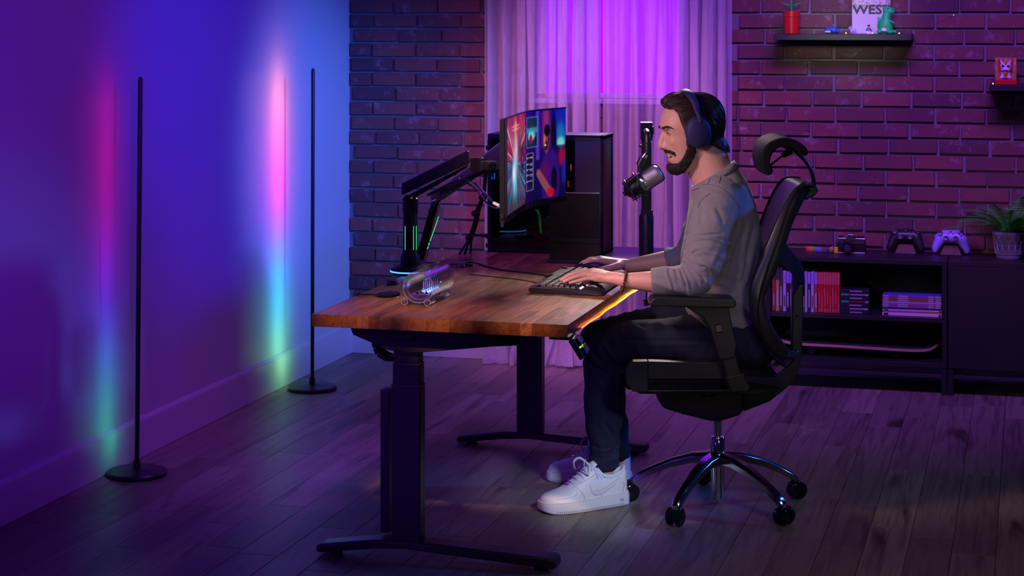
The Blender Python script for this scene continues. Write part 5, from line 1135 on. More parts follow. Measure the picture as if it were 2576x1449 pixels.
MB().tube([mp(1625, 388), mp(1616, 401)], .0105, 18).build('clamp_ring', M['chrome'], mic); MB().tube([mp(1618, 396), mp(1608, 416)], .0118, 14).build('knurled_grip', BK, mic); MB().tube([mp(1609, 410), mp(1608, 434)], .0075, 12).build('yoke', mat('blue_black_yoke', (.02, .03, .08), .35), mic)
# ------------------------------------------------------------------ office chair (seated frame: u right, v away, z up)
ch = thing('office_chair', 'black ergonomic mesh office chair with headrest and polished five-star base', 'chair', C0, PSI)
B_ = lambda mb, n, m, p=ch, **k: mb.build(n, m, p, local=True, **k)
def plate(pxs, v0, v1, vm=None):
    vm = v0 if vm is None else vm
    return MB().prism([Vector((L(a, c, vm).x, v0, L(a, c, vm).z)) for a, c in pxs], (0, v1 - v0, 0))
# five-star base
hub_z = L(1802, 1145).z
for k in range(5):
    a = R(36 + 72 * k) - PSI; d = Vector((math.cos(a), math.sin(a), 0)); sd = Vector((-d.y, d.x, 0)); rings = []
    for r_, zt, h, w_ in ((.028, hub_z + .012, .034, .026), (.08, hub_z + .006, .030, .0235), (.15, hub_z - .016, .028, .020), (.22, hub_z - .048, .026, .017), (.268, hub_z - .075, .026, .0155), (.287, hub_z - .092, .030, .013), (.294, hub_z - .105, .022, .0105)):
        c = d * r_; rings.append([c + sd * s_ * w_ + Vector((0, 0, z_)) for s_, z_ in ((-1, zt - h), (-1, zt - .008), (-.55, zt), (.55, zt), (1, zt - .008), (1, zt - h))])
    lg = B_(MB().loft(rings), 'base_leg', M['dark_chrome'], bevel=.002, angle=50)
    c = d * .287; zc = hub_z - .125
    B_(MB().lathe([(0, .052), (.0115, .052), (.0115, hub_z - .098), (0, hub_z - .098)], c, 18), 'caster_stem', M['chrome'], lg)
    ry = [38, -10, 30, 75, -30][k]; T = Matrix.Translation(c) @ Matrix.Rotation(R(ry) - PSI, 4, 'Z')
    for s_ in (-1, 1):
        B_(MB().lathe([(0, -.0095), (.022, -.0095), (.027, -.006), (.0285, 0), (.027, .006), (.022, .0095), (0, .0095)], (0, 0, 0), 28, T @ Matrix.Translation((0, s_ * .0155, .0290)) @ Matrix.Rotation(R(90), 4, 'X')), 'caster_wheel', M['black_gloss'], lg)
    B_(MB().box((0, 0, .042), (.030, .012, .026), T), 'caster_hood', M['black'], lg, bevel=.004)
B_(MB().lathe([(0, hub_z - .03), (.030, hub_z - .03), (.034, hub_z - .018), (.033, hub_z + .004), (.025, hub_z + .014), (0, hub_z + .014)], n=32), 'hub', M['dark_chrome'])
B_(MB().lathe([(0, L(0, 1253).z), (.0195, L(0, 1253).z), (.0215, L(0, 1215).z), (.0215, hub_z - .02), (0, hub_z - .02)], n=28), 'lower_cylinder', M['chrome'])
B_(MB().lathe([(0, hub_z + .01), (.0235, hub_z + .01), (.0235, L(0, 1100).z), (.021, L(0, 1097).z), (0, L(0, 1097).z)], n=28), 'gas_collar', M['chrome'])
B_(MB().lathe([(0, L(0, 1100).z), (.0125, L(0, 1100).z), (.0125, L(0, 1045).z), (0, L(0, 1045).z)], n=24), 'gas_piston', M['steel'])
# mechanism, seat pan, cushion
B_(plate([(1648, 984), (1654, 1004), (1668, 1028), (1720, 1044), (1762, 1054), (1790, 1061), (1812, 1061), (1858, 1047), (1868, 1036), (1873, 1000), (1868, 984)], -.085, .085), 'mechanism', M['black'], bevel=.010, seg=3)
B_(plate([(1764, 982), (1799, 982), (1799, 997), (1766, 997)], -.094, -.07), 'tilt_lever', M['black_gloss'], bevel=.002)
mk = plate([(1775, 991), (1782, 991), (1782, 986), (1784, 986), (1784, 993), (1775, 993)], -.0955, -.0935); B_(mk, 'lever_symbol', M['plate_ink'])
def sidepan(v0, v1):
    mb = MB()
    for q in ([(1577, 965), (1574, 940), (1580, 920), (1592, 909), (1630, 908), (1630, 985), (1592, 985)], [(1630, 908), (1822, 912), (1822, 953), (1630, 953)], [(1822, 912), (1872, 940), (1878, 985), (1838, 985), (1822, 958)], [(1630, 981), (1838, 981), (1838, 985), (1630, 985)]):
        mb.add(plate(q, v0, v1, -.24).v, [tuple(range(len(q)))[::-1], tuple(range(len(q), 2 * len(q)))] + [(i, (i + 1) % len(q), len(q) + (i + 1) % len(q), len(q) + i) for i in range(len(q))])
    return mb
for v0, v1 in ((-.245, -.205), (.205, .245)): B_(sidepan(v0, v1), 'seat_side', M['black'], bevel=.0025)
B_(plate([(1580, 925), (1600, 912), (1880, 915), (1935, 930), (1930, 952), (1880, 960), (1600, 960), (1580, 950)], -.205, .205, 0), 'seat_pan', M['black'], bevel=.004)
for px in (1608, 1676, 1744): B_(MB().lathe([(0, -.001), (.0042, -.001), (.0042, .002), (.003, .002), (.0025, .0008), (0, .0008)], (0, 0, 0), 14, Matrix.Translation(L(px, 944 - (px - 1608) * .08, -.2455)) @ Matrix.Rotation(R(90), 4, 'X')), 'screw', M['rubber'])
cush = []
SPX = [(1566, 942), (1572, 922), (1588, 906), (1640, 900), (1720, 899), (1800, 900), (1870, 906), (1925, 915), (1948, 925), (1952, 940)]
for i, (a, c) in enumerate(SPX):
    p = L(a, c, 0); w_ = .235 * (1 - .10 * (i / 9) ** 3) - (.02 if i in (0, 9) else 0); ring = []
    for f in (-1, -.97, -.8, -.4, 0, .4, .8, .97, 1):
        ring.append(Vector((p.x, f * w_, max(L(0, 946).z, p.z - (.028 if abs(f) == 1 else .008 if abs(f) > .9 else 0) - .010 * (1 - f * f)))))
    bz_ = L(0, 946).z; ring += [Vector((p.x, w_ * .96, min(bz_, p.z - .002))), Vector((p.x, -w_ * .96, min(bz_, p.z - .002)))]; cush.append(ring)
M['fabric'] = mat('seat_fabric', (.007, .006, .010), .7, spec=.25, bump=(1100, .25))
B_(MB().loft(cush), 'seat_cushion', M['fabric'], bevel=.004, angle=60)
# rear support, spine, Y branches, side frames
FR = mat('frame_nylon', (.020, .021, .026), .34, spec=.5)
B_(plate([(1868, 990), (1925, 968), (1985, 918), (1998, 898), (2002, 880), (2015, 880), (2013, 925), (1992, 966), (1938, 1010), (1870, 1037)], -.045, .045), 'rear_support', FR, bevel=.006, seg=3)
B_(plate([(1994, 716), (2021, 716), (2022, 760), (2018, 905), (1992, 905)], -.019, .019), 'spine', FR, bevel=.005, seg=3)
B_(plate([(2001, 792), (2007, 792), (2007, 798), (2001, 798)], -.0205, -.018), 'spine_hole', M['black_gloss'])
side_px = [(2032, 468), (2012, 486), (1992, 520), (1972, 562), (1950, 620), (1926, 680), (1908, 722), (1904, 752), (1912, 800), (1936, 848), (1962, 882), (1984, 894)]
wid = [.018, .023, .025, .026, .030, .033, .030, .026, .026, .026, .024, .016]
for s_ in (-1, 1):
    pts = []
    for i, (a, c) in enumerate(side_px):
        f = i / (len(side_px) - 1); vv = s_ * (.135 + .085 * math.sin(math.pi * min(f * 1.25, 1) * .62)) * (1 if f < .8 else 1 - (f - .8) * 1.6); p = L(a, c, vv); pts.append(p)
    sp_ = spline(pts, 4); ws = np.interp(np.linspace(0, len(wid) - 1, len(sp_)), range(len(wid)), wid)
    rings = []
    for i, p in enumerate(sp_):
        t_2 = (sp_[min(i + 1, len(sp_) - 1)] - sp_[max(i - 1, 0)]).normalized(); n_ = Vector((t_2.z, 0, -t_2.x)).normalized(); w2 = ws[i]; th = .013
        rings.append([p + n_ * (w2 * math.cos(q)) + Vector((0, 1, 0)) * th * math.copysign(abs(math.sin(q)) ** .7, math.sin(q)) for q in [2 * math.pi * k / 12 for k in range(12)]])
    B_(MB().loft(rings), 'side_frame', FR, angle=70)
    # branch from the spine to the side frame
    bp_l = [(1966, 596), (1980, 616), (1996, 636), (2012, 655), (2021, 676), (2023, 704), (2022, 745), (1993, 745), (1996, 712), (1992, 690), (1980, 675), (1966, 666), (1946, 660), (1934, 660), (1945, 630)]
    vv = lambda a, c: s_ * (.205 * max(0, min(1, (2012 - a) / 62)) if c < 740 else .0)
    lo_ = [L(a, c, vv(a, c)) - Vector((0, .014, 0)) for a, c in bp_l]; hi_ = [p + Vector((0, .028, 0)) for p in lo_]; n2_ = len(lo_)
    B_(MB().add(lo_ + hi_, [tuple(range(n2_))[::-1], tuple(range(n2_, 2 * n2_))] + [(i, (i + 1) % n2_, n2_ + (i + 1) % n2_, n2_ + i) for i in range(n2_)]), 'branch', FR, bevel=.005, seg=3)
    br = spline([L(2002, 893, 0), L(1990, 893, s_ * .08), L(1976, 888, s_ * .16)], 5); B_(MB().tube(br, .014, 10), 'lower_branch', FR, angle=70)
    br = spline([L(1915, 800, s_ * .17), L(1950, 850, s_ * .12), L(1978, 884, s_ * .05), L(1990, 890, s_ * .02)], 5); B_(MB().tube(br, .007, 8), 'lumbar_strut', M['dark_chrome'])
top = [[L(a, c, f * .145) + Vector((.012 * f * f, 0, -.010 * f * f)) for a, c in ((2046, 462), (2050, 474), (2036, 488), (2012, 496), (2000, 488), (2010, 470), (2028, 459))] for f in (-1, -.8, -.4, 0, .4, .8, 1)]
B_(MB().loft(top), 'top_rail', FR, bevel=.005)
mesh_px = [(2030, 458), (2000, 458), (1982, 470), (1962, 505), (1944, 552), (1926, 604), (1908, 652), (1892, 702), (1884, 745), (1889, 800), (1910, 850), (1938, 884), (1962, 900)]
ms2 = spline([L(a, c, 0) for a, c in mesh_px], 5); grid = []; nvv = 14
for i, p in enumerate(ms2):
    f = i / (len(ms2) - 1); W_ = .145 + .085 * math.sin(math.pi * min(f * 1.25, 1) * .62); W_ *= 1 if f < .8 else 1 - (f - .8) * 1.3
    grid.append([p + Vector((.020 * (1 - (2 * k / nvv - 1) ** 2) * (.35 + .4 * math.sin(math.pi * f)), W_ * (2 * k / nvv - 1), 0)) for k in range(nvv + 1)])
mm = bpy.data.materials.new('mesh_fabric'); mm.use_nodes = True; N, K = mm.node_tree.nodes, mm.node_tree.links; B = N['Principled BSDF']; B.inputs['Base Color'].default_value = (.010, .009, .014, 1); B.inputs['Roughness'].default_value = .45
tc = N.new('ShaderNodeTexCoord'); vo = N.new('ShaderNodeTexVoronoi'); vo.inputs['Scale'].default_value = 260; gt = N.new('ShaderNodeMath'); gt.operation = 'GREATER_THAN'; gt.inputs[1].default_value = .22; K.new(tc.outputs['Object'], vo.inputs['Vector']); K.new(vo.outputs['Distance'], gt.inputs[0]); K.new(gt.outputs[0], B.inputs['Alpha'])
mb = MB(); nn = nvv + 1; ins = [[p + Vector((.004, 0, 0)) for p in r_] for r_ in grid]
mb.add([p for r_ in grid for p in r_], [(i * nn + k, i * nn + k + 1, (i + 1) * nn + k + 1, (i + 1) * nn + k) for i in range(len(grid) - 1) for k in range(nvv)])
B_(mb, 'back_mesh', mm, angle=180)
edg = MB()
for k in (0, nvv): edg.tube([g[k] for g in grid], .0042, 8)
B_(edg, 'mesh_piping', M['fabric'])
# headrest
S_C = ZC / F_PX
hp = [(1899, 404), (1900, 376), (1911, 357), (1930, 345), (1956, 340), (1984, 347), (2006, 362), (2013, 374), (2010, 383), (2001, 384), (1984, 371), (1958, 362), (1938, 367), (1924, 382), (1919, 402), (1926, 421), (1921, 432), (1908, 430)]
hp = [((p.x - L(0, 0).x) / S_C, (L(0, 0).z - p.z) / S_C) for p in spline([L(a, c, 0) for a, c in hp], 4, True)]
rings = []
for f in (-1, -.94, -.7, 0, .7, .94, 1):
    k = 1 if abs(f) < .9 else (.97 if abs(f) < .98 else .88); cx_, cy_ = 1940, 385
    rings.append([L(cx_ + (a - cx_) * 1.0 + 6 * f * f, cy_ + (c - cy_) * 1.0, 0) * 1 + Vector((0, f * .125, 0)) + (Vector((L(a, c).x - L(1913, 395).x, 0, 0)) * 0) for a, c in hp])
B_(MB().loft(rings), 'headrest', M['fabric'], bevel=.006, seg=3, angle=60)
ip = [(1927, 420), (1921, 400), (1926, 384), (1939, 369), (1958, 364), (1983, 373), (1999, 386)]
B_(MB().tube(spline([L(a, c, 0) for a, c in ip], 4), .006, 10, flat=12, up=(1, 0, 0)), 'headrest_shell', FR, angle=70)
for s_ in (-1, 1): B_(MB().tube([L(1928, 424, s_ * .02), L(1955, 402, s_ * .018), L(1980, 384, s_ * .014)], .0035, 8), 'headrest_wire', M['black'])
B_(MB().box2((-.022, -.026, -.009), (.022, .026, .009), Matrix.Translation(L(1982, 383, 0)) @ Matrix.Rotation(R(24), 4, 'Y').inverted()), 'headrest_joint', M['black'], bevel=.004)
B_(MB().tube(spline([L(1985, 380, 0), L(2008, 388, 0), L(2028, 408, 0), L(2042, 434, 0), L(2047, 462, 0), L(2044, 472, 0)], 5), .0068, 12, flat=2.6, up=(1, 0, 0)), 'headrest_stem', FR, angle=70)
# armrests, near and far
def armrest(s_):
    v0, v1 = (-.325, -.235) if s_ < 0 else (.235, .325); vm = -.29
    pad = plate([(1630, 762), (1637, 749), (1650, 742), (1840, 747), (1848, 752), (1849, 766), (1842, 771), (1690, 768), (1640, 768)], v0, v1, vm); pad = B_(pad, 'arm_pad', M['black'], bevel=.006, seg=3)
    w0, w1 = (-.30, -.262) if s_ < 0 else (.262, .30)
    B_(plate([(1722, 769), (1832, 770), (1838, 800), (1853, 868), (1846, 899), (1810, 906), (1795, 858), (1785, 825), (1770, 800)], w0, w1, vm), 'arm_upper_post', M['black'], bevel=.004)
    B_(plate([(1815, 900), (1850, 893), (1864, 942), (1830, 950)], w0 + .005, w1 - .005, vm), 'arm_lower_post', M['black'], bevel=.003)
    B_(plate([(1825, 948), (1865, 938), (1886, 975), (1878, 985), (1840, 986)], w0 + .002 if s_ < 0 else .20, w1 - .002 if s_ > 0 else -.20, vm), 'arm_bracket', M['black'], bevel=.004)
    bt = [(1797, 816), (1812, 812), (1816, 834), (1801, 838)]; vb = w0 - .0015 if s_ < 0 else w1 - .001
    b_ = B_(plate(bt, vb, vb + .0025, vm), 'height_button', M['black_gloss'], bevel=.0008)
    for k in range(6): B_(plate([(1799 + k * .6, 819 + k * 2.7), (1812 + k * .6, 815.5 + k * 2.7), (1812.2 + k * .6, 816.7 + k * 2.7), (1799.2 + k * .6, 820.2 + k * 2.7)], vb - .0008, vb, vm), 'button_rib', M['grey'], b_)
armrest(-1); armrest(1)
# ------------------------------------------------------------------ the seated man
person = thing('person', 'bearded dark-haired man in grey long-sleeved shirt and dark joggers typing at the desk', 'person', C0, PSI)
PB = lambda mb, n, m, p=person, **k: mb.build(n, m, p, local=True, **k)
S_ = ZC / F_PX                                  # metres per photo pixel at v = 0
YAW = R(9); HC = L(1742, 320, .015)
HM = Matrix.Translation(HC) @ Matrix.Rotation(YAW, 4, 'Z') @ Matrix.Translation(-L(1742, 320, 0)); HI = HM.inverted()
def H(px, py, v=0.0):                            # head point: profile position and sideways offset
    p = L(px, py, 0); p.y = v; return HM @ p
def Hpx(q):                                      # back to profile pixels, array version
    m = np.array(HI); p = q @ m[:3, :3].T + m[:3, 3]
    o = L(0, 0, 0); x = (p[:, 0] - o.x) / S_; return x + np.abs(p[:, 1]) * (123 + (x - CX) / ZC), (o.z - p[:, 2]) / S_, p[:, 1]
body = MB()
# head
HR = [(247, 1716, 1764, .020), (251, 1699, 1781, .038), (258, 1686, 1794, .052), (268, 1675, 1803, .062), (280, 1668, 1809, .069), (295, 1662, 1812, .0735), (310, 1660, 1813, .0758), (322, 1660, 1812, .0755), (330, 1664, 1810, .0745), (338, 1667, 1807, .0735), (348, 1668, 1803, .0725), (358, 1669, 1797, .070), (368, 1671, 1790, .0675), (378, 1672, 1784, .0645), (386, 1674, 1778, .062), (394, 1676, 1772, .060), (402, 1679, 1766, .058), (412, 1684, 1760, .054), (422, 1684, 1750, .048), (430, 1689, 1738, .039), (435, 1698, 1725, .024)]
rings = []
for py, f, b, w_ in HR:
    c = (f + b) / 2; a = (b - f) / 2; ring = []
    for k in range(40):
        q = 2 * math.pi * k / 40; cs, sn = math.cos(q), math.sin(q); ex = 2 / 2.35
        x = c - a * math.copysign(abs(cs) ** ex, cs); y = w_ * math.copysign(abs(sn) ** ex, sn)
        if cs > 0: y *= 1 - (.10 + .22 * max(0, min(1, (py - 330) / 70))) * cs ** 2
        ring.append(H(x, py, y))
    rings.append(ring)
body.loft(rings)
body.caps(H(1669, 332), H(1661, 358), .0085, .0105).ell(H(1663, 365), (.0135, .0125, .0115)).caps(H(1666, 360), H(1662, 368), .010, .010)
for s_ in (-1, 1):
    body.ell(H(1670, 369, s_ * .0125), (.0105, .0075, .0085)).ell(H(1668, 321, s_ * .026), (.011, .024, .0075), Matrix.Rotation(YAW, 4, 'Z')).ell(H(1699, 352, s_ * .0405), (.030, .0155, .026)).ell(H(1748, 378, s_ * .050), (.022, .012, .022))
    body.ell(H(1672, 361, s_ * .0095), (.011, .0085, .011))
    body.ell(H(1742, 335, s_ * .074), (.014, .012, .03))
body.ell(H(1694, 420), (.016, .022, .016)).ell(H(1679, 383), (.010, .022, .010)).ell(H(1688, 403), (.008, .018, .008))
# neck and trunk (under the shirt)
body.caps(L(1778, 372, .012), L(1800, 448, .005), .057, .062, 24).caps(L(1750, 412, .012), L(1772, 452, .008), .036, .040, 20)
def trunk(rows, mb, n=36, inset=0):
    rings = []
    for (fx, fy), (bx_, by_), hw, vc in rows:
        p, q = L(fx, fy, vc), L(bx_, by_, vc); c = (p + q) / 2; a = (p - q) / 2; a = a * (1 - inset / a.length); hw -= inset; ring = []
        for k in range(n):
            t = 2 * math.pi * k / n; cs, sn = math.cos(t), math.sin(t); ex = 2 / 2.5
            ring.append(c + a * math.copysign(abs(cs) ** ex, cs) + Vector((.24 * hw * sn * .6, hw * math.copysign(abs(sn) ** ex, sn), 0)))
        rings.append(ring)
    mb.loft(rings)
TR = [((1835, 888), (1914, 898), .150, 0), ((1806, 858), (1921, 872), .172, 0), ((1748, 806), (1925, 818), .180, 0), ((1711, 745), (1924, 755), .178, 0), ((1711, 695), (1925, 700), .176, 0), ((1714, 640), (1922, 635), .180, 0), ((1720, 590), (1915, 572), .190, 0), ((1726, 545), (1902, 512), .196, 0), ((1731, 515), (1886, 472), .180, 0), ((1735, 495), (1872, 446), .142, .002), ((1738, 480), (1859, 424), .096, .004), ((1741, 471), (1848, 408), .066, .005)]
trunk(TR, body, inset=.022)
ARM_N = [(1812, 494, -.160), (1785, 600, -.235), (1754, 703, -.285), (1645, 709, -.272), (1568, 705, -.262)]
ARM_F = [(1792, 498, .170), (1765, 575, .215), (1734, 640, .255), (1682, 655, .275), (1586, 668, .288)]
for A_, rs in ((ARM_N, [.05, .05, .042, .0345, .0215]), (ARM_F, [.05, .048, .040, .035, .0235])): body.chain([L(*p) for p in A_], rs)
LEG_N = [(1846, 852, -.090), (1672, 853, -.050), (1512, 880, -.010), (1517, 1015, .010), (1521, 1160, .028), (1523, 1215, .026)]
LEG_F = [(1830, 842, .100), (1655, 820, .175), (1502, 850, .245), (1522, 1000, .258), (1552, 1135, .268), (1556, 1180, .27)]
for A_ in (LEG_N, LEG_F): body.chain([L(*p) for p in A_], [.07, .055, .048, .042, .028, .027])
body.ell(L(1852, 858, 0), (.10, .15, .08))
def hand(wr, palm, fingers, thumb, wrist_r=.0225):
    W = L(*wr); body.caps(W, W.lerp(L(*palm), .45), .0205, .0175, 16)
    for f in fingers:
        P = [L(*q) for q in f['p']]; r_ = f['r']
        body.caps(W.lerp(P[0], .25), P[0], .0165, .0125, 14); body.chain(P, [r_ * 1.12, r_ * 1.02, r_ * .92, r_ * .74], 12)
        for a_ in (1, 2): body.ell(P[a_], r_ * (1.10 if a_ == 1 else .98), None, 12, 8)
    body.ell(W.lerp(L(*palm), .62), (.034, .030, .0155))
    T = [L(*q) for q in thumb]; body.caps(W.lerp(L(*palm), .3), T[0], .018, .0145, 14); body.chain(T, [.0145, .0115, .0098, .0080][:len(T)], 12)
NF = [dict(p=[(1492, 683, -.172), (1463, 682, -.160), (1441, 690, -.156), (1426, 700, -.156)], r=.0083), dict(p=[(1484, 685, -.192), (1452, 686, -.186), (1429, 695, -.183), (1413, 705, -.182)], r=.0086),
      dict(p=[(1487, 691, -.212), (1457, 694, -.209), (1434, 702, -.207), (1418, 709.5, -.206)], r=.0083), dict(p=[(1498, 700, -.230), (1472, 702, -.230), (1451, 707.5, -.229), (1434, 711.5, -.228)], r=.0073)]
hand((1560, 703, -.258), (1495, 690, -.205), NF, [(1530, 700, -.195), (1506, 704, -.160), (1482, 708, -.145), (1466, 711, -.140)])
FF = [dict(p=[(1513, 656, .262), (1490, 656, .258), (1473, 663, .257), (1464, 669.5, .257)], r=.0082), dict(p=[(1510, 652, .284), (1484, 653, .284), (1467, 661, .283), (1459, 667, .283)], r=.0085),
      dict(p=[(1514, 654, .304), (1490, 656, .306), (1474, 663, .307), (1465, 670, .307)], r=.0081), dict(p=[(1522, 660, .321), (1502, 664, .325), (1489, 669, .327), (1481, 673, .327)], r=.0072)]
hand((1580, 667, .288), (1522, 656, .292), FF, [(1556, 669, .252), (1533, 674.5, .232), (1515, 677.5, .228), (1501, 680, .230)])
me = remesh(body, .0027, 5, .5)
# sculpting: sockets, mouth, philtrum, cheeks
V = get_v(me)
def push(c, sg, d, am):
    c = np.array(c); m = np.array(HI)[:3, :3]; rel = (V - c) @ m.T; wgt = np.exp(-((rel / np.array(sg)) ** 2).sum(1)); V[:] = V + (wgt * am)[:, None] * np.array(HM.to_3x3() @ Vector(d))[None]
for s_ in (-1, 1):
    push(H(1668, 332, s_ * .031), (.016, .0135, .0078), (1, 0, 0), .0088)
    push(H(1672, 337, s_ * .014), (.012, .006, .010), (1, 0, 0), .003)
    push(H(1667, 372, s_ * .0065), (.006, .0035, .003), (0, 0, 1), .0035)
    push(H(1683, 374, s_ * .026), (.012, .004, .012), (1, 0, 0), .0022)
    push(H(1692, 362, s_ * .040), (.015, .013, .012), (-1, 0, 0), .003)
push(H(1678, 393.5, 0), (.024, .0260, .0056), (1, 0, 0), .0150)
push(H(1672, 379, 0), (.008, .003, .005), (1, 0, 0), .0012)
push(H(1684, 410, 0), (.010, .016, .0035), (1, 0, 0), .003)
set_v(me, V)
skin = mat('skin', (.60, .345, .265), .46, spec=.45, sss=.12, vary=(14, .45, (.66, .33, .27)), bump=(420, .10))
bo = finish('body', me, skin, person, angle=180)
Vb, Nb = get_v(me), get_n(me)
bvh = BVHTree.FromPolygons([Vector(v) for v in Vb], [tuple(p.vertices) for p in me.polygons])
# eyes, lids, brows
for s_ in (-1, 1):
    ec = H(1680, 332.5, s_ * .0305); E = Matrix.Translation(ec) @ Matrix.Rotation(YAW + R(4 * s_), 4, 'Z') @ Matrix.Rotation(R(-12), 4, 'Y')
    eye = PB(MB().ell((0, 0, 0), .0120, None, 24, 16, E), 'eye', mat('eye_white', (.50, .46, .46), .15) if s_ < 0 else bpy.data.materials['eye_white'])
    PB(MB().lathe([(0, .0121), (.0036, .01165), (.0066, .0103), (.0068, .0098), (0, .0098)], (0, 0, 0), 24, E @ Matrix.Rotation(R(-90), 4, 'Y')), 'iris', mat('iris', (.035, .018, .010), .1) if s_ < 0 else bpy.data.materials['iris'], eye)
    for up_ in (1, 0):
        vs = []; nu, nv = 20, 10
        for j in range(nv + 1):
            for i in range(nu + 1):
                a_ = R(-86 + 172 * i / nu); e0 = R(15 - 23 * math.sin(a_) ** 2) if up_ else R(-19 + 11 * math.sin(a_) ** 2); e2 = e0 + (R(88 if up_ else -88) - e0) * j / nv; r_ = .01300 + .0007 * math.exp(-j * 1.2)
                vs.append(E @ Matrix.Rotation(R(12), 4, 'Y') @ Vector((-r_ * math.cos(e2) * math.cos(a_), r_ * math.cos(e2) * math.sin(a_), r_ * math.sin(e2))))
        fs = [(j * (nu + 1) + i, j * (nu + 1) + i + 1, (j + 1) * (nu + 1) + i + 1, (j + 1) * (nu + 1) + i) for j in range(nv) for i in range(nu)]
        PB(MB().add(vs, fs), 'upper_eyelid' if up_ else 'lower_eyelid', skin, angle=180)
        if up_: PB(MB().tube([vs[i] * 1 for i in range(2, nu - 1)], .0010, 5), 'eyelashes', M['rubber'])
def poly_sd(px, py, poly):
    P = np.array(poly, float); n = len(P); ins = np.zeros(len(px), bool); d = np.full(len(px), 1e9)
    for i in range(n):
        a, b = P[i], P[(i + 1) % n]; e = b - a; w0 = px - a[0]; w1 = py - a[1]; t = np.clip((w0 * e[0] + w1 * e[1]) / (e @ e), 0, 1)
        d = np.minimum(d, np.hypot(w0 - t * e[0], w1 - t * e[1])); cond = ((a[1] > py) != (b[1] > py)) & (px < (b[0] - a[0]) * (py - a[1]) / (b[1] - a[1] + 1e-9) + a[0]); ins ^= cond
    return np.where(ins, d, -d)
hx, hy, hv = Hpx(Vb)
polys = np.array([tuple(p.vertices) for p in me.polygons if len(p.vertices) == 4])
def shell(name, sd, thick, m, extra=None, rough=.0012, freq=260):
    ok = sd > -2.0
    if extra is not None: ok &= extra
    f = polys[ok[polys].all(1)]; used = np.unique(f); mp_ = -np.ones(len(Vb), int); mp_[used] = np.arange(len(used))
    th = np.clip(sd[used] / 4.0, -.25, 1) * (thick[used] if isinstance(thick, np.ndarray) else thick)
    nz = np.array([noise.noise(Vector((p[0] * freq, p[1] * freq, p[2] * freq * .35))) for p in Vb[used]])
    P = Vb[used] + Nb[used] * (th + nz * rough * np.clip(sd[used] / 3, 0, 1))[:, None]
    q = bpy.data.meshes.new(name); q.from_pydata(P.tolist(), [], mp_[f].tolist()); return finish(name, q, m, person, angle=180)
hairm = mat('dark_hair', (.020, .012, .010), .5, spec=.35, bump=(900, .5)); N, K, B = nodes(hairm); B.inputs['Anisotropic'].default_value = .6
beardm = mat('beard_hair', (.028, .016, .012), .55, bump=(700, .6))
beard = [(1724, 350), (1737, 350), (1752, 376), (1746, 392), (1734, 412), (1722, 430), (1704, 440), (1680, 440), (1676, 412), (1690, 409.5), (1704, 408), (1714, 398), (1722, 384), (1729, 366)]
sd = poly_sd(hx, hy, beard); th = .0028 + .0045 * np.clip((1725 - hx) / 40, 0, 1) * np.clip((hy - 404) / 14, 0, 1)
shell('beard', sd, th, beardm, (np.abs(hv) < .075) & (hy > 345))
must = [(1664, 379), (1670, 375), (1685, 376), (1697, 381), (1702, 388), (1697, 389), (1692, 385.5), (1680, 382.5), (1668, 383.5)]
shell('moustache', poly_sd(hx, hy, must), .0030, beardm, np.abs(hv) < .045)
for s_ in (-1, 1):
    shell('eyebrow', np.minimum((.066 - hv * s_) / S_, poly_sd(hx, hy, [(1657, 325), (1660, 320), (1668, 316.5), (1678, 314.2), (1687, 317), (1699, 325), (1688, 321.2), (1678, 319.6), (1668, 322.5)])), .0013, beardm, (hv * s_ > .007) & (hv * s_ < .068), .0004)
# lips and teeth
def arc(pm, ym, pc_, yc_, w_, n=13): return [H(pm + (pc_ - pm) * abs(t) ** 1.8, ym + (yc_ - ym) * abs(t) ** 1.6, t * w_) for t in np.linspace(-1, 1, n)]
lipm = mat('lips', (.50, .17, .15), .35); taper = [.0012, .002, .0026, .003, .0033, .0034, .0033, .0034, .0033, .003, .0026, .002, .0012]
PB(MB().tube(arc(1672, 385.8, 1699, 386.5, .0275), taper, 8), 'upper_lip', lipm); PB(MB().tube(arc(1681.0, 403.5, 1698, 388.5, .0260), [t * 1.35 for t in taper], 8), 'lower_lip', lipm)
tv = []; tz = arc(1675.5, 386.5, 1696, 388.5, .0240, 17); tb_ = arc(1676.5, 392, 1696, 391.2, .0235, 17)
PB(MB().add(tz + tb_, [(i, i + 1, 17 + i + 1, 17 + i) for i in range(16)]), 'teeth', mat('teeth', (.80, .76, .70), .25))
PB(MB().ell(H(1690, 394, 0), (.008, .019, .0075), Matrix.Rotation(YAW, 4, 'Z')), 'mouth_inside', mat('mouth_dark', (.10, .02, .02), .5))
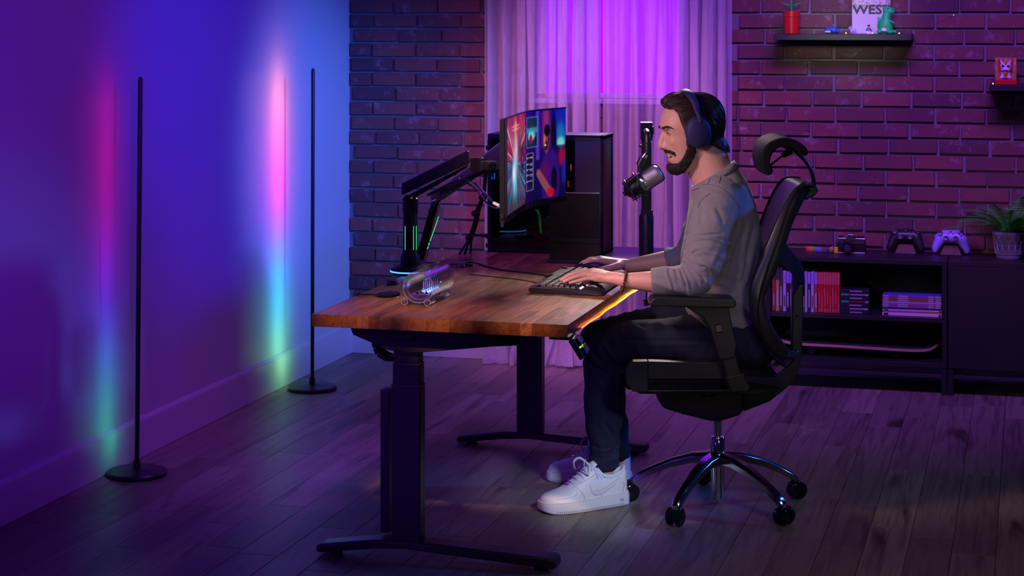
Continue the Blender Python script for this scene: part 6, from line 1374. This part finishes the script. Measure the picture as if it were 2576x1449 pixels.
# hair: a thick cap over the scalp, combed back, with strand grooves
HCn = H(1744, 312, 0); nph, nth = 220, 90; hv_ = []; 
def bnd(py, lat):
    side = np.interp(py, [240, 262, 272, 287, 305, 325, 352, 362, 366, 400], [1655, 1676, 1697, 1706, 1712, 1721, 1727, 1740, 1768, 1775]); mid = np.interp(py, [240, 258, 270, 290, 330, 400], [1655, 1660, 1675, 1705, 1760, 1790])
    t = min(1, max(0, (lat - .018) / .035)); t = t * t * (3 - 2 * t); return mid * (1 - t) + side * t
for j in range(nth + 1):
    th_ = R(128) * j / nth
    for i in range(nph):
        ph = 2 * math.pi * i / nph; d0 = Vector((-math.sin(th_) * math.cos(ph), math.sin(th_) * math.sin(ph), math.cos(th_))); d = HM.to_3x3() @ d0
        hit = bvh.ray_cast(HCn + d * .22, -d); r_ = (hit[0] - HCn).length if hit[0] else .1
        p0 = HCn + d * r_; q = HI @ p0; o = L(0, 0, 0); px, py, lat = (q.x - o.x) / S_, (o.z - q.z) / S_, abs(q.y); px += lat * (123 + (px - CX) / ZC)
        s1_ = (px - bnd(py, lat)) / 11; s2_ = (np.interp(px, [1700, 1765, 1795, 1830], [352, 371, 382, 384]) - py) / 7; s_ = max(-1, min(1, s1_, s2_)); s_ = s_ if s_ < 0 else s_ * (2 - s_)
        up = max(0, d0.z); fr_ = max(0, -d0.x)
        thick = .0105 + .0075 * up + .020 * fr_ * up ** .5 * (1 - min(1, lat / .07)) + .004 * max(0, d0.x) - .003 * min(1, lat / .07) + (.006 * math.exp(-((py - 356) / 17) ** 2) if d0.x > .25 and lat < .06 else 0)
        al = math.atan2(d0.y, max(d0.z, 0) + .35); g = noise.noise(Vector((al * 11, d0.x * 1.6, 3.1))) * .0024 + noise.noise(Vector((al * 34, d0.x * 2.6, 9.7))) * .0016 + noise.noise(Vector((al * 80, d0.x * 4, 1.7))) * .0007
        r2 = r_ + (thick * s_ + g * max(0, s_) if s_ > 0 else .006 * s_)
        hv_.append(HCn + d * r2)
fs = [(j * nph + i, j * nph + (i + 1) % nph, (j + 1) * nph + (i + 1) % nph, (j + 1) * nph + i) for j in range(nth) for i in range(nph)]
PB(MB().add(hv_, fs), 'hair', hairm, angle=180)

# single combed strands over the cap, and short ones in the beard
def strands(me_, n, steps, st, rad, field, m, name, seed, ok, lift=.0005, curl=0.0, pick=None):
    rnd = random.Random(seed); vv = [Vector(v) for v in get_v(me_)]; pl = [tuple(p.vertices) for p in me_.polygons]; tree = BVHTree.FromPolygons(vv, pl); mb = MB(); cnt = 0; tries = 0
    while cnt < n and tries < n * 40:
        tries += 1; f = pl[rnd.randrange(len(pl))]; p = sum((vv[i] for i in f), Vector()) / len(f)
        if not ok(p) or (pick and cnt % 3 == 0 and not pick(p)): continue
        pts = []; r_ = rnd.uniform(.7, 1.25) * rad; ph = rnd.uniform(0, 6.28)
        for k in range(steps):
            loc, nr, ix, ds = tree.find_nearest(p)
            d = field(p, nr, rnd, k); up_ = lift * (1 + k * curl) + .0006 * noise.noise(p * 90)
            pts.append(loc + nr * max(up_, .0001)); d = d - nr * d.dot(nr); p = loc + d.normalized() * st
            if k > 2 and not ok(p): break
        if len(pts) < 3: continue
        q = len(pts); mb.tube(pts, [r_ * (1 - .75 * abs(2 * i / (q - 1) - 1) ** 3) for i in range(q)], 4); cnt += 1
    o = PB(mb, name, m, angle=180); return tag(o, kind='stuff')
hair_o = [o for o in person.children if o.name.startswith('hair')][0]
HMi = np.array(HI); o00 = L(0, 0, 0)
def hpx1(p): q = HI @ p; x = (q.x - o00.x) / S_; return x + abs(q.y) * (123 + (x - CX) / ZC), (o00.z - q.z) / S_, q.y
def hair_ok(p): a_, c_, l_ = hpx1(p); return a_ > bnd(c_, abs(l_)) - 1 and c_ < 384 and not (c_ > 352 and a_ < 1765)
def hair_field(p, nr, rnd, k):
    a_, c_, l_ = hpx1(p); t = min(1, max(0, (c_ - 248) / 60)); b_ = min(1, max(0, (a_ - 1765) / 45))
    d = Vector((1, (.22 + .25 * t) * (1 if l_ > 0 else -1) * (1 - b_) + rnd.uniform(-.12, .12) + .35 * noise.noise(p * 22), .34 * (1 if a_ < 1690 and c_ < 262 else 0) - .35 * t - 1.5 * b_ + .25 * noise.noise(p * 25 + Vector((9, 0, 0))))); return HM.to_3x3() @ d
strandm = mat('hair_strand', (.030, .017, .012), .30, spec=.6)
strands(hair_o.data, 2700, 11, .0062, .00080, hair_field, strandm, 'hair_strands', 5, hair_ok, .0004, pick=lambda p: (lambda q: q[0] < bnd(q[1], abs(q[2])) + 16 and q[2] < .02)(hpx1(p)))
for bo_ in [o for o in person.children if o.name.startswith('eyebrow')]:
    strands(bo_.data, 80, 3, .0026, .00030, lambda p, nr, rnd, k: HM.to_3x3() @ Vector((1, 0, rnd.uniform(-.2, .5))), strandm, 'eyebrow_hairs', 4, lambda p: True, .0002, .8)
for nm in ('beard', 'moustache'):
    bo_ = [o for o in person.children if o.name == nm][0]
    strands(bo_.data, 1500 if nm == 'beard' else 260, 4, .0026, .00042, lambda p, nr, rnd, k: HM.to_3x3() @ Vector((-.15 + rnd.uniform(-.5, .5), rnd.uniform(-.5, .5), -1)), strandm, nm + '_hairs', 8, lambda p: True, .0003, 1.6)

# ------------------------------------------------------------------ clothes
def wrinkle(me, fn):
    V = get_v(me); Nn = get_n(me); d = np.array([fn(Vector(v)) for v in V]); set_v(me, V + Nn * d[:, None])
sh = MB(); trunk(TR, sh)
SN = [(1810, 492, -.158), (1797, 545, -.205), (1784, 602, -.240), (1768, 658, -.270), (1752, 702, -.287), (1700, 708, -.281), (1644, 709.5, -.272)]
SF = [(1790, 497, .170), (1768, 570, .215), (1738, 638, .255), (1705, 650, .268), (1684, 655, .275)]
sh.chain([L(*p) for p in SN], [.066, .069, .068, .062, .052, .047, .042], 24)
sh.chain([L(*p) for p in SF], [.064, .060, .052, .046, .042], 20)
me = remesh(sh, .0031, 12, .5)
eN, cN = L(*SN[4]), L(*SN[6]); eF = L(*SF[2]); cut_n = (L(1636, 709, -.272) - L(1700, 708, -.281)).normalized()
armdir = (L(*SN[6]) - L(*SN[4])).normalized(); updir = (L(*SN[0]) - L(*SN[4])).normalized()
def fold(p):
    d = 0
    for e, ad_, ud in ((eN, armdir, updir), (eF, (L(*SF[4]) - eF).normalized(), (L(*SF[0]) - eF).normalized())):
        r_ = (p - e); t = r_.length
        if t < .22:
            w_ = math.exp(-(t / .085) ** 2); ang = r_.dot((ud - ad_).normalized()); s_ = r_.dot((ud + ad_).normalized())
            d += w_ * .0125 * (1 - abs(math.sin(ang * 62 + 1.6 * noise.noise(p * 14)))) * (.55 + .6 * noise.noise(p * 11 + Vector((3, 1, 7)))) - .002 * w_
            w2 = math.exp(-((t - .12) / .07) ** 2); d += w2 * .0065 * (.45 - 1.4 * abs(noise.noise(Vector((r_.dot(ud) * 30, p.y * 9, s_ * 12)))))
    d += .006 * noise.noise(Vector((p.x * 9, p.y * 9, p.z * 7))); q_n = noise.noise(p * 6 + Vector((5, 2, 8))); d += .0050 * max(0, .35 + q_n) * (.42 - 1.5 * abs(noise.noise(Vector((p.x * 15 + p.z * 26, p.y * 9, p.z * 20 - p.x * 8)))))
    if p.z < .82: d += .011 * max(0, min(1, (.78 - p.z) / .1)) * noise.noise(Vector((p.x * 9 + p.z * 22, p.y * 6, p.z * 20)))
    return d
wrinkle(me, fold)
def crease(me, lines, w_, depth):
    V = get_v(me); Nn = get_n(me); Z = ZC + V[:, 1]; px = CX + (V[:, 0] + UC) / Z * F_PX; py = Y_H + (CAM_H - V[:, 2]) / Z * F_PX; tot = np.zeros(len(V))
    for ln_ in lines:
        k_ = 1.0
        if isinstance(ln_[0], (int, float)): k_, ln_ = ln_[0], ln_[1:]
        P = np.array([(p.x, p.y) for p in spline([(a, c, 0) for a, c in ln_], 4)]); d = np.full(len(V), 1e9); sg = np.zeros(len(V)); tt = np.zeros(len(V)); n = len(P) - 1
        for i in range(n):
            a, e = P[i], P[i + 1] - P[i]; x, y = px - a[0], py - a[1]; t = np.clip((x * e[0] + y * e[1]) / (e @ e + 1e-9), 0, 1); dd = np.hypot(x - t * e[0], y - t * e[1]); m_ = dd < d; d[m_] = dd[m_]; sg[m_] = np.sign(e[0] * y - e[1] * x)[m_]; tt[m_] = ((i + t) / n)[m_]
        fade = np.clip(np.minimum(tt, 1 - tt) * 5, .15, 1)
        tot += k_ * fade * (-np.exp(-(d / w_) ** 2) + .55 * np.exp(-((d - 2.1 * w_) / (1.3 * w_)) ** 2) * (.75 + .25 * sg))
    tot *= depth * np.clip(.25 - Nn[:, 1] * 1.5, 0, 1); set_v(me, V + Nn * tot[:, None])
crease(me, [[(1683, 667), (1684, 687), (1692, 712), (1698, 734)], [.7, (1695, 660), (1700, 680), (1707, 712)], [(1703, 652), (1713, 680), (1723, 709), (1729, 737)], [(1709, 646), (1721, 677), (1734, 706), (1740, 737)], [(1715, 655), (1729, 670), (1746, 693), (1761, 723)], [.8, (1718, 645), (1731, 656), (1744, 666)],
    [1.1, (1751, 665), (1771, 675), (1784, 687), (1787, 694)], [.9, (1761, 693), (1771, 702), (1770, 714)], [1.2, (1726, 609), (1748, 596), (1770, 592), (1815, 589)], [.8, (1755, 626), (1781, 628), (1808, 637)], [.9, (1763, 669), (1778, 674), (1789, 689)], [.8, (1793, 592), (1819, 603), (1826, 611)], [.9, (1740, 640), (1752, 632), (1766, 634)]], 3.1, .0046)
crease(me, [[(1862, 529), (1850, 574), (1828, 618), (1810, 652), (1796, 684)], [.8, (1901, 559), (1886, 611), (1878, 678), (1871, 715)], [.8, (1871, 581), (1848, 641), (1834, 700)], [(1841, 819), (1871, 838), (1893, 860)], [.8, (1871, 838), (1886, 832), (1901, 827)], [.7, (1729, 544), (1724, 574), (1720, 603)], [.6, (1800, 520), (1812, 540), (1820, 565)], [.6, (1770, 510), (1764, 540), (1762, 565)], [.7, (1903, 640), (1893, 690), (1880, 735)], [.7, (1850, 745), (1870, 768), (1896, 780)]], 6.0, .0060)
# flat cuff ends
V = get_v(me)
for e, c, cut in ((eN, L(1644, 709.5, -.272), L(1640, 709.5, -.2715)), (eF, L(1684, 655, .275), L(1681, 655, .2755))):
    ad_ = (c - e).normalized(); rel = V - np.array(cut); t = rel @ np.array(ad_); near_ = (np.linalg.norm(rel, axis=1) < .09) & (t > 0); V[near_] -= t[near_, None] * np.array(ad_)[None]
set_v(me, V)
shirtm = mat('grey_shirt', (.235, .225, .235), .85, sheen=.2, bump=(1400, .22), vary=(60, .35, (.20, .19, .20)))
shirt_o = finish('shirt', me, shirtm, person, angle=180)
sbv = BVHTree.FromPolygons([Vector(v) for v in get_v(me)], [tuple(p.vertices) for p in me.polygons])
seamm = mat('shirt_seam', (.13, .12, .13), .9)
for path in ([(1738, 503), (1746, 488), (1763, 474), (1783, 467), (1808, 470), (1834, 488), (1851, 510), (1856, 530), (1849, 558), (1843, 582)], [(1808, 419), (1797, 436), (1783, 467)]):
    pp = []
    for q in spline([L(a, c, 0) for a, c in path], 6):
        o_ = L(1805.5, 40, -1.5); o_ = Vector((q.x, -.6, q.z)); h_ = sbv.ray_cast(o_, Vector((0, 1, 0)))
        if h_[0]: k_ = L((q.x - L(0, 0).x) / S_, (L(0, 0).z - q.z) / S_, h_[0].y); h2 = sbv.ray_cast(Vector((k_.x, -.6, k_.z)), Vector((0, 1, 0))); pp.append((h2[0] or h_[0]) + Vector((0, -.0012, 0)))
    if len(pp) > 3: PB(MB().tube(pp, .0011, 5), 'seam', seamm, shirt_o)
def trunk_ring(row, n=36, grow=0):
    (fx, fy), (bx_, by_), hw, vc = row; p, q = L(fx, fy, vc), L(bx_, by_, vc); c = (p + q) / 2; a = (p - q) / 2; a = a * (1 + grow / a.length); hw += grow; ex = 2 / 2.5
    return [c + a * math.copysign(abs(math.cos(t)) ** ex, math.cos(t)) + Vector((.24 * hw * math.sin(t) * .6, hw * math.copysign(abs(math.sin(t)) ** ex, math.sin(t)), 0)) for t in [2 * math.pi * k / n for k in range(n)]]
cp = trunk_ring(TR[-1], 40, -.001)
PB(MB().loft([trunk_ring(((1739, 478), (1857, 421), .091, .004), 40, .001), trunk_ring(((1739.5, 473), (1851, 412), .074, .005), 40, .0035), trunk_ring(((1741, 468), (1847, 404.5), .067, .005), 40, .002), trunk_ring(((1745, 469), (1843, 406), .061, .005), 40, 0)]), 'collar', shirtm, angle=180)
trb = MB(); trb.chain([L(*p) for p in ((1846, 852, -.090), (1760, 855, -.068), (1672, 853, -.050), (1585, 858, -.030), (1514, 880, -.010), (1516, 940, .0), (1518, 1015, .010), (1519, 1092, .022), (1520, 1160, .030))], [.098, .082, .0665, .062, .0585, .062, .0635, .053, .047], 24)
trb.chain([L(*p) for p in ((1830, 842, .100), (1655, 820, .175), (1502, 850, .245), (1524, 930, .252), (1527, 1000, .258), (1540, 1070, .264), (1552, 1130, .268))], [.098, .0665, .058, .060, .062, .052, .045], 22)
trb.ell(L(1856, 858, 0), (.13, .185, .092))
me = remesh(trb, .0040, 10, .5)
kn, kf = L(1512, 880, -.01), L(1502, 850, .245); bk = L(1575, 915, -.01)
def tfold(p):
    d = .005 * noise.noise(p * 9) + .005 * (.4 - 1.4 * abs(noise.noise(Vector((p.x * 28, p.y * 12, p.z * 14)))))
    for k_ in (kn, kf):
        t = (p - (k_ + Vector((.05, 0, -.03)))).length
        if t < .2: d += math.exp(-(t / .09) ** 2) * .006 * (1 - 1.6 * abs(math.sin((p.x * .72 + p.z * .69) * 74 + 2 * noise.noise(p * 10))))
    if p.z < .30: d += .0055 * min(1, (.30 - p.z) / .1) * noise.noise(Vector((p.x * 14, p.y * 12, p.z * 34))) 
    return d
wrinkle(me, tfold)
crease(me, [[(1483, 876), (1512, 908), (1547, 927)], [(1515, 870), (1531, 899), (1553, 918)], [.9, (1528, 864), (1547, 895), (1562, 916)], [.8, (1478, 905), (1500, 925), (1530, 940)], [.8, (1515, 1057), (1541, 1095), (1553, 1127)], [(1560, 1108), (1541, 1137), (1499, 1143)], [(1483, 1150), (1521, 1153), (1555, 1140)], [.7, (1490, 1120), (1515, 1130), (1540, 1122)], [.5, (1556, 854), (1642, 857), (1785, 857)], [.7, (1600, 815), (1660, 828), (1720, 826)]], 4.5, .0052)
trm = mat('dark_joggers', (.009, .013, .034), .9, bump=(1200, .2))
finish('joggers', me, trm, person, angle=180)
for c, r_, tilt in ((L(1520, 1162, .030), .0455, -6), (L(1553, 1134, .268), .043, 4)):
    rings = []; n = 72
    for z, rr in ((.014, 1.0), (.010, 1.04), (0, 1.0), (-.010, 1.0), (-.018, .97), (-.019, .90)):
        rings.append([Matrix.Translation(c) @ Matrix.Rotation(R(tilt), 4, 'Y') @ Vector((r_ * rr * (1 + (.020 if k % 3 == 0 else -.008)) * math.cos(2 * math.pi * k / n), r_ * .92 * rr * (1 + (.02 if k % 3 == 0 else -.008)) * math.sin(2 * math.pi * k / n), z)) for k in range(n)])
    PB(MB().loft(rings), 'elastic_cuff', trm, angle=60)

# ------------------------------------------------------------------ white trainers
M['shoe'] = mat('white_leather', (.80, .80, .82), .42, bump=(500, .06)); M['shoe_sole'] = mat('white_rubber', (.74, .75, .77), .5); M['shoe_line'] = mat('stitch_grey', (.30, .30, .33), .6); M['lace'] = mat('lace', (.70, .70, .70), .8)
XS = [0, .02, .06, .14, .24, .34, .43, .52, .585, .63, .70, .80, .90, .965, 1.0]; WSd = [.015, .029, .040, .0485, .0515, .050, .0465, .043, .040, .0395, .0385, .0375, .036, .032, .020]; HS = [.040, .051, .058, .064, .073, .090, .110, .130, .143, .132, .106, .101, .109, .118, .114]
def shoe(toe, heel, label_side):
    toe, heel = Vector(toe), Vector(heel); d = (heel - toe); LN = d.length; ang = math.atan2(d.y, d.x); T = Matrix.Translation(toe) @ Matrix.Rotation(ang, 4, 'Z')      # x from toe to heel
    bend = lambda x: .010 * math.sin(math.pi * x) * label_side
    nx = 40; xs = np.concatenate([[0, .008, .02], np.linspace(.04, .965, nx), [.985, .996, 1.0]]); w_ = np.interp(xs, XS, WSd); h_ = np.interp(xs, XS, HS)
    ZB = .026; rings = []; na = 20; ex = 2.3
    for x, ww, hh in zip(xs, w_, h_):
        ring = []; collar = min(1, max(0, (x - .60) / .05)) * min(1, max(0, (.97 - x) / .03))
        for k in range(na + 1):
            a_ = math.pi * k / na; cs, sn = math.cos(a_), math.sin(a_); y = ww * math.copysign(abs(cs) ** (2 / ex), cs); z = ZB + (hh - ZB) * abs(sn) ** (2 / ex)
            if collar: z = min(z, ZB + (hh - ZB) * (.93 - .25 * collar * max(0, 1 - abs(y) / (ww * .72))))
            ring.append(T @ Vector((x * LN, y + bend(x), z)))
        rings.append(ring)
    up = PB(MB().loft(rings), 'upper', M['shoe'], trainer, angle=60)
    rings = []
    for z, g in ((0, .0005), (.002, .0040), (.012, .0050), (.026, .0042), (.0335, .0030), (.034, .0005)):
        rr = []
        zz = z
        for side in (1, -1):
            seq = range(len(xs)) if side == 1 else range(len(xs) - 1, -1, -1)
            for i in seq: rr.append(T @ Vector((xs[i] * LN + (g if xs[i] > .9 else -g if xs[i] < .1 else 0) * (2 * xs[i] - 1) * (1 if xs[i] > .9 else -1) * 1.0, side * (w_[i] + g) + bend(xs[i]), zz + (.010 * xs[i] if z > .02 else 0) + (.006 * max(0, 1 - xs[i] / .12) if z < .004 else 0))))
        rings.append(rr)
    so = PB(MB().loft(rings), 'sole', M['shoe_sole'], trainer, angle=50)
    def side_p(x, z, s_, off=.0012):
        ww, hh = np.interp(x, XS, WSd), np.interp(x, XS, HS); f = min(1, max(0, (z - ZB) / (hh - ZB))); y = ww * (1 - f ** ex) ** (1 / ex); return T @ Vector((x * LN, s_ * (y + off) + bend(x), z))
    tr = MB()
    for i in range(46):
        x = .05 + .9 * i / 45
        for s_ in (-1, 1):
            ww = np.interp(x, xs, w_) + .0048; tr.box((x * LN, s_ * ww + bend(x), .0065), (.0022, .0016, .009), T)
    tag(PB(tr, 'tread_notch', M['shoe_line'], so), kind='stuff')
    for s_ in (-1, 1):
        band = [(.495, .074, .084), (.50, .064, .078), (.53, .053, .068), (.57, .049, .061), (.64, .052, .062), (.72, .060, .069), (.80, .071, .077), (.87, .083, .086), (.90, .0895, .090)]
        a_ = [side_p(x, z0, s_, .0016) for x, z0, z1 in band]; c_ = [side_p(x, z1, s_, .0016) for x, z0, z1 in band]; n = len(band)
        PB(MB().add(a_ + c_, [(i, i + 1, n + i + 1, n + i) for i in range(n - 1)]), 'side_stripe', M['shoe_sole'], up)
        ln = MB()
        for path in ([(.495, .084), (.497, .070), (.52, .055), (.57, .048), (.66, .052), (.78, .067), (.90, .089)], [(.50, .062), (.52, .066), (.60, .062), (.72, .070), (.90, .091)], [(.10, .046), (.20, .048), (.30, .054), (.335, .066), (.31, .078)], [(.42, .040), (.40, .056), (.36, .072), (.33, .082)], [(.64, .040), (.63, .05)], [(.90, .040), (.93, .07), (.86, .094)], [(.33, .084), (.42, .092), (.52, .104), (.60, .112), (.66, .092)]):
            ln.tube(spline([side_p(x, z, s_, .0007) for x, z in path], 4), .00055, 4)
        for k in range(22): x = .06 + .86 * k / 21; ln.box((x * LN, s_ * (np.interp(x, xs, w_) + .0036) + bend(x), .0338 + .010 * x), (.0034, .001, .0009), T)
        for k in range(4): ln.ell(side_p(.14 + .04 * k, .056 + .0015 * k, s_, .0003), .0010, None, 6, 4); ln.ell(side_p(.16 + .04 * k, .061 + .0015 * k, s_, .0003), .0010, None, 6, 4)
        tag(PB(ln, 'stitching', M['shoe_line'], up), kind='stuff')
    PB(MB().loft([[T @ Vector(((x + o_) * LN, y * k_ + bend(x), z + dz)) for o_, y, dz in ((-.012, -.020, .001), (-.016, 0, .006), (-.012, .020, .001), (.010, .019, -.003), (.012, 0, .001), (.010, -.019, -.003))] for x, z, k_ in ((.50, .117, 1), (.56, .130, 1.02), (.60, .139, 1.0), (.615, .142, .8))]), 'tongue', M['shoe'], up, angle=70)
    rim = [side_p(x, np.interp(x, XS, HS) * .93, s_, -.003) for s_ in (1,) for x in (.62, .68, .74, .82, .90, .95)] + [T @ Vector((.985 * LN, 0, .117))] + [side_p(x, np.interp(x, XS, HS) * .93, -1, -.003) for x in (.95, .90, .82, .74, .68, .62)]
    PB(MB().tube(spline(rim, 4), .0055, 8), 'collar_padding', M['shoe'], up)
    for k in range(5):
        x = .325 + .052 * k; z = np.interp(x, XS, HS); ww = .026
        PB(MB().tube(spline([T @ Vector(((x + .012) * LN, -ww + bend(x), z - .010)), T @ Vector((x * LN, -ww * .5 + bend(x), z + .001)), T @ Vector(((x - .004) * LN, 0 + bend(x), z + .0035)), T @ Vector((x * LN, ww * .5 + bend(x), z + .001)), T @ Vector(((x + .012) * LN, ww + bend(x), z - .010))], 4), .0042, 8, flat=.35), 'lace', M['lace'], trainer)
    kz = .142; kx = .535
    for s_ in (-1, 1):
        PB(MB().tube(spline([T @ Vector((kx * LN, 0, kz)), T @ Vector(((kx - .05) * LN, s_ * .020, kz + .012)), T @ Vector(((kx - .09) * LN, s_ * .036, kz - .004)), T @ Vector(((kx - .05) * LN, s_ * .042, kz - .030)), T @ Vector(((kx + .0) * LN, s_ * .022, kz - .006)), T @ Vector((kx * LN, 0, kz))], 6), .0040, 8, flat=.35), 'lace_bow', M['lace'], trainer)
        PB(MB().tube(spline([T @ Vector((kx * LN, 0, kz)), T @ Vector(((kx + .03) * LN, s_ * .030, kz - .010)), T @ Vector(((kx + .06) * LN, s_ * .046, kz - .045))], 6), .0034, 8, flat=.35), 'lace_end', M['lace'], trainer)
    PB(MB().box((.292 * LN, bend(.29), np.interp(.292, XS, HS) + .001), (.010, .018, .004), T), 'lace_tag', M['steel'], trainer, bevel=.001)
    # raised wording on the side of the sole
    tdir = 1 if label_side < 0 else -1
    P_ = T @ Vector((.885 * LN, -(np.interp(.885, xs, w_) + .0058) + bend(.885), .022)); rot = Matrix.Rotation(ang, 3, 'Z') @ FRONT
    o = text('AIR', .011, P_, rot, M['shoe_line'], None, 'sole_lettering', ext=.0003); o.parent = so
trainer = person
shoe((-.566, -.080, 0), (-.296, .050, 0), -1)
shoe((-.533, .362, 0), (-.268, .262, 0), 1)
# bracelet, ring
wc = L(1569, 709, -.2645); axw = (L(1645, 709, -.272) - L(1568, 705, -.262)).normalized(); bead = mat('amber_bead', (.10, .025, .012), .12); br_ = PB(MB().tube([wc + Vector((.004 * math.sin(2 * math.pi * k / 24), .029 * math.cos(2 * math.pi * k / 24), .031 * math.sin(2 * math.pi * k / 24))) for k in range(24)], .0008, 5, closed=True), 'bracelet', M['rubber'])
br_['label'] = 'dark amber bead bracelet'
bm_ = None
for k in range(22):
    a_ = 2 * math.pi * k / 22; c = wc + Vector((.007 * math.sin(a_), .029 * math.cos(a_), .031 * math.sin(a_)))
    o = PB(MB().ell((0, 0, 0), .0046, None, 12, 8), 'bead', bead, br_) if bm_ is None else bpy.data.objects.new('bead', bm_)
    if bm_ is None: bm_ = o.data
    else: COL.objects.link(o); o.parent = br_
    o.location = c
fa, fb = L(1513, 654, .284), L(1484, 653, .284); rc = L(1502, 651.5, .284)
rp_ = [rc + Vector((0, .0108 * math.cos(q), .0108 * math.sin(q))) for q in [2 * math.pi * k / 20 for k in range(20)]]
PB(MB().tube(rp_, .0016, 6, closed=True), 'finger_ring', M['chrome'])

# ------------------------------------------------------------------ headphones
hp_ = thing('headphones', 'dark navy over-ear headphones worn by the man', 'headphones', C0, PSI)
navy = mat('navy_matte', (.028, .026, .115), .6, spec=.3, bump=(900, .05)); HB = lambda mb, n, p=hp_, **k: mb.build(n, navy, p, local=True, **k)
for s_ in (-1, 1):
    c = H(1739, 329, s_ * .082); out = HM.to_3x3() @ Vector((0, s_, 0)); Q = Matrix.Translation(c) @ HM.to_3x3().to_4x4() @ Matrix.Rotation(R(-7), 4, 'Y') @ Matrix.Rotation(R(-90 * s_), 4, 'X') @ Matrix.Diagonal((.82, 1.0, 1, 1))
    cup = HB(MB().lathe([(0, 0), (.0495, 0), (.0515, .003), (.0515, .010), (.049, .017), (.041, .025), (.034, .0275), (0, .0275)], (0, 0, 0), 48, Q), 'ear_cup', angle=30)
    HB(MB().lathe([(0, .0272), (.0335, .0272), (.0335, .0282), (.0325, .0288), (0, .0288)], (0, 0, 0), 48, Q), 'cup_disc', cup)
    HB(MB().lathe([(0, -.014), (.040, -.014), (.047, -.010), (.049, -.003), (.048, 0), (0, 0)], (0, 0, 0), 40, Q), 'ear_pad', cup)
    HB(MB().tube([H(1735, 276, s_ * .094), H(1738, 289, s_ * .100), H(1741, 303, s_ * .1055)], [.0062, .0062, .0066], 14), 'slider')
bp3 = [H(1736, 280, s_ * .0935) for s_ in (-1,)] + [H(1733, 265, -.0905), H(1729, 250, -.081), H(1725, 238, -.062), H(1722, 231, -.034), H(1721, 228.5, 0), H(1722, 231, .034), H(1725, 238, .062), H(1729, 250, .081), H(1733, 265, .0905), H(1736, 280, .0935)]
sp_ = spline(bp3, 6); rings = []
for i, p in enumerate(sp_):
    t_ = (sp_[min(i + 1, len(sp_) - 1)] - sp_[max(i - 1, 0)]).normalized(); fwd = HM.to_3x3() @ Vector((1, 0, .32)); fwd = (fwd - t_ * fwd.dot(t_)).normalized(); n_ = t_.cross(fwd); f = min(i, len(sp_) - 1 - i) / (len(sp_) / 2); wd = .0085 + .0050 * min(1, f * 1.6); th = .0058
    rings.append([p + fwd * wd * math.cos(q) + n_ * th * math.sin(q) for q in [2 * math.pi * k / 14 for k in range(14)]])
HB(MB().loft(rings), 'headband', angle=70)
